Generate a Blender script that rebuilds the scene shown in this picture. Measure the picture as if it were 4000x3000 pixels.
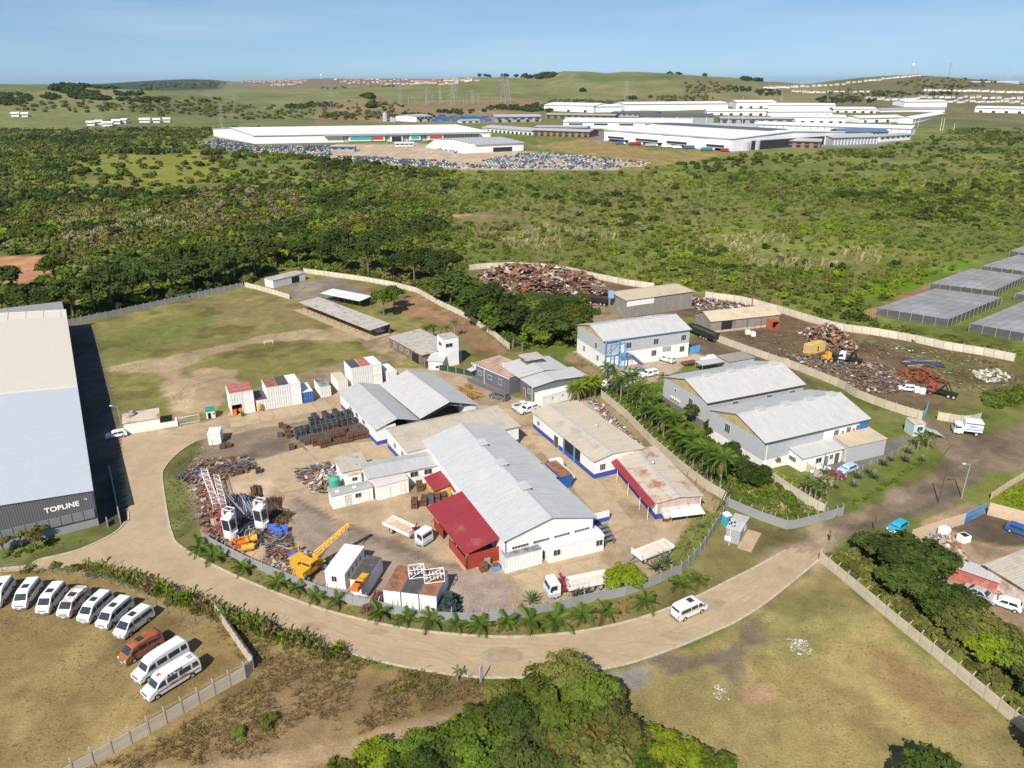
import bpy, math, random
import numpy as np
from mathutils import Vector
R = random.Random(11); NR = np.random.RandomState(5); rad = math.radians
sc = bpy.context.scene
for o in list(bpy.data.objects): bpy.data.objects.remove(o)
COL = sc.collection
# ---------------- camera ----------------
F, CX, CY, HZ, H = 2960., 2000., 1500., 321., 68.          # drone 68 m up; pixels of the 4000 x 3000 photograph
PT = math.atan((CY-HZ)/F); cp, sp = math.cos(PT), math.sin(PT)
cam = bpy.data.cameras.new('camera'); co = bpy.data.objects.new('camera', cam); COL.objects.link(co)
cam.sensor_width = 36; cam.lens = 36*F/4000; cam.clip_start = 1; cam.clip_end = 200000
co.location = (0, 0, H); co.rotation_euler = (math.pi/2-PT, 0, 0); sc.camera = co
# ---------------- sky and sun ----------------
SUN_EL, SUN_AZ = 43., 200.                                   # azimuth clockwise from +Y
wd = bpy.data.worlds.new('World'); sc.world = wd; wd.use_nodes = True
wn, wl = wd.node_tree.nodes, wd.node_tree.links; wn.clear()
sky = wn.new('ShaderNodeTexSky'); sky.sky_type = 'NISHITA'; sky.sun_disc = False
sky.sun_elevation = rad(SUN_EL); sky.sun_rotation = rad(SUN_AZ); sky.altitude = 100
sky.air_density = 1.0; sky.dust_density = 0.3; sky.ozone_density = 2.5
bg = wn.new('ShaderNodeBackground'); bg.inputs[1].default_value = 0.085
wo = wn.new('ShaderNodeOutputWorld')
wtc = wn.new('ShaderNodeTexCoord'); wmp = wn.new('ShaderNodeMapping'); wmp.inputs['Scale'].default_value = (1.2, 1.2, 9)
wno = wn.new('ShaderNodeTexNoise'); wno.inputs['Scale'].default_value = 2.6; wmp.inputs['Location'].default_value = (3.1, .4, 0); wno.inputs['Detail'].default_value = 6; wno.inputs['Roughness'].default_value = .55
wcr = wn.new('ShaderNodeMapRange'); wcr.inputs['From Min'].default_value = .46; wcr.inputs['From Max'].default_value = .72; wcr.inputs['To Max'].default_value = .2
wmx = wn.new('ShaderNodeMixRGB'); wmx.inputs[2].default_value = (8.2, 8.8, 9.3, 1)
wup = wn.new('ShaderNodeVectorMath'); wup.operation = 'ADD'; wup.inputs[1].default_value = (0, 0, .085); wl.new(wtc.outputs['Generated'], wup.inputs[0]); wl.new(wup.outputs[0], sky.inputs[0])
wl.new(wtc.outputs['Generated'], wmp.inputs[0]); wl.new(wmp.outputs[0], wno.inputs['Vector']); wl.new(wno.outputs[0], wcr.inputs[0])
wl.new(wcr.outputs[0], wmx.inputs[0]); wti = wn.new('ShaderNodeVectorMath'); wti.operation = 'MULTIPLY'; wti.inputs[1].default_value = (.95, 1.045, 1.10); wl.new(sky.outputs[0], wti.inputs[0]); wl.new(wti.outputs[0], wmx.inputs[1]); wl.new(wmx.outputs[0], bg.inputs[0]); wl.new(bg.outputs[0], wo.inputs[0])
sl = bpy.data.lights.new('sun', 'SUN'); sl.energy = 5.0; sl.angle = rad(.53); sl.color = (1, .93, .82)
so = bpy.data.objects.new('sun', sl); COL.objects.link(so)
so.rotation_euler = (rad(90-SUN_EL), 0, rad(180-SUN_AZ)); so.location = (-60, -160, 160)
vs = sc.view_settings; vs.view_transform = 'Standard'; vs.look = 'None'; vs.gamma = 1; vs.use_curve_mapping = False; vs.exposure = 0.3
sc.cycles.max_bounces = 6; sc.cycles.transparent_max_bounces = 8; sc.cycles.volume_bounces = 0
# ---------------- pixel <-> place ----------------
def ray(x, y):
    dx, dy = (x-CX)/F, -(y-CY)/F
    return dx, cp+dy*sp, -sp+dy*cp
def P(x, y, z=0.):
    dx, dy, dz = ray(x, y); t = (z-H)/dz
    return Vector((dx*t, dy*t, z))
def px_of(x, y, z):                                          # vectorised projection
    yc = y*cp-(z-H)*sp; zc = y*sp+(z-H)*cp
    return CX+F*x/yc, CY-F*zc/yc
# ---------------- materials ----------------
MATS = {}
def nd(t, k, **kw):
    n = t.nodes.new(k)
    for a, b in kw.items():
        if a in n.inputs: n.inputs[a].default_value = b
        else: setattr(n, a, b)
    return n
def M(name, c, r=.75, n=.12, s=1.2, c2=None, c2s=.4, c2t=.55, bump=0, bs=12, metal=0, wave=None, rand=0, spec=.4, fine=0, alpha=1):
    """procedural paint/metal/earth: base colour, uneven tone, second colour in patches, corrugation or grain relief"""
    if name in MATS: return MATS[name]
    m = bpy.data.materials.new(name); m.use_nodes = True; t = m.node_tree; L = t.links; t.nodes.clear()
    out = nd(t, 'ShaderNodeOutputMaterial'); b = nd(t, 'ShaderNodeBsdfPrincipled', Roughness=r, Metallic=metal)
    b.inputs['Specular IOR Level'].default_value = spec; b.inputs['Alpha'].default_value = alpha
    L.new(b.outputs[0], out.inputs[0]); tc = nd(t, 'ShaderNodeTexCoord')
    v = tc.outputs['Object']
    no = nd(t, 'ShaderNodeTexNoise', Scale=s if not wave else 1.3, Detail=6, Roughness=.65)
    if wave and wave[0] != 'Z':                               # weather streaks run down the sheets
        mp = nd(t, 'ShaderNodeMapping'); mp.inputs['Scale'].default_value = (1, .1, 1) if wave[0] == 'X' and n < .1 else ((1, 1, .12) if n >= .1 else (.1, 1, 1)); L.new(v, mp.inputs[0]); L.new(mp.outputs[0], no.inputs['Vector'])
    else: L.new(v, no.inputs['Vector'])
    mr = nd(t, 'ShaderNodeMapRange'); mr.inputs[1].default_value = .3; mr.inputs[2].default_value = .7; mr.inputs[3].default_value = 1-n; mr.inputs[4].default_value = 1+n
    L.new(no.outputs[0], mr.inputs[0]); val = mr.outputs[0]
    if fine:
        n3 = nd(t, 'ShaderNodeTexNoise', Scale=s*14, Detail=4); L.new(v, n3.inputs['Vector'])
        m3 = nd(t, 'ShaderNodeMapRange'); m3.inputs[1].default_value = .3; m3.inputs[2].default_value = .7; m3.inputs[3].default_value = 1-fine; m3.inputs[4].default_value = 1+fine
        L.new(n3.outputs[0], m3.inputs[0]); mm = nd(t, 'ShaderNodeMath', operation='MULTIPLY'); L.new(val, mm.inputs[0]); L.new(m3.outputs[0], mm.inputs[1]); val = mm.outputs[0]
    if rand:
        oi = nd(t, 'ShaderNodeObjectInfo'); m4 = nd(t, 'ShaderNodeMapRange'); m4.inputs[3].default_value = 1-rand; m4.inputs[4].default_value = 1+rand
        L.new(oi.outputs['Random'], m4.inputs[0]); mm = nd(t, 'ShaderNodeMath', operation='MULTIPLY'); L.new(val, mm.inputs[0]); L.new(m4.outputs[0], mm.inputs[1]); val = mm.outputs[0]
    col = nd(t, 'ShaderNodeRGB'); col.outputs[0].default_value = (*c, 1); src = col.outputs[0]
    if c2:
        n2 = nd(t, 'ShaderNodeTexNoise', Scale=c2s, Detail=7, Roughness=.7); L.new(v, n2.inputs['Vector'])
        m2 = nd(t, 'ShaderNodeMapRange'); m2.inputs[1].default_value = c2t-.06; m2.inputs[2].default_value = c2t+.08; L.new(n2.outputs[0], m2.inputs[0])
        mx = nd(t, 'ShaderNodeMixRGB'); mx.inputs[2].default_value = (*c2, 1); L.new(m2.outputs[0], mx.inputs[0]); L.new(src, mx.inputs[1]); src = mx.outputs[0]
    vm = nd(t, 'ShaderNodeVectorMath', operation='SCALE'); L.new(src, vm.inputs[0]); L.new(val, vm.inputs['Scale']); L.new(vm.outputs[0], b.inputs['Base Color'])
    hgt = None
    if wave:
        ax, per, st = wave
        w = nd(t, 'ShaderNodeTexWave', wave_type='BANDS', bands_direction=ax, wave_profile='SIN'); w.inputs['Scale'].default_value = .3142/per
        L.new(v, w.inputs['Vector']); bp = nd(t, 'ShaderNodeBump', Strength=st, Distance=.05); L.new(w.outputs['Fac'], bp.inputs['Height']); hgt = bp
    if bump:
        n4 = nd(t, 'ShaderNodeTexNoise', Scale=bs, Detail=5); L.new(v, n4.inputs['Vector']); bp = nd(t, 'ShaderNodeBump', Strength=bump, Distance=.06); L.new(n4.outputs[0], bp.inputs['Height'])
        if hgt: L.new(hgt.outputs[0], bp.inputs['Normal'])
        hgt = bp
    if hgt: L.new(hgt.outputs[0], b.inputs['Normal'])
    MATS[name] = m; return m
def leaf_mat(name, ca, cb, cc=None, tr=.3, rnd=.3, pw=1.):
    """foliage: tone from a per-leaf attribute, hue shift per plant, some light through the leaf"""
    if name in MATS: return MATS[name]
    m = bpy.data.materials.new(name); m.use_nodes = True; t = m.node_tree; L = t.links; t.nodes.clear()
    out = nd(t, 'ShaderNodeOutputMaterial'); at = nd(t, 'ShaderNodeAttribute', attribute_name='v'); oi = nd(t, 'ShaderNodeObjectInfo')
    cr = nd(t, 'ShaderNodeMixRGB'); cr.inputs[1].default_value = (*ca, 1); cr.inputs[2].default_value = (*cb, 1); po_ = nd(t, 'ShaderNodeMath', operation='POWER'); po_.inputs[1].default_value = pw; L.new(at.outputs['Fac'], po_.inputs[0]); L.new(po_.outputs[0], cr.inputs[0])
    src = cr.outputs[0]
    if cc:
        gt = nd(t, 'ShaderNodeMapRange'); gt.inputs[1].default_value = .45; gt.inputs[2].default_value = 1.; gt.inputs[4].default_value = .75; L.new(oi.outputs['Random'], gt.inputs[0])
        mx = nd(t, 'ShaderNodeMixRGB'); mx.inputs[2].default_value = (*cc, 1); L.new(gt.outputs[0], mx.inputs[0]); L.new(src, mx.inputs[1]); src = mx.outputs[0]
    ml = nd(t, 'ShaderNodeMath', operation='MULTIPLY', ); ml.inputs[1].default_value = 7.31; fr = nd(t, 'ShaderNodeMath', operation='FRACT')
    L.new(oi.outputs['Random'], ml.inputs[0]); L.new(ml.outputs[0], fr.inputs[0])
    mr = nd(t, 'ShaderNodeMapRange'); mr.inputs[3].default_value = 1-rnd; mr.inputs[4].default_value = 1+rnd; L.new(fr.outputs[0], mr.inputs[0])
    vm = nd(t, 'ShaderNodeVectorMath', operation='SCALE'); L.new(src, vm.inputs[0]); L.new(mr.outputs[0], vm.inputs['Scale'])
    d = nd(t, 'ShaderNodeBsdfDiffuse'); tl = nd(t, 'ShaderNodeBsdfTranslucent'); ms = nd(t, 'ShaderNodeMixShader'); ms.inputs[0].default_value = tr
    L.new(vm.outputs[0], d.inputs[0]); L.new(vm.outputs[0], tl.inputs[0]); L.new(d.outputs[0], ms.inputs[1]); L.new(tl.outputs[0], ms.inputs[2]); L.new(ms.outputs[0], out.inputs[0])
    MATS[name] = m; return m
# ---------------- mesh helpers ----------------
class MB:
    def __init__(s): s.v = []; s.f = []
    def add(s, vs, fs):
        k = len(s.v); s.v += [tuple(a) for a in vs]; s.f += [tuple(i+k for i in f) for f in fs]; return s
    def box(s, x0, x1, y0, y1, z0, z1):
        return s.add([(x0,y0,z0),(x1,y0,z0),(x1,y1,z0),(x0,y1,z0),(x0,y0,z1),(x1,y0,z1),(x1,y1,z1),(x0,y1,z1)],
                     [(3,2,1,0),(4,5,6,7),(0,1,5,4),(1,2,6,5),(2,3,7,6),(3,0,4,7)])
    def quad(s, a, b, c, d): return s.add([a,b,c,d], [(0,1,2,3)])
    def slab(s, a, b, c, d, t):                              # a quad given thickness t downwards
        lo = [(p[0],p[1],p[2]-t) for p in (a,b,c,d)]
        return s.add([a,b,c,d]+lo, [(0,1,2,3),(7,6,5,4),(0,4,5,1),(1,5,6,2),(2,6,7,3),(3,7,4,0)])
    def prism(s, pts, z0, z1):
        n = len(pts); return s.add([(p[0],p[1],z0) for p in pts]+[(p[0],p[1],z1) for p in pts],
            [tuple(range(n-1,-1,-1)), tuple(range(n,2*n))]+[(i,(i+1)%n,n+(i+1)%n,n+i) for i in range(n)])
    def yprism(s, pts, y0, y1):                              # polygon in x,z pulled along y
        n = len(pts); return s.add([(p[0],y0,p[1]) for p in pts]+[(p[0],y1,p[1]) for p in pts],
            [tuple(range(n)), tuple(range(2*n-1,n-1,-1))]+[(i,n+i,n+(i+1)%n,(i+1)%n) for i in range(n)])
    def xprism(s, pts, x0, x1):                              # polygon in y,z pulled along x
        n = len(pts); return s.add([(x0,p[0],p[1]) for p in pts]+[(x1,p[0],p[1]) for p in pts],
            [tuple(range(n-1,-1,-1)), tuple(range(n,2*n))]+[(i,(i+1)%n,n+(i+1)%n,n+i) for i in range(n)])
    def tube(s, p, q, r0, r1=None, n=6, cap=True):
        p, q = Vector(p), Vector(q); r1 = r0 if r1 is None else r1
        d = (q-p); d = d.normalized() if d.length > 1e-6 else Vector((0,0,1))
        u = d.cross(Vector((0,0,1)) if abs(d.z) < .9 else Vector((1,0,0))).normalized(); w = d.cross(u)
        k = [(math.cos(6.2832*i/n), math.sin(6.2832*i/n)) for i in range(n)]
        vs = [p+(u*c+w*e)*r0 for c, e in k]+[q+(u*c+w*e)*r1 for c, e in k]
        fs = [(i,(i+1)%n,n+(i+1)%n,n+i) for i in range(n)]
        if cap: fs += [tuple(range(n-1,-1,-1)), tuple(range(n,2*n))]
        return s.add(vs, fs)
    def bar(s, p, q, w=.08): return s.tube(p, q, w*.7, n=4)
    def mesh(s, name, mat=None, smooth=False):
        me = bpy.data.meshes.new(name); me.from_pydata(s.v, [], s.f); me.update()
        for m in (mat if isinstance(mat, (list, tuple)) else [mat]):
            if m: me.materials.append(m)
        if smooth: me.polygons.foreach_set('use_smooth', [True]*len(me.polygons))
        return me
    def build(s, name, mat, parent=None, loc=None, rz=0, smooth=False):
        return put(name, s.mesh(name, mat, smooth), parent, loc, rz)
def put(name, me, parent=None, loc=None, rz=0, scale=None, rot=None):
    o = bpy.data.objects.new(name, me); COL.objects.link(o)
    if parent: o.parent = parent
    if loc is not None: o.location = loc
    if rot is not None: o.rotation_euler = rot
    elif rz: o.rotation_euler = (0, 0, rz)
    if scale is not None: o.scale = scale if hasattr(scale, '__len__') else (scale,)*3
    return o
def tag(o, label, cat, group=None, kind=None):
    if label: o['label'] = label
    if cat: o['category'] = cat
    if group: o['group'] = group
    if kind: o['kind'] = kind
    return o
def thing(name, label, cat, loc=(0,0,0), rz=0., group=None):
    o = bpy.data.objects.new(name, None); COL.objects.link(o); o.location = loc; o.rotation_euler = (0, 0, rz)
    o.empty_display_size = .5; o['kind'] = 'thing'
    return tag(o, label, cat, group)
def copy_tree(o, parent=None):
    c = o.copy(); COL.objects.link(c); c.parent = parent
    for ch in o.children: copy_tree(ch, c)
    return c
def npmesh(name, V, Q, mat, v=None, smooth=False):
    me = bpy.data.meshes.new(name); V = np.asarray(V, 'f'); Q = np.asarray(Q, 'i'); k = Q.shape[1]
    me.vertices.add(len(V)); me.vertices.foreach_set('co', V.ravel()); me.loops.add(Q.size); me.loops.foreach_set('vertex_index', Q.ravel())
    me.polygons.add(len(Q)); me.polygons.foreach_set('loop_start', np.arange(0, Q.size, k, dtype='i'))
    if smooth: me.polygons.foreach_set('use_smooth', np.ones(len(Q), bool))
    me.update(calc_edges=True)
    for m in (mat if isinstance(mat, (list, tuple)) else [mat]): me.materials.append(m)
    if v is not None:
        a = me.attributes.new('v', 'FLOAT', 'FACE'); a.data.foreach_set('value', np.asarray(v, 'f'))
    return me
ORD = ['first','second','third','fourth','fifth','sixth','seventh','eighth','ninth','tenth','eleventh','twelfth','thirteenth','fourteenth','fifteenth','sixteenth','seventeenth','eighteenth','nineteenth','twentieth']+['twenty-'+k for k in ('first','second','third','fourth','fifth','sixth','seventh','eighth','ninth')]+['thirtieth']+['thirty-'+k for k in ('first','second','third','fourth','fifth','sixth','seventh','eighth','ninth')]
def frame(a, b):                                             # two places -> origin, heading, length
    d = b-a; return (a.x, a.y, 0), math.atan2(d.y, d.x), math.hypot(d.x, d.y)
# value noise for painting the ground
def vnoise(x, y, seed=0, oct=4):
    r = np.random.RandomState(seed); T = r.rand(256, 256); o = np.zeros_like(x, dtype=float); a = 1.; tot = 0
    for k in range(oct):
        f = 2.**k; X = x*f+17.3*k; Y = y*f+9.1*k; i = np.floor(X).astype(int); j = np.floor(Y).astype(int); u = X-i; w = Y-j; u = u*u*(3-2*u); w = w*w*(3-2*w)
        g = lambda p, q: T[p % 256, q % 256]
        o += a*((g(i,j)*(1-u)+g(i+1,j)*u)*(1-w)+(g(i,j+1)*(1-u)+g(i+1,j+1)*u)*w); tot += a; a *= .5
    return o/tot
def poly_sd(X, Y, poly):                                     # signed distance, positive inside
    n = len(poly); d = np.full(X.shape, 1e9); ins = np.zeros(X.shape, bool)
    for i in range(n):
        ax, ay = poly[i]; bx, by = poly[(i+1) % n]; ex, ey = bx-ax, by-ay; L = ex*ex+ey*ey+1e-9
        t = np.clip(((X-ax)*ex+(Y-ay)*ey)/L, 0, 1); d = np.minimum(d, np.hypot(X-ax-t*ex, Y-ay-t*ey))
        if by != ay:
            c = ((ay > Y) != (by > Y)) & (X < (bx-ax)*(Y-ay)/(by-ay)+ax); ins ^= c
    return np.where(ins, d, -d)
def pp(pts, z=0.): return [tuple(P(x, y, z)[:2]) for x, y in pts]
# ---------------- terrain ----------------
RIDGES = [  # distance, rise in front, crest pixels
 (5600, 3000, [(-900,345),(300,338),(440,335),(490,332),(560,324),(650,313),(740,309),(830,317),(870,322),(950,318),(1050,316),(1180,312),(1230,307),(1280,305),(1340,308),(1500,307),(1700,308),(1900,310),(2200,314),(2500,325),(5200,335)]),
 (2700, 1350, [(-900,420),(500,420),(700,397),(900,374),(1100,356),(1300,347),(1500,339),(1700,321),(1800,308),(1870,301),(1950,302),(2060,305),(2110,303),(2160,288),(2200,278),(2300,279),(2370,286),(2440,280),(2490,280),(2600,286),(2771,298),(2839,301),(2968,319),(3042,320),(3144,327),(3250,325),(3352,309),(3453,298),(3555,292),(3640,297),(3758,307),(3826,315),(4000,330),(4600,330),(5200,360)]),
 (1750, 620, [(-900,330),(-300,328),(0,330),(200,331),(330,343),(480,350),(560,352),(650,360),(780,380),(830,396),(900,412),(1000,430),(5200,460)]),
 (1640, 260, [(-900,470),(1150,470),(1240,446),(1300,428),(1380,400),(1440,382),(1480,380),(1560,398),(1650,412),(1750,418),(1900,424),(2000,430),(2080,440),(2200,470),(5200,470)]),
]
RW = []
for D, wf, cr in RIDGES:
    xs, zs = [], []
    for x, y in cr:
        dx, dy, dz = ray(x, y); t = D/dy; xs.append(dx*t); zs.append(max(0, H+dz*t))
    RW.append((D, wf, np.array(xs), np.array(zs)))
def gh(x, y):
    x = np.asarray(x, float); y = np.asarray(y, float); h = np.zeros(np.broadcast(x, y).shape)
    for D, wf, xs, zs in RW:
        zc = np.interp(x, xs, zs); t = np.clip((y-(D-wf))/wf, 0, 1.6); s = np.where(t <= 1, t*t*(3-2*t)*.55+t*.45, np.maximum(0, 1-(t-1)**2*2.2))
        und = (vnoise(x/240+D, y/240, int(D), 3)-.5)*np.minimum(zc*.4, 16)*np.sin(np.pi*np.clip(t, 0, 1))
        h = np.maximum(h, zc*s+und)
    return h
def PH(x, y):                                                # where the line of sight meets the hills
    dx, dy, dz = ray(x, y)
    t = np.concatenate([np.arange(300, 2000, 4), np.arange(2000, 9000, 12)]); z = H+dz*t; g = gh(dx*t, dy*t)
    i = np.argmax(z <= g); i = i if z[i] <= g[i] else len(t)-1
    return Vector((dx*t[i], dy*t[i], float(g[i])))
def axis(a, b, st, lo, hi, gr):
    m = list(np.arange(a, b+st, st)); s = st; x = m[-1]
    while x < hi: s *= gr; x += s; m.append(x)
    s = st; x = a; pre = []
    while x > lo: s *= gr; x -= s; pre.append(x)
    return np.array(pre[::-1]+m)
def grid_mesh(name, X, Y, Z, C, mat):
    ny, nx = X.shape; V = np.stack([X, Y, Z], -1).reshape(-1, 3); i = np.arange(ny*nx).reshape(ny, nx)
    Q = np.stack([i[:-1,:-1], i[:-1,1:], i[1:,1:], i[1:,:-1]], -1).reshape(-1, 4)
    me = npmesh(name, V, Q, mat, smooth=True); a = me.color_attributes.new('Col', 'FLOAT_COLOR', 'POINT')
    a.data.foreach_set('color', np.concatenate([C.reshape(-1, 3), np.ones((ny*nx, 1))], 1).astype('f').ravel())
    return me
def earth_mat(name, sc1=.5, sc2=4., amt=.3, bump=.5, bd=.15):
    m = bpy.data.materials.new(name); m.use_nodes = True; t = m.node_tree; L = t.links; b = t.nodes['Principled BSDF']; b.inputs['Roughness'].default_value = .95; b.inputs['Specular IOR Level'].default_value = .1
    at = nd(t, 'ShaderNodeAttribute', attribute_name='Col'); ge = nd(t, 'ShaderNodeNewGeometry'); v = None
    for s, a in ((sc1, amt*.7), (sc2, amt), (sc2*.12, amt*.5)):
        n = nd(t, 'ShaderNodeTexNoise', Scale=s, Detail=5, Roughness=.7); L.new(ge.outputs['Position'], n.inputs['Vector'])
        r = nd(t, 'ShaderNodeMapRange'); r.inputs[1].default_value = .3; r.inputs[2].default_value = .7; r.inputs[3].default_value = 1-a; r.inputs[4].default_value = 1+a; L.new(n.outputs[0], r.inputs[0])
        if v is None: v = r.outputs[0]
        else:
            mm = nd(t, 'ShaderNodeMath', operation='MULTIPLY'); L.new(v, mm.inputs[0]); L.new(r.outputs[0], mm.inputs[1]); v = mm.outputs[0]
    vm = nd(t, 'ShaderNodeVectorMath', operation='SCALE'); L.new(at.outputs['Color'], vm.inputs[0]); L.new(v, vm.inputs['Scale']); L.new(vm.outputs[0], b.inputs['Base Color'])
    n = nd(t, 'ShaderNodeTexNoise', Scale=sc2*1.5, Detail=5); L.new(ge.outputs['Position'], n.inputs['Vector']); bp = nd(t, 'ShaderNodeBump', Strength=bump, Distance=bd); L.new(n.outputs[0], bp.inputs['Height']); L.new(bp.outputs[0], b.inputs['Normal'])
    return m
gx = axis(-172, 190, .9, -5200, 5200, 1.035); gy = axis(48, 322, .9, -120, 9500, 1.035)
X, Y = np.meshgrid(gx, gy); Z = np.zeros_like(X)
n1 = vnoise(X/55, Y/55, 1); n2 = vnoise(X/14, Y/14, 2); n3 = vnoise(X/4, Y/4, 3)
c = lambda *a: np.array(a)
def mix(C, m, col): return C*(1-m[..., None])+col*m[..., None]
C = np.ones(X.shape+(3,))*c(.13, .15, .036)
C = mix(C, np.clip((n1-.45)*5, 0, 1)*.8, c(.20, .215, .045)); C = mix(C, np.clip((n2-.55)*6, 0, 1)*.6, c(.17, .14, .06)); C = mix(C, np.clip((vnoise(X/90, Y/90, 8)-.6)*8, 0, 1)*.7, c(.12, .15, .03))
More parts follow.
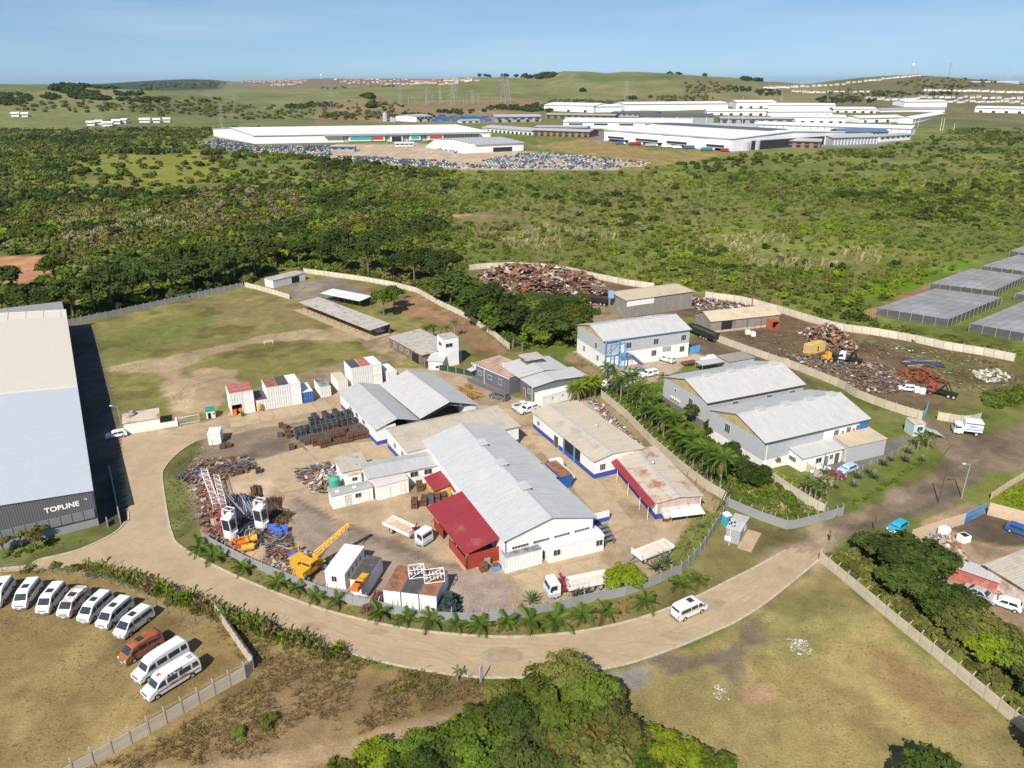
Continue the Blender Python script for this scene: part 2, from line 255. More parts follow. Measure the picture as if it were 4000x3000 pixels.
# zones: pixels on the photograph, earth colour, softness (m), raggedness (m)
GRASSY, DRY, TAN, MAUVE, SOIL, ORANGE, GREEN = c(.17,.15,.055), c(.23,.155,.065), c(.42,.315,.195), c(.30,.235,.175), c(.155,.105,.062), c(.30,.165,.08), c(.11,.15,.025)
ZN = [
 ([(-900,2225),(0,2222),(160,2185),(290,2154),(375,2120),(455,2079),(500,2030),(420,2020),(380,2056),(-900,2190)], c(.14,.15,.045), .6, 1.2),
 ([(-900,2240),(0,2232),(300,2218),(570,2280),(800,2350),(1370,2560),(1900,2655),(2040,2700),(1750,3400),(-900,3600)], c(.245,.178,.075), 1, 2),
 ([(860,2500),(1400,2600),(1850,2720),(1500,2860),(700,3100),(300,3100),(800,2950),(1000,2700)], c(.24,.165,.085), 2, 5),
 ([(0,3050),(1000,2960),(1380,2880),(1700,2770),(1960,2700),(1990,2730),(1700,2850),(1400,2960),(900,3080)], c(.34,.24,.14), .5, 1.2),
 ([(2330,2620),(2520,2580),(2790,2470),(3000,2355),(3195,2200),(3500,2480),(4100,2900),(4700,3400),(2500,3500),(2300,2900)], c(.295,.235,.095), .8, 2),
 ([(2540,2580),(2700,2520),(2900,2420),(3010,2400),(2990,2520),(2880,2680),(2620,2640)], c(.165,.125,.085), 1.5, 5),
 ([(2370,2620),(2520,2590),(2550,2650),(2500,2710),(2420,2700)], c(.30,.27,.235), .6, 1.6),
 ([(2890,2700),(2960,2670),(3030,2690),(3030,2740),(2960,2760),(2900,2740)], c(.40,.24,.15), .8, 1.5),
 ([(3000,2420),(3170,2330),(3260,2420),(3200,2560),(3050,2560)], c(.23,.20,.075), 3, 6),
 ([(3350,2600),(3480,2540),(3900,2850),(3800,2900)], c(.275,.185,.08), 1.5, 4),
 ([(3080,2680),(3400,2600),(3560,2900),(3200,2950)], c(.27,.205,.085), 3, 7),
 # verge inside the road bend
 ([(640,1830),(670,1790),(800,1712),(860,1730),(760,1985),(792,2090),(1000,2225),(1370,2365),(1730,2430),(2110,2400),(2480,2318),(2670,2237),(2840,1980),(3000,2060),(3085,2075),(3290,2020),(3700,1790),(3660,1840),(3100,2120),(2712,2340),(2350,2460),(1990,2495),(1446,2436),(1085,2325),(700,2135),(660,2043),(640,1930)], c(.185,.155,.06), .5, 1),
 ([(1000,2240),(1400,2380),(1800,2440),(2100,2410),(2480,2330),(2560,2330),(2350,2440),(1990,2470),(1446,2415),(1085,2300)], c(.25,.165,.075), 1.5, 3),
 ([(640,1850),(700,1800),(780,1740),(760,1985),(792,2090),(760,2130),(690,2100),(655,2000)], c(.15,.155,.05), .8, 1),
 ([(3290,1985),(3380,1930),(3560,1820),(3620,1800),(3600,1830),(3420,1930),(3320,1990)], c(.075,.16,.015), .8, 1.2),
 # property field
 ([(253,1275),(958,1125),(1090,1055),(1190,1058),(1420,1097),(1640,1150),(1720,1196),(1830,1250),(1990,1372),(2150,1385),(2240,1500),(2350,1555),(2840,1985),(2480,2318),(2110,2400),(1730,2428),(1370,2362),(1000,2222),(795,2090),(760,1985),(705,1870),(800,1715),(480,1700),(359,1277)], c(.20,.18,.06), .4, .5),
 ([(700,1180),(1000,1150),(1250,1240),(1200,1280),(900,1270)], c(.21,.17,.07), 3, 8),
 ([(400,1330),(650,1250),(800,1240),(700,1330),(480,1420)], c(.15,.165,.045), 4, 10),
 ([(1400,1110),(1640,1155),(1720,1200),(1830,1255),(1985,1370),(1860,1400),(1800,1330),(1700,1260),(1580,1220),(1430,1160)], c(.25,.155,.085), 1, 4),
 ([(1120,1110),(1290,1085),(1440,1120),(1420,1150),(1250,1170),(1120,1160)], c(.22,.185,.14), 1.5, 3),
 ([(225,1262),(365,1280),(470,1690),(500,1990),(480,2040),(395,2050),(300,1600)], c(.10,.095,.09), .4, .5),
 # worn tracks
 ([(410,1440),(600,1400),(800,1358),(1000,1312),(1180,1290),(1400,1270),(1600,1310),(1640,1390),(1560,1420),(1400,1335),(1200,1325),(1000,1345),(820,1390),(700,1440),(720,1540),(760,1600),(700,1640),(650,1560),(640,1450),(420,1452)], c(.34,.255,.155), .8, 2.5),
 ([(660,1480),(800,1440),(930,1440),(950,1500),(900,1540),(860,1580),(800,1620),(690,1600)], c(.36,.27,.165), .8, 2.5),
 ([(900,1540),(1250,1440),(1500,1390),(1530,1410),(1300,1480),(960,1600)], c(.28,.215,.125), 1.5, 4),
 # yard: worn concrete and packed dirt
 ([(480,1690),(640,1670),(800,1650),(960,1590),(1330,1500),(1500,1440),(1640,1440),(1720,1440),(1860,1450),(1990,1545),(2090,1575),(2100,1610),(2240,1560),(2330,1560),(2550,1760),(2740,1950),(2640,2130),(2560,2260),(2300,2345),(2110,2395),(1730,2424),(1370,2358),(1000,2218),(800,2090),(765,1980),(715,1870),(800,1715),(640,1760),(500,1990),(470,1800)], c(.40,.30,.195), .25, .4),
 ([(800,1720),(980,1680),(1200,1640),(1500,1640),(1480,1740),(1180,1760),(1000,1790),(990,1840),(800,1840),(745,1960),(770,2060),(900,2150),(1000,2215),(720,1880)], c(.235,.18,.13), .4, .8),
 ([(985,1760),(1130,1760),(1100,1800),(1020,1790)], MAUVE, .8, 1),
 ([(1130,1960),(1180,1950),(1330,2040),(1600,2130),(1700,2180),(1800,2250),(1980,2290),(2020,2360),(1960,2400),(1730,2424),(1370,2358),(1000,2215),(1180,2160)], c(.30,.235,.18), .8, 2),
 ([(1130,1930),(1190,1955),(1300,2015),(1420,2065),(1560,2120),(1720,2170),(1860,2200),(1840,2230),(1680,2200),(1500,2140),(1330,2060),(1180,1985)], c(.19,.145,.105), .6, 1.2),
 ([(1700,2270),(1800,2225),(1960,2230),(2030,2290),(2000,2380),(1850,2400),(1720,2360)], c(.34,.265,.215), .6, 1.5),
 ([(1750,1960),(1850,2080),(1960,2210),(1700,2180),(1560,2080)], c(.37,.28,.18), 1.5, 3),
 ([(2590,2230),(2640,2130),(2740,2000),(2760,1960),(2830,1985),(2790,2080),(2700,2210),(2480,2315),(2420,2310),(2500,2250)], c(.14,.155,.04), .6, 1.6),
 ([(2300,1550),(2350,1555),(2560,1740),(2840,1960),(2780,2000),(2520,1770),(2420,1650)], c(.27,.205,.12), .5, 1),
 ([(2250,1500),(2340,1450),(2420,1520),(2660,1700),(2860,1860),(2990,1860),(3150,1960),(3250,2030),(3085,2070),(2845,1980),(2540,1715),(2350,1540)], c(.10,.125,.03), .4, 1.5),
 # factory forecourt, sheds ground
 ([(2230,1370),(2360,1455),(2420,1530),(2560,1490),(2700,1420),(2900,1380),(2700,1370),(2640,1385)], c(.36,.285,.215), .4, .6),
 ([(2225,1375),(2355,1460),(2330,1480),(2200,1400)], c(.26,.18,.10), .4, .6),
 ([(3140,1840),(3300,1760),(3560,1700),(3480,1790),(3180,1900)], c(.17,.155,.14), .3, .3),
 # scrapyard
 ([(1840,1050),(2080,1010),(2330,1080),(2700,1150),(2960,1140),(3030,1190),(3180,1255),(3500,1310),(3950,1390),(4300,1400),(4300,1560),(3880,1570),(3740,1600),(3640,1610),(3500,1590),(3250,1490),(3020,1390),(2760,1290),(2700,1240),(2300,1300),(2200,1180)], SOIL, .5, 2),
 ([(3280,1310),(3520,1330),(3950,1395),(4300,1410),(4300,1560),(3850,1575),(3700,1600),(3640,1480),(3560,1400)], c(.15,.13,.05), 2, 8),
 ([(2290,1190),(2420,1200),(2440,1260),(2300,1280)], c(.30,.22,.14), 1, 3),
 ([(2700,1260),(2790,1300),(3040,1420),(3280,1530),(3150,1500),(2900,1420),(2680,1370)], c(.13,.095,.065), 1, 3),
 # dirt road and yards on the right
 ([(3090,2120),(3330,2010),(3640,1830),(3700,1790),(3600,1690),(3560,1640),(3640,1630),(3760,1705),(4000,1655),(4600,1540),(4600,1760),(4000,1830),(3870,1850),(3800,1900),(3706,1998),(3562,2016),(3417,2081),(3254,2115),(3195,2200),(3000,2350),(2980,2200)], c(.20,.15,.10), .5, 1.6),
 ([(3020,2190),(3090,2110),(3300,2000),(3400,2060),(3260,2150),(3190,2220)], c(.34,.26,.17), 3., 4),
 ([(3200,2050),(3640,1850),(3830,1780),(3840,1800),(3650,1890),(3300,2080)], c(.27,.21,.145), .8, 2.5),
 ([(3290,2060),(3560,1990),(3800,1870),(3830,1850),(3800,1910),(3600,2010),(3330,2085)], c(.14,.11,.08), .8, 2),
 ([(3600,2040),(3770,1960),(4000,2030),(4500,2250),(4500,2700),(4000,2600),(3700,2320),(3600,2180)], c(.30,.215,.135), .4, 1),
 ([(3700,2060),(3790,2000),(3900,2000),(4100,2060),(4100,2130),(3900,2130),(3760,2110)], c(.105,.08,.058), .6, 1.5),
 # far valley clearings, lots
 ([(330,600),(700,570),(900,640),(880,720),(600,740),(420,700)], c(.20,.20,.035), 12, 25),
 ([(1750,840),(1830,835),(2030,842),(2010,860),(1820,865)], c(.44,.26,.15), 2, 6),
 ([(-200,1010),(210,1000),(230,1060),(110,1110),(-200,1150)], c(.38,.195,.105), 1.5, 4),
 ([(1650,900),(2300,690),(2800,760),(3000,840),(2500,900),(2200,960)], c(.17,.155,.06), 20, 40),
 ([(3380,1130),(3480,1080),(3800,1030),(3700,1090),(3520,1180),(3400,1220)], c(.10,.20,.012), 5, 12),
 ([(3360,1240),(3470,1200),(3640,1090),(4000,980),(4300,900),(4300,1500),(3900,1400),(3500,1290)], c(.13,.155,.035), 1.5, 3),
 ([(3370,1215),(3450,1180),(3750,1060),(3770,1075),(3470,1215),(3400,1240)], c(.27,.165,.075), 1.5, 3),
 ([(770,560),(860,535),(1000,566),(1300,562),(1640,560),(2050,590),(2350,620),(2560,640),(2360,665),(1800,662),(1500,640),(1330,625),(1160,600),(900,590)], c(.44,.34,.24), 4, 5),
 ([(770,560),(860,538),(1010,566),(1300,562),(1330,590),(1100,590),(900,592)], c(.17,.165,.16), 3, 4),
 ([(2060,570),(2300,540),(2560,590),(2850,600),(2740,620),(2560,645),(2350,618)], c(.27,.20,.075), 6, 8),
 ([(2300,548),(2880,598),(3000,580),(3430,572),(3570,540),(3400,490),(2400,470)], c(.20,.185,.17), 8, 5),
 ([(1480,478),(1560,470),(2120,480),(2180,500),(1900,500),(1500,482)], c(.20,.19,.08), 6, 8),
]
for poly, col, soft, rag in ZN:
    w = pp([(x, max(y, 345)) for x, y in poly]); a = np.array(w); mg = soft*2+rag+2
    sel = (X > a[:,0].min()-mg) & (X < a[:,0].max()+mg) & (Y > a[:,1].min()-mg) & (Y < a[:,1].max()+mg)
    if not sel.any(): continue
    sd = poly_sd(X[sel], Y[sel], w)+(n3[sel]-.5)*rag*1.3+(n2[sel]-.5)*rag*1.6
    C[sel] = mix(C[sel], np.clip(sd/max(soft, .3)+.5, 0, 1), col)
st_ = np.clip((vnoise(X/8, Y/8, 41, 5)-.56)*9, 0, 1)*np.clip((300-Y)/60, 0, 1); C *= (1-.3*st_)[..., None]; st_ = np.clip((vnoise(X/5, Y/11, 43, 5)-.6)*9, 0, 1); C *= (1+.22*st_)[..., None]
near = np.clip((420-Y)/80, 0, 1)                              # worn, uneven earth
C *= (1+((n2-.5)*.5+(n3-.5)*.35)*1)[..., None]
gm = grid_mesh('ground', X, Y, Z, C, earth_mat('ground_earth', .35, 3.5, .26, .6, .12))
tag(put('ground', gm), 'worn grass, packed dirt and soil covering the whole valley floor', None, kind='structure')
# ---------------- hills and sea ----------------
u = np.linspace(-.98, .98, 460); hy = 1000*np.exp(np.linspace(0, math.log(9.2), 170)); U, HY = np.meshgrid(u, hy); HX = U*HY; HZZ = gh(HX, HY)
px, py = px_of(HX, HY, HZZ)
a1 = vnoise(HX/260, HY/260, 21); a2 = vnoise(HX/60, HY/60, 22)
HC = np.ones(HX.shape+(3,))*c(.155, .165, .06)
HC = mix(HC, np.clip((a1-.5)*14, 0, 1)*.8, c(.115,.145,.045)); HC = mix(HC, np.clip((vnoise(HX/180, HY/420, 24, 2)-.56)*16, 0, 1)*.7, c(.20,.195,.075)); HC = mix(HC, np.clip(1-np.abs(vnoise(HX/420, HY/420, 25, 2)-.5)*90, 0, 1)*.7, c(.26,.20,.12)); HC = mix(HC, np.clip((a2-.6)*8, 0, 1)*.35, c(.20,.17,.08))
HC = mix(HC, np.clip(np.minimum((1900-HY)/60, 1)*((px > 1230) & (px < 2110) & (HZZ > 3)), 0, 1)*.85, c(.24,.165,.09))
HC = mix(HC, np.clip((px-2620)/120, 0, 1)*np.clip((3250-px)/60+.3, 0, 1)*(HY > 1500)*.6, c(.20,.16,.08))
HC = mix(HC, np.clip((px-3180)/120, 0, 1)*np.clip((HY-1300)/300, 0, 1)*.75, c(.15,.125,.06))
HC = mix(HC, np.clip((HY-3600)/500, 0, 1)*np.clip((880-px)/40, 0, 1), c(.045,.06,.035)); HC = mix(HC, np.clip((HY-3800)/400, 0, 1)*np.clip((px-900)/60, 0, 1)*.8, c(.20,.14,.10))
HC *= (1+(a2-.5)*.5)[..., None]
hm = grid_mesh('hills', HX, HY, np.where(HZZ < .4, -1.5, HZZ), HC, earth_mat('hill_grass', .02, .12, .2, .3, 1.5))
tag(put('hills', hm), 'rolling cane covered hills closing the valley in the distance', None, kind='structure')
sea = M('sea_water', (.012,.05,.10), .25, .1, .002, bump=.15, bs=.02)
tag(MB().quad((-60000,8500,-1.2),(60000,8500,-1.2),(60000,42000,-1.2),(-60000,42000,-1.2)).build('sea', sea), 'dark blue strip of sea on the left horizon', None, kind='structure')
# ---------------- roads, kerbs, slabs ----------------
def smooth(pts, k=4):
    o = []; n = len(pts)
    for i in range(n-1):
        p0, p1, p2, p3 = pts[max(i-1,0)], pts[i], pts[i+1], pts[min(i+2,n-1)]
        for j in range(k):
            t = j/k; o.append(tuple(.5*((2*b)+(-a+cc)*t+(2*a-5*b+4*cc-d)*t*t+(-a+3*b-3*cc+d)*t**3) for a, b, cc, d in zip(p0,p1,p2,p3)))
    return o+[tuple(pts[-1])]
def sheet(name, pts, mat, z, label, parent=None):
    m = MB(); m.add([(x, y, z) for x, y in pts], [tuple(range(len(pts)))]); o = m.build(name, mat, parent)
    if o.data.polygons[0].normal.z < 0: o.data.flip_normals()
    return tag(o, label, None, kind='structure')
inner = [(-900,2235),(0,2221),(158,2185),(289,2154),(375,2120),(452,2079),(488,2040),(502,1998),(476,1730),(486,1690)]
inner2 = [(800,1705),(723,1749),(669,1794),(642,1830),(633,1862),(646,1962),(660,2043),(673,2088),(696,2127),(796,2188),(940,2258),(1085,2318),(1260,2380),(1446,2428),(1620,2461),(1808,2480),(1990,2488),(2170,2478),(2350,2452),(2540,2402),(2712,2335),(2860,2262),(2980,2200),(3070,2150)]
outer = [(3200,2185),(3130,2245),(2992,2354),(2881,2425),(2787,2468),(2669,2519),(2504,2578),(2378,2610),(2200,2640),(2000,2648),(1866,2646),(1708,2628),(1504,2589),(1370,2553),(1180,2500),(1000,2440),(800,2365),(565,2283),(452,2240),(271,2218),(0,2235),(-900,2260)]
I1, I2, O1 = smooth(pp(inner)), smooth(pp(inner2)), smooth(pp(outer))
road_mat = M('road_dusty', (.43,.325,.205), .9, .07, .12, c2=(.38,.285,.18), c2s=.25, c2t=.52, bump=.12, bs=8, fine=.05)
r0, r1 = Vector(pp([(3085,2142)])[0]), Vector(pp([(3203,2180)])[0]); rr_ = random.Random(4); RAG = []
for k in range(1, 60):
    q = r0.lerp(r1, k/60); o_ = .7*math.sin(k*.23)+.5*math.sin(k*.61+1)+rr_.uniform(-.22,.22); RAG.append((q.x+o_*.8, q.y+o_*.6))
sheet('road', I1+I2+RAG+O1, road_mat, .006, 'tan dusty concrete road sweeping round the yard')
RT = M('road_tracks', (.375,.28,.175), .9, .1, .3, c2=(.41,.31,.195), c2s=.35, c2t=.5, fine=.06)
def res(pts, n):
    v = [Vector(p) for p in pts]; d = [0.]
    for p, q in zip(v[:-1], v[1:]): d.append(d[-1]+(q-p).length)
    return [v[min(max(i, 0), len(v)-2)].lerp(v[min(max(i, 0), len(v)-2)+1], (s-d[i])/max(1e-6, d[i+1]-d[i])) for s in np.linspace(0, d[-1]*.999, n) for i in [max(k for k in range(len(d)-1) if d[k] <= s)]]
ia, oa = res(I2[36:], 60), res(O1[:int(len(O1)*.66)][::-1], 60)
for k, f_ in enumerate((.24, .37, .60, .73)):
    m = MB(); w_ = .016
    for i in range(59):
        e = [ia[i].lerp(oa[i], f_-w_+.012*math.sin(i*.5+k)), ia[i].lerp(oa[i], f_+w_+.012*math.sin(i*.5+k)), ia[i+1].lerp(oa[i+1], f_+w_+.012*math.sin(i*.5+.5+k)), ia[i+1].lerp(oa[i+1], f_-w_+.012*math.sin(i*.5+.5+k))]
        m.add([(p.x, p.y, .011) for p in e], [(3,2,1,0)])
    tag(m.build('tyre_track', RT), 'faint tyre track worn into the tan road, %s from the yard side' % ('first','second','third','fourth')[k], None, kind='structure')
shadow_mat = M('painted_wire_shadow', (.27,.20,.125), .95, .2, 2)  # dark strips painted for the shadows of overhead wires that are not built
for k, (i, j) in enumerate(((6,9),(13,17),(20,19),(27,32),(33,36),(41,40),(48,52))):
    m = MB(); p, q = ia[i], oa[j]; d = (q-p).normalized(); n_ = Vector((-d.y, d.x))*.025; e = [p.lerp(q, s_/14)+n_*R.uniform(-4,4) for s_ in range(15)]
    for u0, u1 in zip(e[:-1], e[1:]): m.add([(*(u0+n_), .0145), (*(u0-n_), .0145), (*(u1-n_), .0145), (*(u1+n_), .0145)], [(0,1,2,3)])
    tag(m.build('wire_shadow_strip', shadow_mat), 'thin painted wire shadow across the tan road, %s from the driveway end' % ('first','second','third','fourth','fifth','sixth','seventh')[k], None, kind='structure')
pm_ = M('road_patch', (.36,.275,.18), .95, .12, .8, c2=(.31,.235,.15), c2s=.6, fine=.08)
for k, (i, f_, s_) in enumerate(((4,.7,1.2),(16,.3,.8),(24,.55,1.5),(38,.75,1.),(46,.35,1.3),(55,.6,1.1))):
    p = ia[i].lerp(oa[i], f_); m = MB(); m.add([(p.x+math.cos(t_*.45)*s_*R.uniform(.7,1.3)*1.6, p.y+math.sin(t_*.45)*s_*R.uniform(.7,1.2), .0175) for t_ in range(14)], [tuple(range(14))]); tag(m.build('road_patch', pm_), 'worn darker patch on the tan road, %s from the driveway end' % ('first','second','third','fourth','fifth','sixth')[k], None, kind='structure')
kerb_mat = M('kerb_concrete', (.46,.40,.31), .9, .25, 1.5, fine=.1)
def kerb(pts, name, off=0.):
    m = MB()
    for i, (a, b) in enumerate(zip(pts[:-1], pts[1:])):
        d = Vector((b[0]-a[0], b[1]-a[1])); 
        if d.length < .05: continue
        n = Vector((-d.y, d.x)).normalized()*.14; g = d.normalized()*.012
        q = [(a[0]+n.x+g.x,a[1]+n.y+g.y),(b[0]+n.x-g.x,b[1]+n.y-g.y),(b[0]-n.x-g.x,b[1]-n.y-g.y),(a[0]-n.x+g.x,a[1]-n.y+g.y)]
        m.prism(q, -.05, .13)
    tag(m.build(name, kerb_mat), name.replace('_', ' ')+' of pale concrete edging the road', None, kind='structure')
kerb(I1[:-8], 'kerb_by_grey_warehouse'); kerb(I2[2:], 'kerb_round_the_yard'); kerb(O1[:len(O1)//2+14], 'kerb_on_outer_bend')
conc = M('yard_concrete', (.44,.335,.21), .9, .1, .3, c2=(.36,.27,.17), c2s=.5, c2t=.56, bump=.15, bs=9, fine=.06)
JZ = [.010]
def joints(quad, nu, nv, name):                              # bays cast with narrow gaps between them
    a, b, cc, d = [Vector((*p, 0)) for p in quad]; JZ[0] += .004
    root = thing(name, None, None); root['kind'] = 'structure'; root['label'] = name.replace('_', ' ')+' of cast concrete bays'
    for i in range(nu):
        for j in range(nv):
            def at(s, t): return (a.lerp(b, s)).lerp(d.lerp(cc, s), t)
            e = .004; q = [at(i/nu+e, j/nv+e), at((i+1)/nu-e, j/nv+e), at((i+1)/nu-e, (j+1)/nv-e), at(i/nu+e, (j+1)/nv-e)]
            m = MB(); m.add([(p.x, p.y, JZ[0]) for p in q], [(0,1,2,3)]); o = m.build('slab', conc, root)
            if o.data.polygons[0].normal.z < 0: o.data.flip_normals()
    return root
joints(pp([(893,1636),(1270,1562),(1300,1596),(902,1672)]), 7, 1, 'apron_by_containers')
joints(pp([(1000,1800),(1180,1748),(1330,1880),(1095,1925)]), 3, 3, 'slabs_beside_scaffold_heap')
joints(pp([(1185,1742),(1520,1720),(1590,1790),(1310,1860)]), 4, 2, 'slabs_before_white_annex')
joints(pp([(2050,1690),(2180,1720),(2400,1990),(2330,2010)]), 2, 5, 'slabs_beside_long_hall')
joints(pp([(2190,1760),(2350,1890),(2480,2050),(2400,2080)]), 2, 4, 'slabs_before_blue_base_workshop')
joints(pp([(2000,2250),(2330,2180),(2420,2240),(2060,2330)]), 4, 2, 'slabs_by_white_cabin')
# ---------------- building kit ----------------
WHITE = M('white_paint', (.78,.77,.74), .7, .07, .6, c2=(.62,.58,.50), c2s=.35, c2t=.68, fine=.03)
BLUE = M('blue_paint', (.035,.075,.36), .6, .12, .8, fine=.05)
LBLUE = M('light_blue_steel', (.10,.30,.58), .5, .15, 2)
CLAD = M('grey_cladding', (.43,.44,.455), .55, .08, .25, wave=('X', .35, .35), c2=(.46,.44,.42), c2s=.3, c2t=.62)
CLADY = M('grey_cladding_end', (.46,.47,.485), .55, .08, .25, wave=('Y', .35, .35))
TRANSL = M('yellowed_sheeting', (.52,.40,.18), .5, .15, .6, wave=('Y', .5, .3), c2=(.30,.26,.20), c2s=.5, c2t=.55)
def roofmat(n, col, c2=None, t=.58, per=.45, st=.35, s2=.25, ax='X', r=.55, nn=.09): return M(n, col, r, nn, .2, c2=c2, c2s=s2, c2t=t, wave=(ax, per, st), fine=.05)
R_MAIN = roofmat('roof_silver', (.49,.495,.50), (.53,.52,.50), .56, per=.6, st=.6); R_GREY = roofmat('roof_grey', (.44,.44,.43), (.50,.48,.45)); R_BEIGE = roofmat('roof_weathered_beige', (.50,.44,.35), (.40,.35,.28), .55)
R_RED = roofmat('roof_red', (.29,.035,.045), (.36,.11,.10), .64, per=.3, st=.6); R_RUST = roofmat('roof_rust_streaked', (.55,.47,.37), (.36,.17,.09), .57)
R_PALE = roofmat('roof_pale', (.50,.49,.475), (.46,.445,.42), .6); R_TAN = roofmat('roof_tan', (.55,.45,.31), (.46,.36,.25), .58)
R_OLD = roofmat('roof_asbestos_old', (.46,.42,.36), (.25,.21,.17), .58, s2=.6); R_FLAT = M('roof_flat_pink', (.45,.30,.23), .9, .2, .4, c2=(.24,.19,.15), c2s=.25, c2t=.6)
REDW = M('red_sheet_wall', (.34,.05,.03), .55, .12, .5, wave=('X', .25, .5)); DKGREY = M('charcoal_plaster', (.13,.13,.145), .85, .1, .8, fine=.06)
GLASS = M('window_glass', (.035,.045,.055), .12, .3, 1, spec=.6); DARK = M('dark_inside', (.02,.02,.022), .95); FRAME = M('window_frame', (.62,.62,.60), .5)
GALV = M('galvanised', (.42,.43,.44), .45, .15, 1.5, metal=.3); RUSTY = M('rusty_steel', (.20,.085,.04), .9, .3, 3, c2=(.09,.05,.035), c2s=2, c2t=.52, fine=.15)
PINKW = M('faded_pink_sheet', (.50,.36,.30), .7, .12, .6, wave=('X', .25, .5), c2=(.42,.25,.2), c2s=.5); PLAST = M('weathered_plaster', (.52,.44,.35), .9, .18, .7, c2=(.36,.28,.2), c2s=.4, c2t=.6, fine=.08)
def side_pt(side, u, z, L, W, out):
    return {'f': (u, -out, z), 'b': (u, W+out, z), 'l': (-out, u, z), 'r': (L+out, u, z)}[side]
def sbox(m, side, u0, u1, z0, z1, d0, d1, L, W):              # box lying against a wall, from d0 to d1 outside it
    if side == 'f': m.box(u0, u1, -d1, -d0, z0, z1)
    elif side == 'b': m.box(u0, u1, W+d0, W+d1, z0, z1)
    elif side == 'l': m.box(-d1, -d0, u0, u1, z0, z1)
    else: m.box(L+d0, L+d1, u0, u1, z0, z1)
def window(b, side, u, z, w, h, bars=2, off=0., fm=None, name='window'):
    root, L, W = b; m = MB(); t = .07
    for q in ((u-t, u, z-t, z+h+t), (u+w, u+w+t, z-t, z+h+t), (u, u+w, z-t, z), (u, u+w, z+h, z+h+t)): sbox(m, side, *q, off, off+.06, L, W)
    for k in range(1, bars+1): sbox(m, side, u+w*k/(bars+1)-.02, u+w*k/(bars+1)+.02, z, z+h, off+.015, off+.045, L, W)
    o = m.build(name, fm or FRAME, root); p = MB(); sbox(p, side, u, u+w, z, z+h, off, off+.012, L, W); p.build('pane', GLASS, o); return o
def door(b, side, u, w, h, mat, z=0., off=0., name='door'):
    root, L, W = b; m = MB(); sbox(m, side, u, u+w, z+.02, z+h, off, off+.05, L, W); o = m.build(name, mat, root)
    f = MB()
    for q in ((u-.06, u-.003, z, z+h+.06), (u+w+.003, u+w+.06, z, z+h+.06), (u-.003, u+w+.003, z+h+.003, z+h+.06)): sbox(f, side, *q, off, off+.07, L, W)
    f.build('frame', FRAME, o); return o
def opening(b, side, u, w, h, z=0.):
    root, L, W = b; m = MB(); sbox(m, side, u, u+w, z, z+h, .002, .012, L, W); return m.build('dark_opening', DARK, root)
def aircon(b, side, u, z, s=1.):
    root, L, W = b; m = MB(); sbox(m, side, u, u+.9*s, z, z+.6*s, .02, .35*s, L, W); o = m.build('air_conditioner', WHITE, root)
    f = MB(); sbox(f, side, u+.12*s, u+.62*s, z+.06*s, z+.54*s, .35*s, .36*s, L, W); f.build('fan_grille', M('grille_dark', (.12,.12,.12), .6), o); return o
def shed(name, label, pA, pB, W, ze, zr, rp=.5, wall=None, roof=None, roof_b=None, plinth=None, gable=None, over=.35, zb=None, skip='', cat='building', ridge=True, gutter=None, wall_side=None, hollow=False):
    """a building of length AB (eave pixels) and depth W to the left of AB; ridge along AB at rp of the depth"""
    loc, rz, L = frame(P(*pA, ze), P(*pB, ze)); root = thing(name, label, cat, loc, rz); wall = wall or WHITE; roof = roof or R_GREY; t = .18; zb = ze if zb is None else zb
    ws = wall_side or wall; yr = rp*W; z0 = plinth[0] if plinth else 0.
    top = lambda y: ze+(zr-ze)*y/yr if (yr > 0 and y <= yr) else (zr+(zb-zr)*(y-yr)/max(W-yr, 1e-6))
    if 'f' not in skip: MB().box(0, L, 0, t, z0, ze-.05).build('wall', wall, root)
    if 'b' not in skip: MB().box(0, L, W-t, W, z0, (zb if rp < 1 else zr)-.05).build('wall', wall, root)
    ys = [t+.002, yr, W-t-.002] if 0 < rp < 1 else [t+.002, W-t-.002]
    for s, x0, x1 in (('l', 0, t), ('r', L-t, L)):
        if s in skip: continue
        low = ze-.05
        if gable:
            MB().box(x0, x1, t+.002, W-t-.002, z0, low).build('wall', ws, root)
            MB().xprism([(t+.002, low+.003)]+[(y, top(y)-.07) for y in ys]+[(W-t-.002, low+.003)], x0, x1).build('gable', gable, root)
        else: MB().xprism([(t+.002, z0)]+[(W-t-.002, z0)]+[(y, top(y)-.07) for y in ys[::-1]], x0, x1).build('wall', ws, root)
    if plinth:
        h, pm = plinth; e = .02
        for s, q in (('f', (-e, L+e, -e, t)), ('b', (-e, L+e, W-t, W+e)), ('l', (-e, t, t+.002, W-t-.002)), ('r', (L-t, L+e, t+.002, W-t-.002))):
            if s not in skip: MB().box(*q, 0, h-.003).build('plinth', pm, root)
    sl = (zr-ze)/max(yr, 1e-6); r0 = None
    if yr > 0: r0 = MB().slab((-over,-over,ze-sl*over+.1),(L+over,-over,ze-sl*over+.1),(L+over,yr,zr+.1),(-over,yr,zr+.1), .07).build('roof', roof, root)
    if rp < 1:
        s2 = (zr-zb)/(W-yr); e = .002
        r1 = MB().slab((-over,yr+e,zr+.1),(L+over,yr+e,zr+.1),(L+over,W+over,zb-s2*over+.1),(-over,W+over,zb-s2*over+.1), .07).build('roof', roof_b or roof, root)
        r0 = r0 or r1
        if ridge and yr > 0: MB().slab((-over,yr-.28,zr+.135-sl*.28),(L+over,yr-.28,zr+.135-sl*.28),(L+over,yr,zr+.155),(-over,yr,zr+.155), .02).slab((-over,yr,zr+.155),(L+over,yr,zr+.155),(L+over,yr+.28,zr+.135-s2*.28),(-over,yr+.28,zr+.135-s2*.28), .02).build('ridge_cap', R_GREY, r0)
    if gutter: MB().box(-over, L+over, -over-.13, -over-.002, ze-sl*over-.06, ze-sl*over+.06).build('gutter', gutter, root)
    return root, L, W
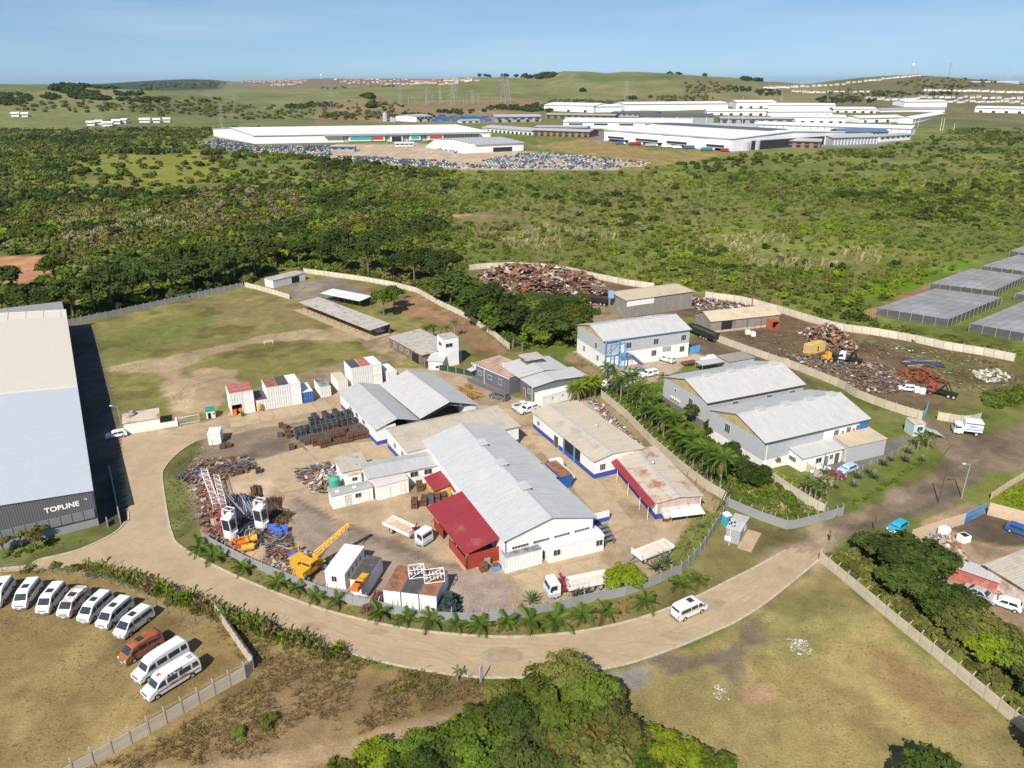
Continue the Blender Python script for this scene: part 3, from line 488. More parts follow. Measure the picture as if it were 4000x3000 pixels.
def downpipe(b, side, u, h, mat=None):
    root, L, W = b; m = MB(); sbox(m, side, u, u+.1, 0.05, h, .03, .13, L, W); m.build('downpipe', mat or WHITE, root)
# ---------------- main hall and its neighbours ----------------
b = shed('long_hall', 'long white hall with silver corrugated gable roof in the middle of the yard', (1659,1722), (1972,2107), 15.3, 5., 6.95, .5, roof=R_MAIN, plinth=(1.1, BLUE), over=.5)
root, L, W = b
for k in range(4): window(b, 'r', 1.2+k*3.55, 2.9, 2.7, .42, 5, name='louvre_window')
for x in (9.5, 18, 27): 
    m = MB().box(x-1.1, x+1.1, W/2-.55, W/2+.75, 6.98, 7.34); m.slab((x-1.3,W/2-.75,7.36),(x+1.3,W/2-.75,7.36),(x+1.3,W/2+.95,7.42),(x-1.3,W/2+.95,7.42), .05); m.build('ridge_vent', R_MAIN, root)
for u in (3.2, 8.6, 14.2, 21.): window(b, 'f', u, 1.7, 1.5, 1.2, 2)
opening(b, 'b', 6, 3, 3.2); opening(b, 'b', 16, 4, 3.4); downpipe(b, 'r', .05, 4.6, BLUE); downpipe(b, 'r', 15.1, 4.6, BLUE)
m = MB()
for k in range(9):
    y = W*k/8; y2 = W*(k+1)/8; f = lambda q: 5+1.95*(1-abs(q-W/2)/(W/2))
    if k < 8: m.bar((L+.3, y, f(y)-.12), (L+.3, y2, f(y2)-.12), .09)
m.build('gable_truss', LBLUE, root)
b = shed('cross_building', 'low white building with weathered beige roof behind the long hall', (1591,1765), (2026,1664), 11., 4., 4.5, .9, roof=R_BEIGE, plinth=(1.1, BLUE), zb=4.2, ridge=False)
root, L, W = b; opening(b, 'r', 3, 5, 3); window(b, 'l', 2, 1.8, 1.3, 1.1); window(b, 'l', 6, 1.8, 1.3, 1.1)
for x, h in ((5.2, 3.2), (12.6, 2.8)): MB().tube((x, 1.6, 4.1), (x, 1.6, 4.4+h), .04).build('flue_pipe', GALV, root)
b = shed('annex', 'white annex with plain grey lean roof on the left of the long hall', (1439,1867), (1711,1815), 5.6, 3.2, 3.7, .55, roof=R_GREY, zb=3.3, plinth=(.9, WHITE))
for u in (1.5, 4.6, 7.6, 10.2): window(b, 'f', u, 1.7, 1.4, 1., 1)
b = shed('annex', 'small white end block with sign lettering and grey lean roof', (1340,1843), (1436,1822), 5.4, 2.9, 3.3, 1., roof=R_OLD)
m = MB()
for k in range(9): sbox(m, 'f', .5+k*.33, .5+k*.33+.2, 2.25, 2.5, .01, .02, b[1], b[2])
m.build('sign_lettering', M('faded_red_print', (.45,.16,.12), .8), b[0]); window(b, 'f', 2.5, 1.1, .8, .9)
b = shed('red_lean_to', 'open sided lean-to with bright red sheet roof beside the long hall', (1673,1982), (1819,2164), 6.6, 2.9, 4.2, 1., wall=REDW, roof=R_RED, skip='flrb', cat='shelter', over=.25)
root, L, W = b
MB().box(L-.12, L, .3, W-.2, 0, 2.5).build('wall', M('red_sheet_end', (.34,.05,.03), .55, .12, .5, wave=('Y', .25, .5)), root); MB().box(8.4, L-.12, 0, .12, 0, 1.9).build('wall', REDW, root)
MB().box(2.2, 5.9, .02, .12, .3, 2.).build('gate', REDW, root); MB().box(8.2, L+.2, -.4, .02, 0, .25).build('kerb_step', conc, root)
for x in (.2, 4, 8, 11.2, L-.25):
    for y in (.15, W-.4): MB().tube((x, y, 0), (x, y, 2.8+(1.2*y/W)), .06).build('post', GALV, root)
b = shed('yellow_kiosk', 'yellow sheet-metal kiosk with rusty red lean roof beside the hall', (1664,1867), (1700,1915), 2.9, 2.3, 2.9, 1., wall=M('yellow_sheet', (.58,.36,.04), .6, .15, 1, wave=('X', .3, .5)), roof=R_RED, cat='kiosk')
door(b, 'r', 1.2, .9, 1.9, M('yellow_door', (.5,.3,.04), .6)); window(b, 'f', 1., 1.2, .9, .7)
b = shed('red_awning', 'narrow red awning over a blue and white wall beside the hall', (1740,1878), (1779,1922), 2.2, 2.5, 3., 1., roof=R_RED, skip='frl', cat='awning', over=.1)
for x in (.2, b[1]-.2): MB().box(x-.1, x+.1, 0, .2, 0, 2.4).build('pillar', WHITE, b[0])
b = shed('equipment_shed', 'smaller white shed with grey gable roof and dark open end beside stacked stillages', (1327,1533), (1469,1677), 9., 3.6, 4.95, .5, roof=R_GREY, plinth=(.9, BLUE), skip='r')
root, L, W = b
for u in (6.3, 10.2, 14.4): window(b, 'f', u, 1.9, 1.5, .9, 1)
MB().box(L-.2, L-.02, .2, 4.2, .9, 3.9).build('wall', WHITE, root); MB().box(L-.2, L-.02, .2, 4.2, 0, .897).build('plinth', BLUE, root)
b = shed('open_workshop', 'big open ended shed with pale gable roof and blue roof truss', (1494,1503), (1646,1629), 12.8, 4.3, 6.4, .5, roof=R_PALE, skip='fr', over=.5)
root, L, W = b; m = MB(); f = lambda q: 4.25+2.05*(1-abs(q-W/2)/(W/2))
for k in range(10):
    y, y2 = W*k/10, W*(k+1)/10; m.bar((L-.1, y, f(y)-.1), (L-.1, y2, f(y2)-.1), .1); m.bar((L-.1, y, f(y)-.75), (L-.1, y2, f(y2)-.75), .08); m.bar((L-.1, y, f(y)-.75), (L-.1, y2, f(y2)-.1), .06)
m.build('truss', LBLUE, root)
for k in range(6): MB().box(k*(L-.3)/5, k*(L-.3)/5+.22, .02, .24, 0, 4.2).build('post', LBLUE, root)
MB().box(L-3.2, L, W-2.6, W-.2, 0, 4.2).build('side_wall', WHITE, root); MB().box(L-5, L-.2, 0, .16, 0, 1.9).build('side_wall', WHITE, root)
b = shed('workshop', 'long white workshop with blue base band and beige roof beside the driveway', (2083,1608), (2323,1801), 10.6, 3.7, 4.55, .34, roof=R_BEIGE, roof_b=roofmat('roof_sand', (.56,.48,.36), (.50,.43,.33), .55), plinth=(1., BLUE), zb=4.1)
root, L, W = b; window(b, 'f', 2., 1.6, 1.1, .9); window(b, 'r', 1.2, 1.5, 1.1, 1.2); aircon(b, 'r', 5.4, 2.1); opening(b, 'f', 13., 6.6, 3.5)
door(b, 'f', 9.4, 1.7, 2.5, GLASS, name='glass_door')
for x in (13.4, 17.5): MB().box(x, x+.25, -.3, -.05, 0, 3.6).build('post', LBLUE, root)
for x, y in ((13.5, 7.2),): m = MB().tube((x, y, 4.1), (x, y, 4.75), .22, n=10); m.tube((x, y, 4.75), (x, y, 5.05), .36, .15, n=10); m.build('whirl_vent', GALV, root)
b = shed('workshop', 'lower workshop with red verandah strip and faded pink sheet end wall', (2400,1770), (2565,1962), 8.2, 3.3, 3.8, .5, roof=R_RUST, plinth=(1., BLUE), zb=3.4, wall_side=PINKW, skip='r')
root, L, W = b; MB().box(L-.18, L, .18, W-.18, 1., 3.4).build('wall', M('faded_pink_end', (.50,.36,.30), .7, .12, .6, wave=('Y', .25, .5), c2=(.42,.25,.2), c2s=.5), root); MB().box(L-.18, L+.02, 0, W, 0, .997).build('plinth', BLUE, root)
MB().slab((-.2,-1.5,2.75),(L+.2,-1.5,2.75),(L+.2,-.4,3.2),(-.2,-.4,3.2), .06).build('verandah_roof', R_RED, root)
for x in (.2, 5, 10, 15, L-.2): MB().tube((x, -1.35, 0), (x, -1.35, 2.72), .05).build('post', WHITE, root)
m = MB().tube((7, 4.6, 3.7), (7, 4.6, 4.3), .2, n=10); m.tube((7, 4.6, 4.3), (7, 4.6, 4.6), .34, .15, n=10); m.build('whirl_vent', GALV, root)
for u in (3, 8, 13): window(b, 'f', u, 1.5, 1.4, 1.1)
for k, (x0, ln) in enumerate(((6., 7.), (14., 5.))):           # low stores along the far side of the hall
    o_, rz_, _ = frame(P(1659,1722,5.), P(1972,2107,5.)); u2 = Vector((math.cos(rz_), math.sin(rz_), 0)); n2_ = Vector((-u2.y, u2.x, 0)); p_ = Vector(o_)+u2*x0+n2_*15.45
    t = thing('side_store', ('longer','shorter')[k]+' low store with worn dark roof against the far side of the hall', 'store', p_, rz_); MB().box(0, ln, 0, 2.4, 0, 2.6).build('wall', WHITE, t); MB().slab((-.2,0,3.),(ln+.2,0,3.),(ln+.2,2.8,2.66),(-.2,2.8,2.66), .07).build('roof', R_OLD, t)
# office, cabin, tower, old store
b = shed('office', 'charcoal office with flat pink stained roof behind the dark suv', (1842,1418), (1990,1480), 8.6, 4.1, 4.15, 1., wall=DKGREY, roof=R_FLAT, over=-.3)
root, L, W = b
MB().box(-.05, L+.05, -.12, -.002, 4.02, 4.2).build('gutter', WHITE, root)
for u in (2.6, 6.4): window(b, 'f', u, 1.9, 1.3, 1., 2)
window(b, 'f', 10.2, 1.6, 1.2, 1.4, 2); downpipe(b, 'f', 4.9, 4., WHITE); aircon(b, 'f', .8, 3.2)
MB().slab((.1,-1.7,2.9),(2.1,-1.7,2.9),(2.1,-.1,3.1),(.1,-.1,3.1), .08).build('porch_roof', R_PALE, root)
MB().box(.5, L+.2, -1.8, -1.6, 0, .95).build('low_wall', DKGREY, root); m = MB()
for k in range(14): m.tube((1+k, -1.7, .95), (1+k, -1.7, 1.5), .02, n=4)
m.tube((1, -1.7, 1.5), (L, -1.7, 1.5), .025, n=4); m.build('railing', GALV, root)
b = shed('office', 'charcoal office wing with wide pale corrugated roof above the white cabin', (2033,1478), (2084,1512), 14.2, 3.9, 4.6, .4, wall=DKGREY, roof=R_PALE, zb=4.1)
window(b, 'f', 3.6, 1.6, 1.1, 1., 2); door(b, 'f', 1.5, .9, 2.1, M('red_door', (.25,.08,.07), .6)); downpipe(b, 'f', 5.6, 3.8)
b = shed('office', 'charcoal office rear block with low grey roof and rooftop box', (1960,1425), (2030,1475), 13., 4.2, 5., .5, wall=DKGREY, roof=R_PALE, zb=4.2, skip='f')
root, L, W = b; MB().box(1., 4.4, 4.6, 8.8, 4.4, 6.).build('rooftop_room', DKGREY, root); MB().slab((.5,4.1,6.3),(4.9,4.1,6.1),(4.9,9.3,6.1),(.5,9.3,6.3), .1).build('rooftop_roof', R_OLD, root)
window(b, 'f', 3., 3.1, .9, .8); aircon(b, 'f', .6, 4.3)
q_ = P(1733,1327,7.4)+Vector((3.6,2.05,0)); b = shed('tower', 'tall white square watch tower with two dark slit windows', (1733,1327), px_of(q_.x,q_.y,q_.z), 4.2, 7.4, 7.55, 1., roof=R_OLD, over=.05, cat='tower')
root, L, W = b; window(b, 'f', .5, 5.2, 1.9, .95, 1); window(b, 'l', 1.2, 5.2, 2., .95, 1); m = MB()
for k in range(5): m.bar((L+.05, .6, 1.2+k*1.2), (L+.9, .6, 1.2+k*1.2), .05)
m.bar((L+.9, .6, .05), (L+.9, .6, 6.2), .06); m.bar((L+.9, 2., .05), (L+.9, 2., 6.2), .06); m.build('ladder_frame', LBLUE, root)
b = shed('pump_house', 'small white lean roofed room at the foot of the tower', (1673,1408), (1728,1412), 4.4, 2.4, 3.2, 1., roof=R_PALE, cat='building'); opening(b, 'f', 1.9, .8, .7, .4)
b = shed('old_store', 'old brown timber store with patched asbestos roof beside the tower', (1521,1317), (1649,1387), 9.8, 3.1, 3.6, 1., wall=M('old_boards', (.16,.12,.085), .9, .3, 2, c2=(.28,.22,.16), c2s=1, c2t=.55), roof=R_OLD, cat='store')
for u in (2.5, 6., 9.5): window(b, 'f', u, 1.2, 1.2, 1.1, 2)
opening(b, 'f', 12.6, 3.6, 2.5)
b = shed('gatehouse', 'white gatehouse with rust streaked tin roof beside the sliding gate', (481,1655), (622,1632), 4.6, 2.5, 2.9, 1., roof=R_RUST, cat='gatehouse', over=.2); door(b, 'l', 1, .9, 2, BLUE)
root, L, W = b; MB().box(L+.002, L+2.9, 0, .2, 0, 1.2).build('yard_wall', WHITE, root); MB().box(L+2.9, L+3.3, -.1, .3, 0, 1.9).build('gate_pillar', WHITE, root)
m = MB().tube((1.8, 3.2, 2.8), (1.8, 3.2, 3.5), .75, n=14); m.tube((1.8, 3.2, 3.5), (1.8, 3.2, 3.9), .75, .2, n=14); m.build('roof_tank', M('tank_grey', (.28,.28,.29), .6), root, smooth=True)
# carports at the back
POSTW = M('dark_timber', (.10,.07,.05), .9, .2, 2)
def carport(label, pA, pB, W, ze, zr, roof, n):
    b = shed('carport', label, pA, pB, W, ze, zr, 1., roof=roof, skip='flrb', cat='carport', over=.3); root, L, W = b
    for k in range(n):
        x = .2+(L-.4)*k/(n-1); MB().tube((x, .2, 0), (x, .2, ze-.02), .07, n=5).build('post', POSTW, root); MB().tube((x, W-.2, 0), (x, W-.2, zr-.06), .07, n=5).build('post', POSTW, root)
    MB().box(0, L, W-.1, W, .2, zr-.1).build('back_wall', M('dark_sheeting', (.09,.085,.08), .9, .3), root); return b
b = carport('long open carport with patched grey sheet roof on timber posts', (1172,1182), (1446,1290), 6.8, 2.6, 3.1, R_OLD, 11)
MB().box(-1.5, b[1]+.5, -1.6, 6.4, .0, .09).build('floor_slab', conc, b[0]); MB().box(14.5, 17.5, 1, 5, 2.86, 2.9+.1).build('pale_sheet', R_PALE, b[0])
carport('short open carport with bright silver roof behind the long carport', (1256,1146), (1405,1176), 5.4, 2.6, 3., roofmat('roof_bright', (.66,.68,.68), (.45,.25,.15), .66), 6)
b = shed('storage_shed', 'white corrugated storage shed with dark open bay at the back fence', (1066,1097), (1190,1066), 4.6, 2.7, 3., 1., wall=M('white_sheet', (.68,.70,.72), .5, .1, .8, wave=('X', .4, .5)), roof=R_OLD, over=.15, cat='shed'); opening(b, 'f', b[1]*.57, b[1]*.24, 2.3)
# big sheds on the right
b = shed('factory', 'two storey grey and white factory with pale roof and blue gantry at its corner', (2359,1331), (2696,1285), 14.5, 7.6, 9.6, .5, wall=CLAD, wall_side=CLADY, roof=R_PALE, plinth=(3.8, WHITE), gable=TRANSL, gutter=LBLUE)
root, L, W = b
for u in (6.6, 14.7, 23.2): window(b, 'f', u, 4.7, 1.5, 1.5, 2)
for u in (14.3, 23.): window(b, 'f', u, 1.6, 1.4, 1.5, 2, .02)
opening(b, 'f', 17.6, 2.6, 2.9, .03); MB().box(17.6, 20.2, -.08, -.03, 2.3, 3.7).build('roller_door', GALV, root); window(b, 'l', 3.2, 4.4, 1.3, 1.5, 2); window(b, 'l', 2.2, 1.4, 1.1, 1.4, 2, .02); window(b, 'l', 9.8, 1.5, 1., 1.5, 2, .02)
m = MB()                                                     # outside stair with landing
m.box(4.2, 7.6, -1.5, -.03, 3.3, 3.42)
for k in range(12): m.box(7.6+k*.32, 7.92+k*.32, -1.45, -.4, 3.1-k*.28, 3.16-k*.28)
m.bar((7.6,-1.48,3.35), (11.5,-1.48,.05), .14); m.bar((7.6,-.38,3.35), (11.5,-.38,.05), .14); m.bar((4.3,-1.4,0), (4.3,-1.4,3.3), .1); m.bar((7.4,-1.4,0), (7.4,-1.4,3.3), .1)
for k in range(8): m.tube((4.3+k*.95,-1.48,3.4-max(0,k-3)*.8), (4.3+k*.95,-1.48,4.4-max(0,k-3)*.8), .025, n=4)
m.build('outside_stair', LBLUE, root); MB().box(5, 6, -.1, -.03, 3.85, 5.8).build('door', WHITE, root)
m = MB()                                                     # gantry hoist frame
for x in (.4, 4.4):
    for y in (-3.2, -.4): m.box(x-.12, x+.12, y-.12, y+.12, 0, 7.2)
    m.bar((x,-3.2,.3), (x,-.4,3.6), .09); m.bar((x,-.4,3.6), (x,-3.2,7), .09)
for y in (-3.2, -.4):
    m.box(.28, 4.52, y-.1, y+.1, 7.2, 7.45)
    m.bar((.4,y,3.6), (4.4,y,7.1), .08); m.box(.5, 4.3, y-.05, y+.05, 3.5, 3.65)
m.build('gantry_frame', LBLUE, root); opening(b, 'f', 1., 3.1, 3.4, .03)
for x in (8, 16): MB().box(x, x+2.2, W/2-.6, W/2+.6, 9.6, 9.95).build('ridge_vent', R_PALE, root)
b = shed('warehouse', 'grey warehouse with pale gable roof and yellowed gable sheeting, farther of the twin sheds', (2764,1572), (3141,1500), 16., 6., 8.4, .5, wall=CLAD, wall_side=CLADY, roof=R_PALE, plinth=(1.4, M('grey_plinth', (.16,.16,.165), .9, .15, 1)), gable=TRANSL, gutter=M('black_gutter', (.04,.04,.045), .5))
root, L, W = b
for u in (6.6, 15.7, 22.): window(b, 'f', u, 4.2, 1.6, .8, 4)
window(b, 'l', 4.8, 3., 1.5, 1.7, 2); window(b, 'l', 11, 4.2, .5, .6, 0)
for x in (4.5, 11, 17, 23): MB().box(x, x+2, W/2-.7, W/2+.7, 8.4, 8.78).build('ridge_vent', R_PALE, root)
for k in range(4): aircon(b, 'l', 9.2+k*.95, 2.2, .8)
b = shed('warehouse', 'grey and white warehouse with pale gable roof, nearer of the twin sheds', (2990,1727), (3395,1634), 16.3, 6., 8.4, .5, wall=CLAD, wall_side=CLADY, roof=R_PALE, plinth=(2.1, WHITE), gable=TRANSL, gutter=M('black_gutter', (.04,.04,.045), .5))
root, L, W = b; window(b, 'l', 9.8, 3.4, 1.5, 1.8, 2); downpipe(b, 'f', .5, 5.8); MB().box(14.5, L-.1, -.03, -.002, 3.4, 5.8).build('white_panel', WHITE, root)
for u in (17.2, 20.4, 23.): window(b, 'f', u, 4., 1.2, 1.1, 2, .03)
MB().box(L-2.4, L-.05, -.12, -.03, 2.4, 5.4).build('blue_door', M('blue_sheet_door', (.03,.16,.40), .5, .1, 1, wave=('X', .3, .5)), root)
for u in (18.8, 21.7): aircon(b, 'f', u, 4.3)
for x in (4.5, 11, 17, 23): MB().box(x, x+2, W/2-.7, W/2+.7, 8.4, 8.78).build('ridge_vent', R_PALE, root)
b = shed('warehouse_office', 'low white office with pale lean roof in front of the nearer warehouse', (3137,1790), (3292,1751), 5.6, 2.9, 3.9, 1., roof=R_PALE, cat='building', over=.3)
window(b, 'l', 1.6, 1.2, 1.7, .9, 3); window(b, 'f', 3.4, 1.1, 1.4, 1., 1); door(b, 'f', 5.6, .9, 2.1, M('grey_door', (.22,.22,.23), .5)); door(b, 'f', 8.2, 1.1, 2.2, M('panel_door_brown', (.13,.10,.085), .6)); window(b, 'f', 6.9, 1.2, .8, .9, 1)
b = shed('garage', 'grey clad garage block with beige lean roof beside the office', (3319,1746), (3464,1714), 5.2, 3.5, 4., 1., wall=CLAD, wall_side=CLADY, roof=R_TAN, cat='garage', over=.15); door(b, 'l', .6, 1.8, 2.3, M('cream_door', (.50,.46,.38), .6))
SHEETW = M('scrapyard_sheet_wall', (.25,.235,.20), .7, .12, .5, wave=('X', .4, .4), c2=(.34,.31,.27), c2s=.4, c2t=.6)
b = shed('scrapyard_shed', 'large tan roofed grey sheet shed in the scrapyard beside a blue rooftop tank', (2447,1174), (2707,1138), 10., 5.6, 6.1, .8, wall=SHEETW, roof=R_TAN, zb=5.8, ridge=False, cat='shed')
root, L, W = b; MB().box(.2, 10.4, -.05, -.003, 3.6, 5.3).build('white_board', WHITE, root); MB().box(-2.4, -1.1, 5.2, 6.6, 5.2, 7.4).build('blue_tank_box', M('pale_blue', (.25,.50,.68), .6), root)
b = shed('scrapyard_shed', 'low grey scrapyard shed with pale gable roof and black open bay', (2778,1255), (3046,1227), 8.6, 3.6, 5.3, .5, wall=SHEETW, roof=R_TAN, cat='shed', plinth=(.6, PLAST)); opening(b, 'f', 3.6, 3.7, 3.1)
for u in (8, 12.4, 17.2): MB().box(u, u+.12, -.1, -.003, .1, 3.5).build('post', POSTW, b[0])
# grey building on the left edge, lettered front
TL_WALL = M('charcoal_ribbed_sheet', (.115,.118,.125), .5, .06, .3, wave=('Y', .34, .8))
loc = (-68.2, 107.7, 0); rz = rad(120.5); root = thing('grey_warehouse', 'huge grey warehouse with dark ribbed lettered front at the left edge', 'building', loc, rz)
L, W, ze, zr = 121., 34., 6.6, 9.5; b = (root, L, W); top = lambda y: ze+(zr-ze)*y/W
MB().box(0, L, 0, .2, 0, ze-.05).build('wall', M('grey_plaster', (.26,.265,.275), .85, .08, .5), root)
MB().box(0, .2, .202, W, 0, 1.5).build('plinth', M('grey_plaster', (.2,.2,.2)), root)
MB().xprism([(-.02,1.503),(W,1.503),(W,top(W)-.08),(-.02,ze-.08)], -.06, .19).build('ribbed_front', TL_WALL, root)
MB().box(L-.2, L, .202, W, 0, zr-.2).build('wall', MATS['grey_plaster'], root)
R_TL = roofmat('roof_blue_grey', (.50,.54,.58), None, per=.7, st=.15, nn=.03); R_TLB = roofmat('roof_cream', (.66,.60,.50), None, per=.7, st=.15, nn=.03)
MB().slab((-.3,-.3,ze),(52,-.3,ze),(52,W,zr),(-.3,W,zr), .08).build('roof', R_TL, root); MB().slab((52.01,-.3,ze+.25),(112,-.3,ze+.25),(112,W,zr+.25),(52.01,W,zr+.25), .3).build('roof', R_TLB, root)
r2 = MB().slab((112.01,-.3,ze+.25),(L+.3,-.3,ze+.25),(L+.3,W,zr+.25),(112.01,W,zr+.25), .3).build('roof', roofmat('roof_cream_light', (.70,.65,.56), None, per=.7, st=.1), root)
for k in range(8): y = 1+k*4.2; MB().slab((112.2,y,top(y)+.32),(L,y,top(y)+.32),(L,y+.1,top(y)+.33),(112.2,y+.1,top(y)+.33), .05).build('roof_batten', GALV, r2)
MESHG = M('perforated_grey_screen', (.19,.195,.205), .6, .1, 3, bump=.5, bs=25)
for k in range(11): MB().box(-.30, -.10, .25+k*1.62, 1.78+k*1.62, 1.75, 3.25).build('screen_panel', MESHG, root)
def text_mesh(s, size, ext=.03, off=0.):
    cu = bpy.data.curves.new('lettering', 'FONT'); cu.body = s; cu.size = size; cu.extrude = ext; cu.offset = off; cu.resolution_u = 3
    o = bpy.data.objects.new('t', cu); me = bpy.data.meshes.new_from_object(o); bpy.data.objects.remove(o); return me
def lettering(s, size, mat, parent, loc, rot, off=.0, ext=.03, sx=1.):
    me = text_mesh(s, size, ext, off); me.materials.clear(); me.materials.append(mat); return put('lettering', me, parent, loc, rot=rot, scale=(sx, 1, 1))
PW = M('bright_white', (.85,.85,.85), .5, .02)
lettering('TOPLINE', 1.17, PW, root, (-.12, 6.9, 4.45), (rad(90), 0, rad(-90)), .035, sx=1.05); lettering('TM', .32, PW, root, (-.12, 1.25, 5.15), (rad(90), 0, rad(-90)), .01)
MB().box(-1.6, -.05, -1.3, -1.1, 0, 1.2).box(-1.6, 20, -3.2, -3., 0, 1.3).build('side_wall', MATS['grey_plaster'], root)
# bottom right yard
b = shed('brick_store', 'pale roofed brick store in the cluttered yard at the right edge', (3862,2210), (4010,2300), 9.5, 3.2, 3.9, 1., wall=M('worn_brick_render', (.48,.33,.24), .9, .2, .8, c2=(.62,.56,.48), c2s=.4, c2t=.5), roof=R_BEIGE, cat='building', over=.5); opening(b, 'f', 7.6, 1.6, 2.2)
# ---------------- containers and cabins ----------------
CW, CL, CH = 2.44, 6.06, 2.59
CCOL = {'white': M('container_white', (.74,.74,.72), .55, .08, .8, c2=(.55,.50,.43), c2s=.6, c2t=.68), 'red': M('container_red', (.42,.13,.11), .6, .15, 1, c2=(.50,.22,.18), c2s=.5), 'rust': M('container_rust', (.34,.13,.06), .85, .3, 1.5, c2=(.10,.09,.085), c2s=.7, c2t=.52),
  'dark': M('container_tar', (.075,.073,.07), .85, .2, 1.2, c2=(.12,.11,.10), c2s=.8), 'blue': M('container_blue', (.025,.10,.36), .5, .12, 1), 'grey': M('container_grey', (.30,.30,.30), .7, .15, 1, c2=(.10,.10,.10), c2s=.3, c2t=.55), 'yellow': M('container_yellow', (.62,.43,.14), .6, .1, 1, c2=(.5,.33,.12), c2s=.6),
  'tan': M('container_tan', (.55,.47,.34), .7, .12, 1), 'orange': M('container_orange', (.42,.10,.04), .7, .2, 1)}
_cc = {}
def corr(m, p, q, z0, z1, n, d):                             # a corrugated wall from p to q, ribs d deep to the left of pq
    p, q = Vector(p), Vector(q); e = (q-p); nn = Vector((-e.y, e.x, 0)).normalized()*d; pts = []
    for k in range(n):
        for s, t in ((0, 0), (.35, 0), (.5, 1), (.85, 1)): pts.append(p+e*((k+s)/n)+nn*t)
    pts.append(q); vs = [(a.x,a.y,z0) for a in pts]+[(a.x,a.y,z1) for a in pts]; N = len(pts)
    m.add(vs, [(i,i+1,N+i+1,N+i) for i in range(N-1)])
def cmesh(kind, Lc, col):
    k = (kind, Lc, col)
    if k in _cc: return _cc[k]
    m = MB()
    if kind == 'frame':
        for x in (0, CW-.14):
            for y in (0, Lc-.14): m.box(x, x+.14, y, y+.14, 0, CH)
            m.box(x+.02, x+.12, .14, Lc-.14, 0, .16); m.box(x+.02, x+.12, .14, Lc-.14, CH-.1, CH)
        for y in (.01, Lc-.13): m.box(.14, CW-.14, y, y+.12, 0, .16); m.box(.14, CW-.14, y, y+.12, CH-.12, CH)
    elif kind == 'sideL': corr(m, (.03,Lc-.14,0), (.03,.14,0), .16, CH-.1, int(Lc*2.3), .05)
    elif kind == 'sideR': corr(m, (CW-.03,.14,0), (CW-.03,Lc-.14,0), .16, CH-.1, int(Lc*2.3), .05)
    elif kind == 'end': corr(m, (CW-.14,Lc-.03,0), (.14,Lc-.03,0), .16, CH-.12, 6, .05)
    elif kind == 'front': corr(m, (.14,.03,0), (CW-.14,.03,0), .16, CH-.12, 6, .05)
    elif kind == 'roof': m.box(.03, CW-.03, .03, Lc-.03, CH-.04, CH+.012)
    elif kind == 'door':
        m.box(.005, 1.06, 0, .05, .17, CH-.13)
        for z in (.6, 1.2, 1.8): m.box(.08, .99, -.02, 0, z, z+.07)
    elif kind == 'bars':
        for x in (.28, .78): m.tube((x,-.04,.1), (x,-.04,CH-.06), .025, n=5); m.box(x-.1, x+.1, -.05, -.02, 1.05, 1.13)
    _cc[k] = m.mesh(kind, CCOL[col] if kind != 'bars' else GALV); return _cc[k]
def container(label, loc, az, col='white', roof=None, lvl=0, Lc=CL, front='door', group=None):
    t = thing('shipping_container', label, 'container', (loc[0], loc[1], lvl*(CH+.02)+.02), rad(az), group)
    for k in ('frame', 'sideL', 'sideR', 'end'): put({'sideL':'side_wall','sideR':'side_wall','end':'end_wall'}.get(k, k), cmesh(k, Lc, col), t)
    put('roof', cmesh('roof', Lc, roof or col), t)
    if front == 'door':
        for x in (.15, 1.23): d = put('door', cmesh('door', Lc, col), t, (x, .03, 0)); put('locking_bar', cmesh('bars', Lc, col), d)
    elif front == 'rib': put('end_wall', cmesh('front', Lc, col), t)
    return t
def along(px0, az, s, z=0):
    p = P(*px0, z); return (p.x+math.cos(rad(az))*s, p.y+math.sin(rad(az))*s, 0)
a0 = (908,1625); AZ = 27
container('lower white container with its front open showing a red inside', along(a0, AZ, 0), AZ, 'white', 'white', front='none')
MB().box(.12, CW-.12, .3, 5.8, .2, .24).build('red_floor', CCOL['red'], bpy.data.objects['shipping_container'])
container('white red-roofed container stacked above the open one', along(a0, AZ, 0), AZ, 'white', 'red', 1)
container('lower white container directly right of the open one', along(a0, AZ, 2.5), AZ, 'white', 'white', front='rib')
container('white red-roofed container, right one of the upper red-roofed pair', along(a0, AZ, 2.5), AZ, 'white', 'red', 1, front='rib')
container('white ground container with bare dark roof behind the yellow mixer', along(a0, AZ, 5.3), AZ, 'white', 'dark')
for k, (lo, up, f) in enumerate((('rust', 'rust', 'door'), ('dark', 'dark', 'door'), ('white', 'white', 'rib'))):
    nm = ('rusty-roofed', 'black-roofed', 'white-roofed')[k]
    container('white container on the ground under the %s one' % nm, along(a0, AZ, 7.8+2.5*k), AZ, 'white', 'white', front=f)
    container('%s white container in the upper row of three' % nm, along(a0, AZ, 7.8+2.5*k), AZ, 'white', up, 1, front=f)
container('blue container with partly white roof at the end of the row', along(a0, AZ, 15.5), AZ, 'blue', 'white')
container('single white container with grey stained roof standing apart from the rows', P(1254,1554), AZ, 'white', 'grey')
a1 = (1322,1529)
container('white container with tan roof, lowest left of the stack behind the small shed', along(a1, 28, 0), 28, 'white', 'tan')
for k, up in enumerate(('dark', 'red', 'white')):
    container('ground container under the %s-roofed one behind the small shed' % ('tar-black','grey and red','white')[k], along(a1, 28, 2.5*(k+1)+1), 28, front='door' if k < 2 else 'rib')
    container('%s-roofed upper white container behind the small shed' % ('tar-black','grey and red','white')[k], along(a1, 28, 2.5*(k+1)+1), 28, 'white', up, 1, front='door' if k < 2 else 'rib')
container('white container at the right end, half hidden by the open workshop roof', along(a1, 28, 12.2), 28, 'white', 'white')
container('short white ribbed container standing alone beside the gate', P(816,1740), 12, 'white', 'white', Lc=3., front='rib')
fr, cz, _ = frame(P(1501,2366), P(1702,2391)); CZ = math.degrees(cz)
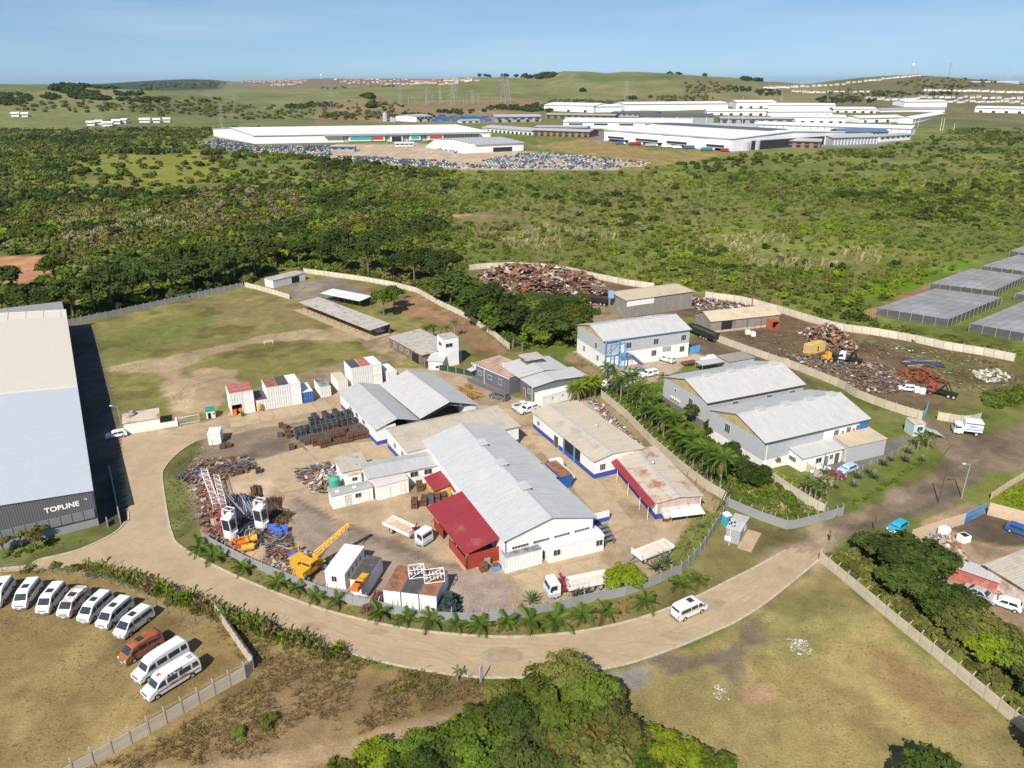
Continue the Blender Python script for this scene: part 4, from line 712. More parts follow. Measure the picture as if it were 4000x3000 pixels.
for k, (rf, d) in enumerate((('rust', 'rust and maroon roofed'), ('dark', 'black roofed'), ('rust', 'salmon roofed'))):
    container('%s white container in the row of three by the grey wall' % d, along((1501,2366), CZ, 2.6*k), CZ, 'white', rf, front='rib')
container('white container with tar-dark roof carrying orange machinery by the grey wall', P(1372,2322), CZ-2, 'white', 'dark', front='rib')
p = P(1976,2241); container('white ribbed container with brown grimy roof beside the red lean-to', (p.x+2.44*math.cos(rad(114.5)), p.y+2.44*math.sin(rad(114.5)), 0), -65.5, 'white', 'grey')
container('blue container with rusty roof beside the truck behind the hall', P(2172,1846), -155, 'blue', 'rust')
t = container('yellow container with black logo standing in the scrapyard', P(3150,1372), 5, 'yellow', 'yellow')
t.location = (*P(3136,1377)[:2], 0); t.rotation_euler = (0, 0, rad(-57)); BLK = M('black_print', (.02,.02,.02), .6)
lettering('M', .8, BLK, t, (2.5, 2.6, 1.35), (rad(90), 0, rad(90)), .02, .01); lettering('SC', .6, BLK, t, (2.5, 2.6, .75), (rad(90), 0, rad(90)), .02, .01)
b = P(3014,1290); t = container('rusty red short container beside the scrapyard shed', b, 15, 'orange', 'orange', Lc=3., front='none')
def cabin(name, label, g0, g1, W, h, hr, roof, rp=.5, wins=(), doors=(), wall=None, lwin=()):
    p, q = P(*g0), P(*g1); a, c2_ = px_of(p.x, p.y, h), px_of(q.x, q.y, h)
    b = shed(name, label, a, c2_, W, h, hr, rp, wall=wall or WHITE, roof=roof, over=.1, cat='cabin', ridge=False)
    for u, w, z, hh in wins: window(b, 'f', u, z, w, hh, 1)
    for u in doors: door(b, 'f', u, .85, 2., WHITE, .12)
    for u in lwin: window(b, 'l', u, 1.2, .7, .8, 1)
    for x in (.3, b[1]/2, b[1]-.5):
        for y in (.2, W-.4): MB().box(x, x+.3, y, y+.3, -.05, .12).build('footing', conc, b[0])
    return b
WR = M('cabin_roof_white', (.74,.74,.73), .5, .06, .5); GR = M('cabin_roof_grey', (.40,.40,.38), .8, .1, .6)
cabin('site_cabin', 'long white site cabin with two windows in front of the hall gable', (2143,2200), (2357,2150), 3., 2.6, 2.8, WR, .5, ((.8,1.1,1.1,1.), (8.,1.1,1.1,1.)), (4.2,), lwin=(1.8,))
b = cabin('site_cabin', 'white site cabin with grey roof and barred door beside the green tank', (1302,1990), (1459,1952), 2.6, 2.5, 2.6, GR, .5, ((4.,1.,1.2,.8),), (5.6,)); m = MB()
for k in range(5): m.bar((2.2+.25*k,-.08,.15), (2.2+.25*k,-.08,2.2), .03)
for k in range(4): m.bar((2.2,-.08,.2+.6*k), (3.2,-.08,.2+.6*k), .03)
m.build('barred_door', GALV, b[0]); MB().box(.9, 1.5, .8, 1.4, 2.68, 2.76).box(3.9, 4.5, .8, 1.4, 2.68, 2.76).build('skylight', PW, b[0])
cabin('site_cabin', 'white site cabin with two doors and pinkish roof beside the annex', (1476,1956), (1598,1924), 3., 2.7, 2.8, M('cabin_roof_pink', (.62,.56,.53), .7, .06, .5), .5, (), (1.5, 4.2))
cabin('site_cabin', 'long white cabin with three small windows in front of the charcoal office', (2120,1592), (2262,1549), 3., 2.5, 2.65, WR, .5, ((2.6,.4,1.4,.5), (5.6,.4,1.4,.5), (8.6,.4,1.4,.5)), (1.6, 4.4))
b = cabin('site_cabin', 'white prefab hut with shallow gable roof beside the yellow drill rig', (1275,2291), (1351,2302), 7., 2.6, 2.65, WR, .5, ((1.,.75,1.1,.9),)); root, L, W = b
for k in range(4): window(b, 'r', 1.+k*1.4, 1.3, .5, .7, 0)
b = cabin('toilet_block', 'small white block with rusty roof and blue window behind the cabin', (1364,1905), (1414,1895), 2.4, 2.4, 2.7, R_RUST, 1., ((.7,.9,1.2,.7),))
b = cabin('guard_hut', 'small grey guard hut with pale lean roof beside the portable toilet', (2832,2113), (2886,2129), 5., 2.4, 2.6, R_PALE, .5, (), (), wall=M('grey_hut_sheet', (.33,.34,.36), .6, .08, 1, wave=('X', .3, .3)))
root, L, W = b; window(b, 'r', 2.6, 1.2, .7, .7, 1); MB().box(-.1, .9, -.06, -.01, .25, 1.).build('white_notice', PW, root); MB().box(L, L+2.2, -1, 5.2, .0, .07).build('paved_step', conc, root)
m = MB().tube((.9,-.9,0), (.9,-.9,4.6), .05); m.build('camera_mast', WHITE, root); m = MB()
for q in ((.5,0), (-.4,.2), (.1,-.4)): m.box(.9+q[0]-.12, .9+q[0]+.12, -.9+q[1]-.2, -.9+q[1]+.1, 4.3, 4.5); m.bar((.9,-.9,4.4), (.9+q[0],-.9+q[1],4.4), .03)
m.build('camera', BLK, root)
t = thing('portable_toilet', 'turquoise portable toilet with white roof beside the guard hut', 'toilet', P(2835,2052), rad(20)); TQ = M('turquoise_plastic', (.06,.42,.52), .45, .08, 2)
MB().box(-.55, .55, -.55, .55, 0, 2.05).build('body', TQ, t); m = MB().box(-.4, .4, -.58, -.55, .15, 1.95); m.build('door', M('turquoise_door', (.05,.36,.46), .45), t); MB().prism([(-.6,-.6),(.6,-.6),(.6,.6),(-.6,.6)], 2.05, 2.14).prism([(-.45,-.5),(.45,-.5),(.45,.5),(-.45,.5)], 2.14, 2.34).build('roof', PW, t)
b = cabin('guard_house', 'pale blue roadside guard house with rusty tin roof by the scrapyard gate', (3563,1705), (3606,1702), 2.8, 2.7, 2.95, R_RUST, 1., ((.8,1.2,1.2,.9),), (), wall=M('pale_blue_wall', (.48,.58,.60), .8, .1, 1)); MB().slab((b[1]+.1,-1.2,1.6),(b[1]+3.2,-2.2,.5),(b[1]+3.6,1,.5),(b[1]+.1,1.6,1.6), .06).build('lean_sheet', R_PALE, b[0])
b = cabin('playhouse', 'white children playhouse with bright green roof beside the gate', (808,1637), (842,1632), 2.2, 1.7, 2.3, M('green_plastic_roof', (.02,.24,.13), .5, .15, 2), .5, ((1.4,.45,.8,.45),)); opening(b, 'f', .3, .7, 1.35)
t = thing('water_tank', 'ribbed green plastic water tank behind the site cabin', 'tank', P(1309,1912)); GT = M('green_tank', (.07,.38,.25), .45, .06, 2); m = MB()
for k in range(9): m.tube((0,0,.02+k*.25), (0,0,.22+k*.25), 1.02, n=24, cap=True); m.tube((0,0,.2+k*.25), (0,0,.27+k*.25), .98, n=24)
m.tube((0,0,2.27), (0,0,2.62), 1.02, .35, n=24); m.build('body', GT, t, smooth=False); MB().tube((0,0,2.6), (0,0,2.72), .3, n=14).build('lid', GT, t)
# tanks beside the pink workshop
t = thing('tank_rack', 'low white sheet roof on a frame before the rusty gas tanks', 'shelter', P(2620,2052), rad(15)); MB().slab((0,0,1.5),(6.2,0,1.3),(6.2,2.8,1.9),(0,2.8,2.1), .07).build('roof', WHITE, t)
for x in (.2, 3, 6): MB().tube((x,.2,0), (x,.2,1.4), .05).build('post', GALV, t); MB().tube((x,2.6,0), (x,2.6,1.85), .05).build('post', GALV, t)
for k, (x, y) in enumerate(((2592,2022), (2634,2012), (2672,2004))):
    t = thing('gas_tank', 'rust stained white cylinder tank, %s from the left beside the pink wall' % ORD[k], 'tank', P(x, y), rad(100), 'tanks beside the pink wall'); m = MB(); rr = .72
    m.tube((-1.6,0,1.35), (1.6,0,1.35), rr, n=16); m.tube((1.6,0,1.35), (1.95,0,1.35), rr, .35, n=16); m.tube((-1.95,0,1.35), (-1.6,0,1.35), .35, rr, n=16)
    m.build('shell', M('tank_rusty_white', (.60,.56,.51), .6, .15, 1, c2=(.30,.14,.07), c2s=.9, c2t=.6), t, smooth=False)
    for x2 in (-1.2, 1.2): MB().box(x2-.15, x2+.15, -.6, .6, 0, .8).build('saddle', RUSTY, t)
# ---------------- walls and fences ----------------
UB = MB().box(0, 1, -.5, .5, 0, 1)
_ub = {}
def unit(mat):
    if mat.name not in _ub: _ub[mat.name] = UB.mesh('piece', mat)
    return _ub[mat.name]
PREB = M('precast_beige', (.52,.45,.34), .9, .1, 1, c2=(.40,.33,.23), c2s=.6, c2t=.62, rand=.08, fine=.06); PREG = M('precast_grey', (.27,.275,.28), .9, .08, .8, rand=.06, fine=.05); PREW = M('precast_white', (.60,.54,.44), .9, .12, 1, c2=(.42,.32,.22), c2s=.5, c2t=.6, rand=.1, fine=.06)
POSTC = M('post_concrete', (.42,.38,.31), .9, .15, 1.5)
def resample(w, bay):
    o = [Vector((*w[0], 0))]; pts = [Vector((*p, 0)) for p in w]; rest = bay
    for a, b in zip(pts[:-1], pts[1:]):
        d = (b-a).length; t = rest
        while t <= d: o.append(a.lerp(b, t/d)); t += bay
        rest = t-d
    if (o[-1]-pts[-1]).length > bay*.4: o.append(pts[-1])
    return o
def pwall(name, label, pts, h, bay, mat, rows=1, post=None, ph=.25, arm=0, gap=None, cat='wall'):
    w = resample(pp(pts), bay); t = thing(name, label, cat, (w[0].x, w[0].y, 0)); o0 = w[0]
    pm = MB().box(-.07, .07, -.07, .07, -.05, h+ph)
    if arm: pm.add([(-.05,-.06,h+ph),(.05,-.06,h+ph),(.05,.06,h+ph),(-.05,.06,h+ph),(-.04,.32*arm-.05,h+ph+.32),(.04,.32*arm-.05,h+ph+.32),(.04,.32*arm+.05,h+ph+.36),(-.04,.32*arm+.05,h+ph+.36)], [(0,1,5,4),(1,2,6,5),(2,3,7,6),(3,0,4,7),(4,5,6,7)])
    pm = pm.mesh('post', post or POSTC)
    for i, (a, b) in enumerate(zip(w[:-1], w[1:])):
        d = b-a; rz = math.atan2(d.y, d.x); put('post', pm, t, a-o0, rz)
        if gap and i in gap: continue
        rh = h/rows
        for r in range(rows):
            e = math.sin(i*7.1+r*3.3)*.004
            put('panel' if rows == 1 else 'plank', unit(mat), t, a-o0+Vector((math.cos(rz)*.08-math.sin(rz)*e, math.sin(rz)*.08+math.cos(rz)*e, r*rh+.005)), rz, (d.length-.16, .06, rh-.015))
    put('post', pm, t, w[-1]-o0, rz); return t, w
GW = [(792,2111),(852,2147),(903,2173),(944,2195),(1060,2246),(1200,2302),(1290,2334),(1371,2360),(1455,2378),(1539,2398),(1634,2417),(1726,2427),(1823,2430),(1920,2427),(2020,2415),(2111,2399),(2206,2377),(2300,2352),(2427,2332),(2477,2316),(2585,2273),(2667,2235),(2696,2204),(2743,2153),(2787,2077),(2819,2027),(2838,1985)]
pwall('precast_wall', 'curved grey panel wall along the roadside edge of the yard', GW, 1.55, 2.1, PREG, 1, M('post_grey', (.30,.30,.30), .9), .3, 1)
pwall('precast_wall', 'grey panel wall enclosing the overgrown plot beside the guard hut', [(2844,1979),(2960,2030),(3080,2071),(3180,2045),(3290,2014)], 1.7, 2.1, PREG, 1, MATS['post_grey'], .25, 1)
pwall('precast_wall', 'beige plank wall between the workshops and the palm strip', [(2348,1553),(2444,1632),(2539,1732),(2661,1838),(2750,1907),(2840,1962)], 1.9, 2.1, PREB, 5, None, .2, 1)
pwall('precast_wall', 'pale plank wall across the overgrown plot below the dark trees', [(2994,1866),(3080,1925),(3150,1970),(3219,2008)], 1.8, 2.1, PREW, 5, None, .2, 1)
pwall('precast_wall', 'beige wall joining the near warehouse corner to its car park', [(2975,1824),(3073,1803),(3149,1840),(3250,1900)], 1.6, 2.1, PREB, 4)
wl_, ww = pwall('precast_wall', 'tan plank wall with angled post tops around the wrecked van lot', [(845,2400),(905,2490),(960,2570),(1000,2628),(860,2705),(740,2775),(600,2858),(480,2925),(330,3010),(150,3110)], 1.75, 1.95, PREB, 6, POSTC, .3, -1)
m = MB(); 
for a, b in zip(ww[:-1], ww[1:]):
    d = b-a; n = 9
    for k in range(n*4):
        f = lambda k: a+d*(k/(n*4))+Vector((math.cos(k*1.57)*.16*(-d.y/d.length), math.cos(k*1.57)*.16*d.x/d.length, 2.2+math.sin(k*1.57)*.16))-ww[0]
        m.tube(f(k), f(k+1), .012, n=3, cap=False)
m.build('razor_wire', M('wire_steel', (.45,.45,.46), .4, metal=.5), wl_)
pwall('precast_wall', 'long beige plank wall along the open field on the right', [(3200,2192),(3330,2300),(3500,2445),(3700,2610),(3900,2778),(4080,2930)], 1.75, 1.95, PREB, 6, POSTC, .2, 1)
pwall('precast_wall', 'white stained wall between the scrapyard and the shade net farm', [(2940,1192),(3047,1222),(3160,1258),(3278,1291),(3420,1310),(3560,1335),(3700,1366),(3850,1390),(3960,1412)], 2.2, 2.4, PREW, 1)
pwall('precast_wall', 'grey brown wall between the twin warehouses and the scrapyard', [(2790,1330),(2922,1380),(3120,1449),(3294,1519),(3332,1548),(3440,1590),(3538,1622),(3600,1640)], 2., 2.4, PREB, 1)
pwall('precast_wall', 'short beige wall behind the white delivery truck', [(3660,1640),(3771,1658),(3826,1645)], 1.9, 2.2, PREB, 1)
pwall('precast_wall', 'pale broken wall behind the great scrap heap', [(1833,1056),(1883,1050),(1990,1045),(2117,1051),(2220,1065),(2315,1087),(2450,1115),(2560,1130)], 2.2, 2.4, PREW, 1)
pwall('precast_wall', 'pale broken wall behind the scrapyard sheds', [(2754,1163),(2820,1172),(2884,1180),(2935,1192)], 2.2, 2.4, PREW, 1)
pwall('precast_wall', 'grey shaded wall along the top of the grass field', [(253,1274),(420,1240),(600,1200),(780,1160),(958,1121)], 1.8, 2.4, PREG, 1, M('post_pale', (.45,.42,.36), .9), .3)
pwall('precast_wall', 'whitewashed wall running up to the storage shed in the field corner', [(958,1121),(1010,1133),(1070,1150),(1132,1169)], 1.7, 2.2, PREW, 4)
pwall('precast_wall', 'pale curved wall behind the carports under the trees', [(1187,1066),(1292,1080),(1413,1097),(1530,1118),(1628,1143),(1713,1192),(1819,1242),(1918,1306),(1990,1366)], 1.8, 2.4, PREW, 1)
pwall('mesh_fence', 'dark green mesh fence beside the white tower', [(1660,1432),(1700,1443),(1770,1455),(1855,1472)], 1.5, 2.4, M('green_mesh', (.02,.06,.035), .9, .2, 2), 1, GALV, .1, cat='fence')
PL2 = M('peach_plaster', (.58,.44,.31), .9, .14, .6, c2=(.40,.30,.22), c2s=.35, c2t=.58, fine=.06)
pwall('plaster_wall', 'peach plastered wall with blue gate beside the rubbish heap', [(3558,2113),(3640,2085),(3762,2048)], 2.1, 3.2, PL2, 1, PL2, .02)
pwall('plaster_wall', 'tall peach plastered wall behind the blue car', [(3857,2011),(3930,2030),(4060,2066)], 2.4, 3.5, PL2, 1, PL2, .02)
pwall('plaster_wall', 'low plaster wall beside the green plot at the right edge', [(3870,1950),(3930,1910),(4030,1850)], 1.4, 3., PL2, 1, PL2, .02)
def wfence(label, pts, bay, h, wires=(), mat=None, mesh=None, cat='fence', name='wire_fence', r=.045, lean=0):
    w = resample(pp(pts), bay); t = thing(name, label, cat, (w[0].x, w[0].y, 0)); pm = MB().tube((0,0,-.1), (lean,0,h), r, r*.8, n=5).mesh('post', mat or POSTW)
    for a in w: put('post', pm, t, a-w[0])
    m = MB()
    for a, b in zip(w[:-1], w[1:]):
        for z in wires: m.tube(a-w[0]+Vector((0,0,z)), b-w[0]+Vector((0,0,z)), .01, n=3, cap=False)
    if wires: m.build('wire', GALV, t)
    return t
wfence('timber post and wire fence above the row of wrecked vans', [(-60,2235),(120,2228),(227,2240),(322,2255),(412,2272),(484,2298),(565,2335),(641,2390),(720,2419),(795,2451),(840,2420)], 2.6, 1.35, (.3,.6,.9,1.2))
wfence('leaning post fence along the green verge beside the driveway', [(862,1728),(790,1775),(735,1822),(705,1870),(722,1920),(745,1965),(765,2015),(785,2065)], 2.3, 1.5, (.5,1.,1.4))
wfence('tall thin fence between the field and the grey warehouse', [(359,1279),(385,1370),(410,1470),(435,1570),(456,1641)], 3., 1.9, (.4,.9,1.4,1.8))
wfence('row of leaning dark posts along the workshop boundary strip', [(2400,1578),(2470,1650),(2540,1722),(2620,1800),(2700,1878),(2780,1962)], 3.2, 1.3, (), RUSTY, lean=.3)
wfence('row of posts behind the grey wall beside the drawbar trailer', [(2600,2260),(2680,2150),(2740,2060),(2790,1990)], 3.2, 1.4, (.6,1.2), RUSTY)
wfence('post fence around the car park of the near warehouse', [(3270,1880),(3350,1850),(3450,1805),(3540,1760),(3580,1740)], 2.4, 1.5, (.5,1.,1.4), POSTC)
# gates
def rgate(label, g0, g1, h, mat, name='gate', panel=None):
    loc, rz, L = frame(P(*g0), P(*g1)); t = thing(name, label, 'gate', loc, rz); m = MB().box(0, L, -.04, .04, .1, .2).box(0, L, -.04, .04, h-.1, h); m.build('rail', mat, t); n = int(L/.18); pm = MB().box(-.015, .015, -.015, .015, .2, h-.1).mesh('bar', mat)
    for k in range(n+1): put('bar', pm, t, (k*L/n, 0, 0))
    if panel: MB().box(L*panel[0], L*panel[1], -.06, -.045, .15, panel[2]).build('panel', panel[3], t)
    return t
rgate('white barred sliding gate between the gatehouse and the playhouse', (692,1662), (782,1645), 1.7, WHITE)
rgate('blue and grey barred gate in the peach wall', (3764,2046), (3845,2006), 2.1, LBLUE, panel=(.02, .3, 1., M('blue_panel', (.04,.20,.52), .5)))
rgate('light blue gate standing open beside the factory', (2692,1386), (2733,1376), 2.2, LBLUE, panel=(.02, .98, 2.1, M('sky_blue_sheet', (.10,.36,.66), .5, .1, 1)))
rgate('blue steel gate at the end of the scrapyard wall', (3604,1642), (3622,1600), 2.2, LBLUE)
# ---------------- vehicles ----------------
TYRE = M('tyre_rubber', (.025,.025,.026), .9); RIM = M('wheel_rim', (.42,.42,.43), .4, .1, 4); BUMP = M('bumper_grey', (.16,.165,.17), .6); LAMP = M('headlamp', (.72,.74,.75), .15); TAIL = M('tail_lamp', (.35,.02,.02), .3); ARCH = M('wheel_arch', (.02,.02,.02), .9)
def paint(n, c): return M('paint_'+n, c, .28, .04, .8, c2=tuple(k*.8 for k in c), c2s=.8, c2t=.66, spec=.5)
PAINT = {'white': paint('white', (.76,.76,.75)), 'grey': paint('grey', (.13,.135,.14)), 'silver': paint('silver', (.42,.43,.45)), 'blue': paint('blue', (.03,.10,.34)), 'turq': paint('turquoise', (.03,.36,.52)), 'rust': M('paint_rust', (.34,.105,.035), .9, .25, 1.2, c2=(.17,.07,.035), c2s=1., c2t=.55, fine=.15), 'maroon': paint('maroon', (.22,.03,.04)),
 'torn': M('paint_torn_white', (.70,.66,.60), .7, .2, 1.5, c2=(.42,.30,.20), c2s=1.2, c2t=.54, fine=.12), 'yellow': M('paint_yellow', (.68,.36,.03), .5, .12, 1, c2=(.45,.24,.05), c2s=.9, c2t=.62), 'red': M('paint_red', (.36,.06,.04), .6, .2, 1), 'black': paint('black', (.03,.03,.033)), 'lblue': paint('pale_blue', (.42,.52,.66)), 'dblue': paint('dark_blue', (.02,.05,.2))}
_wm = {}
def wheel(t, x, y, r, w, side):
    k = (round(r, 2), round(w, 2))
    if k not in _wm: _wm[k] = (MB().tube((0,-w/2,0), (0,w/2,0), r, n=16).mesh('wheel', TYRE), MB().tube((0,-w/2-.012,0), (0,w/2+.012,0), r*.58, n=12).mesh('rim', RIM))
    o = put('wheel', _wm[k][0], t, (x, y, r)); put('rim', _wm[k][1], o)
def vehicle(name, label, cat, front, rear, prof, hw, belt, tum, wheels, wr, glass, sides, color, zf=.0, zr_=.0, bump=True, crush=None, loc=None, rz=None, group=None, mid=None):
    """closed coachwork lofted from a side outline, with separate glass, lamps and wheels; +x is forward, origin at the middle"""
    if loc is None:
        a, b = P(*front, zf), P(*rear, zr_); d = a-b; rz = math.atan2(d.y, d.x); c0 = (a+b)/2; loc = (c0.x, c0.y, 0)
    t = thing(name, label, cat, loc, rz, group); zt = max(p[1] for p in prof); hy = lambda z: hw-tum*max(0, (z-belt)/(zt-belt))
    n = len(prof); cx = sum(p[0] for p in prof)/n; cz = sum(p[1] for p in prof)/n; V = []; c = .07
    for s in (-1, 1):
        for ring in ((0, 1) if s < 0 else (1, 0)):
            for x, z in prof:
                f = 1-c/max(.5, math.hypot(x-cx, z-cz)); q = (x, z) if ring else (cx+(x-cx)*f, cz+(z-cz)*f)
                V.append((q[0], s*(hy(z)-(c if ring else 0)), q[1]))
    if crush:
        x0, x1, am, z0 = crush
        V = [(x+R.uniform(-am,am)*.6, y+R.uniform(-am,am)*.5, z-abs(R.uniform(-am,am))) if (x0 < x < x1 and z > z0) else (x,y,z) for x,y,z in V]
    Fs = [tuple(range(n))]+[(r*n+i, (r+1)*n+i, (r+1)*n+(i+1)%n, r*n+(i+1)%n) for r in range(3) for i in range(n)]+[tuple(range(4*n-1, 3*n-1, -1))]
    m = MB(); m.add(V, Fs); me = m.mesh('body', PAINT[color]); me.flip_normals(); body = put('body', me, t)
    for nm, (x0,z0), (x1,z1) in glass:                          # windscreen, rear window: between two outline points
        dx, dz = x1-x0, z1-z0; l = math.hypot(dx, dz); nx, nz = -dz/l, dx/l
        if nz < 0 and abs(nz) > .15: nx, nz = -nx, -nz
        if (nm == 'windscreen' and nx < 0) or (nm == 'rear_window' and nx > 0): nx, nz = -nx, -nz
        q = [(x0+nx*o, s*(hy(z0)-.13), z0+nz*o) for o in (.012,) for s in (-1, 1)]+[(x1+nx*.012, s*(hy(z1)-.13), z1+nz*.012) for s in (1, -1)]
        MB().add(q, [(0,1,2,3)]).build(nm, GLASS, t)
    for poly in sides:
        for s in (-1, 1): MB().add([(x, s*(hy(z)+.008), z) for x, z in poly], [tuple(range(len(poly)))]).build('side_window', GLASS, t)
    xf, xb = max(p[0] for p in prof), min(p[0] for p in prof); zl = belt*.72
    for x in wheels:
        for s in (-1, 1):
            am = MB().add([(x+math.cos(a*math.pi/8)*wr*1.22, s*(hw+.004), wr+math.sin(a*math.pi/8)*wr*1.22) for a in range(-1, 10)], [tuple(range(11))]); am.build('wheel_arch', ARCH, t)
            wheel(t, x, s*(hw-.09), wr, .22, s)
    if bump: MB().box(xf-.12, xf+.05, -hw+.05, hw-.05, .3, .55).build('bumper', BUMP, t); MB().box(xb-.05, xb+.12, -hw+.05, hw-.05, .3, .55).build('bumper', BUMP, t)
    MB().box(xf-.1, xf+.006, -hw*.55, hw*.55, zl-.09, zl+.07).build('grille', BUMP, t); MB().box(xf+.051, xf+.062, -.26, .26, .38, .5).build('number_plate', PAINT['white'], t)
    for s in (-1, 1):
        MB().box(xb+.3, xf-.3, s*(hw+.002)-.004, s*(hw+.002)+.004, .33, .42).build('sill', BUMP, t)
        for u_ in (-.12, .16): MB().box(xf*u_*2-.012, xf*u_*2+.012, s*(hw+.003)-.003, s*(hw+.003)+.003, .44, belt).build('door_seam', BUMP, t)
        MB().box(xf-.18, xf-.0, s*(hw-.2)-.16, s*(hw-.2)+.16, zl-.1, zl+.1).build('headlight', LAMP, t); MB().box(xb-.012, xb+.1, s*(hw-.14)-.09, s*(hw-.14)+.09, zl, zl+.35).build('tail_light', TAIL, t)
    return t
HI = [(-2.6,.32),(-2.68,.8),(-2.62,1.5),(-2.5,2.0),(-2.25,2.2),(-1.2,2.27),(0,2.28),(.8,2.25),(1.3,2.12),(2.2,1.3),(2.55,1.08),(2.66,.7),(2.62,.32)]
def hiace(label, front, rear, color='white', crush=None, band=None, **k):
    t = vehicle('minibus', label, 'minibus', front, rear, HI, .94, 1.15, .14, (-1.55, 1.55), .34, [('windscreen', (1.42,2.03), (2.12,1.38)), ('rear_window', (-2.52,1.95), (-2.62,1.4))],
      [[(-2.35,1.3),(-.5,1.3),(-.5,1.85),(-2.25,1.85)], [(-.4,1.3),(.75,1.3),(.75,1.85),(-.4,1.85)], [(.9,1.25),(1.85,1.25),(1.35,1.85),(.9,1.85)]], color, crush=crush, **k)
    MB().box(-.4, .45, -.45, .45, 2.282, 2.30).build('roof_hatch', GLASS, t)
    for s in (-1, 1): MB().box(1.75, 1.95, s*1.0-.06, s*1.0+.06, 1.25, 1.5).build('mirror', BUMP, t)
    return t
Zv = lambda x, y: (x*.482, 2200+y*.482)
VANS = [((-60,378),(60,75),'white','white minibus cut off by the left edge of the picture',None), ((150,388),(285,85),'white','white minibus with bright windscreen, second in the wrecked row',None), ((325,438),(500,108),'white','white minibus with dented roof hatch, third in the wrecked row',(-.6,.6,.06,2)),
 ((492,468),(690,138),'torn','white minibus with its roof torn and crumpled brown',(-2.7,1.6,.26,1.6)), ((650,508),(885,178),'white','white minibus with blue windscreen band, fifth in the wrecked row',None), ((800,556),(1050,225),'white','white minibus with smashed front, sixth in the wrecked row',(1.6,2.7,.16,.6)), ((945,622),(1215,305),'white','white minibus with crushed cab, nearest the burnt one',(.9,2.7,.28,.9))]
for k, (f, r, c_, lb, cr) in enumerate(VANS):
    t = hiace(lb, Zv(*f), Zv(*r), c_, cr, zf=.3, zr_=2.2, group='wrecked minibuses lined up in the lot')
    if k == 4: MB().box(1.25, 1.3, -.5, .5, 2.12, 2.2).build('sun_band', PAINT['turq'], t)
    if k in (2, 3): MB().box(2.66, 2.7, -.26, .26, .42, .54).build('number_plate', PAINT['yellow'], t)
t = hiace('burnt out rusty orange minibus shell', Zv(950,835), Zv(1320,505), 'rust', (-2.7,2.7,.07,1.), zf=.3, zr_=2.1, group='wrecked minibuses lined up in the lot')
SP = [(-3.3,.35),(-3.4,.9),(-3.38,1.7),(-3.25,2.35),(-3.,2.5),(-1,2.58),(.6,2.56),(1.5,2.42),(1.9,2.1),(2.45,1.35),(3.1,1.12),(3.4,.85),(3.42,.35)]
def sprinter(label, f, r, **k):
    return vehicle('minibus', label, 'minibus', f, r, SP, .98, 1.3, .14, (-2.1,2.35), .36, [('windscreen', (1.95,2.05), (2.4,1.42)), ('rear_window', (-3.3,2.1), (-3.38,1.5))],
      [[(-3.1,1.4),(-2.3,1.4),(-2.3,2.05),(-3.05,2.05)], [(-2.1,1.4),(-.6,1.4),(-.6,2.05),(-2.1,2.05)], [(-.4,1.4),(.9,1.4),(.9,2.05),(-.4,2.05)], [(1.1,1.35),(2.25,1.35),(1.8,1.95),(1.1,2.05)]], 'white', zf=.3, zr_=2.45, group='wrecked minibuses lined up in the lot', **k)
sprinter('big clean white minibus beside the burnt shell', Zv(1085,972), Zv(1500,585))
t = sprinter('white minibus with red bird stickers and script lettering on its side', Zv(1135,1125), Zv(1620,705), crush=(.9,3.,.14,1.9))
RP = M('red_sticker', (.5,.05,.04), .5); DBP = M('navy_stripe', (.03,.03,.1), .5)
lettering('It is Well', .5, BLK, t, (.75, .915, 2.14), (rad(84), 0, rad(180)), .006, .006)
MB().box(-3.2, 2.2, .985, .992, .82, .94).build('stripe', DBP, t)
def flat(name, mat, t, pts, y): MB().add([(x, y, z) for x, z in pts], [tuple(range(len(pts)))]).build(name, mat, t)
flat('red_sticker', RP, t, [(-1.9,1.0),(-.6,1.06),(.3,.98),(1.,1.12),(.4,1.2),(-.5,1.14),(-1.2,1.28)], .99); flat('bird_sticker', RP, t, [(-2.9,1.55),(-2.5,1.7),(-2.35,2.0),(-2.3,1.72),(-2.1,1.8),(-2.3,1.58),(-2.6,1.5)], .985)
MB().add([(1.3,-.35,2.485),(1.75,.0,2.35),(1.35,.1,2.47),(1.2,.45,2.5),(1.15,.05,2.51)], [(0,1,2,3,4)]).build('bird_sticker', RP, t)
for x in (-2.7, -2.4): MB().tube((x,.3,2.53), (x,.3,2.56), .14, n=10).tube((x,-.1,2.53), (x,-.1,2.56), .14, n=10).build('roof_vent', BUMP, t)
t = hiace('white minibus taxi with yellow stripe driving along the tan road', (2738,2375), (2640,2420)); t['group'] = 'x'; del t['group']
for s in (-1, 1): MB().box(-2.5, 2.3, s*.948-.004, s*.948+.004, 1.05, 1.16).build('yellow_stripe', PAINT['yellow'], t)
# cars and pickups
HB = [(-1.95,.3),(-2.02,.75),(-1.95,1.05),(-1.6,1.42),(-1.1,1.5),(.2,1.48),(.55,1.38),(1.15,.98),(1.85,.82),(2.02,.6),(2.,.3)]
SD = [(-2.15,.3),(-2.25,.7),(-2.2,.98),(-1.55,1.05),(-.95,1.42),(.1,1.45),(.45,1.36),(1.05,.98),(1.95,.82),(2.2,.6),(2.2,.3)]
BK = [(-2.5,.4),(-2.55,.8),(-2.52,1.1),(-.62,1.1),(-.6,1.55),(-.45,1.68),(.5,1.68),(.72,1.6),(1.25,1.1),(2.3,.98),(2.5,.75),(2.5,.4)]
BC = [(-2.5,.4),(-2.55,.8),(-2.5,1.2),(-2.35,1.62),(-2.2,1.7),(-.45,1.7),(.5,1.7),(.72,1.6),(1.25,1.1),(2.3,.98),(2.5,.75),(2.5,.4)]
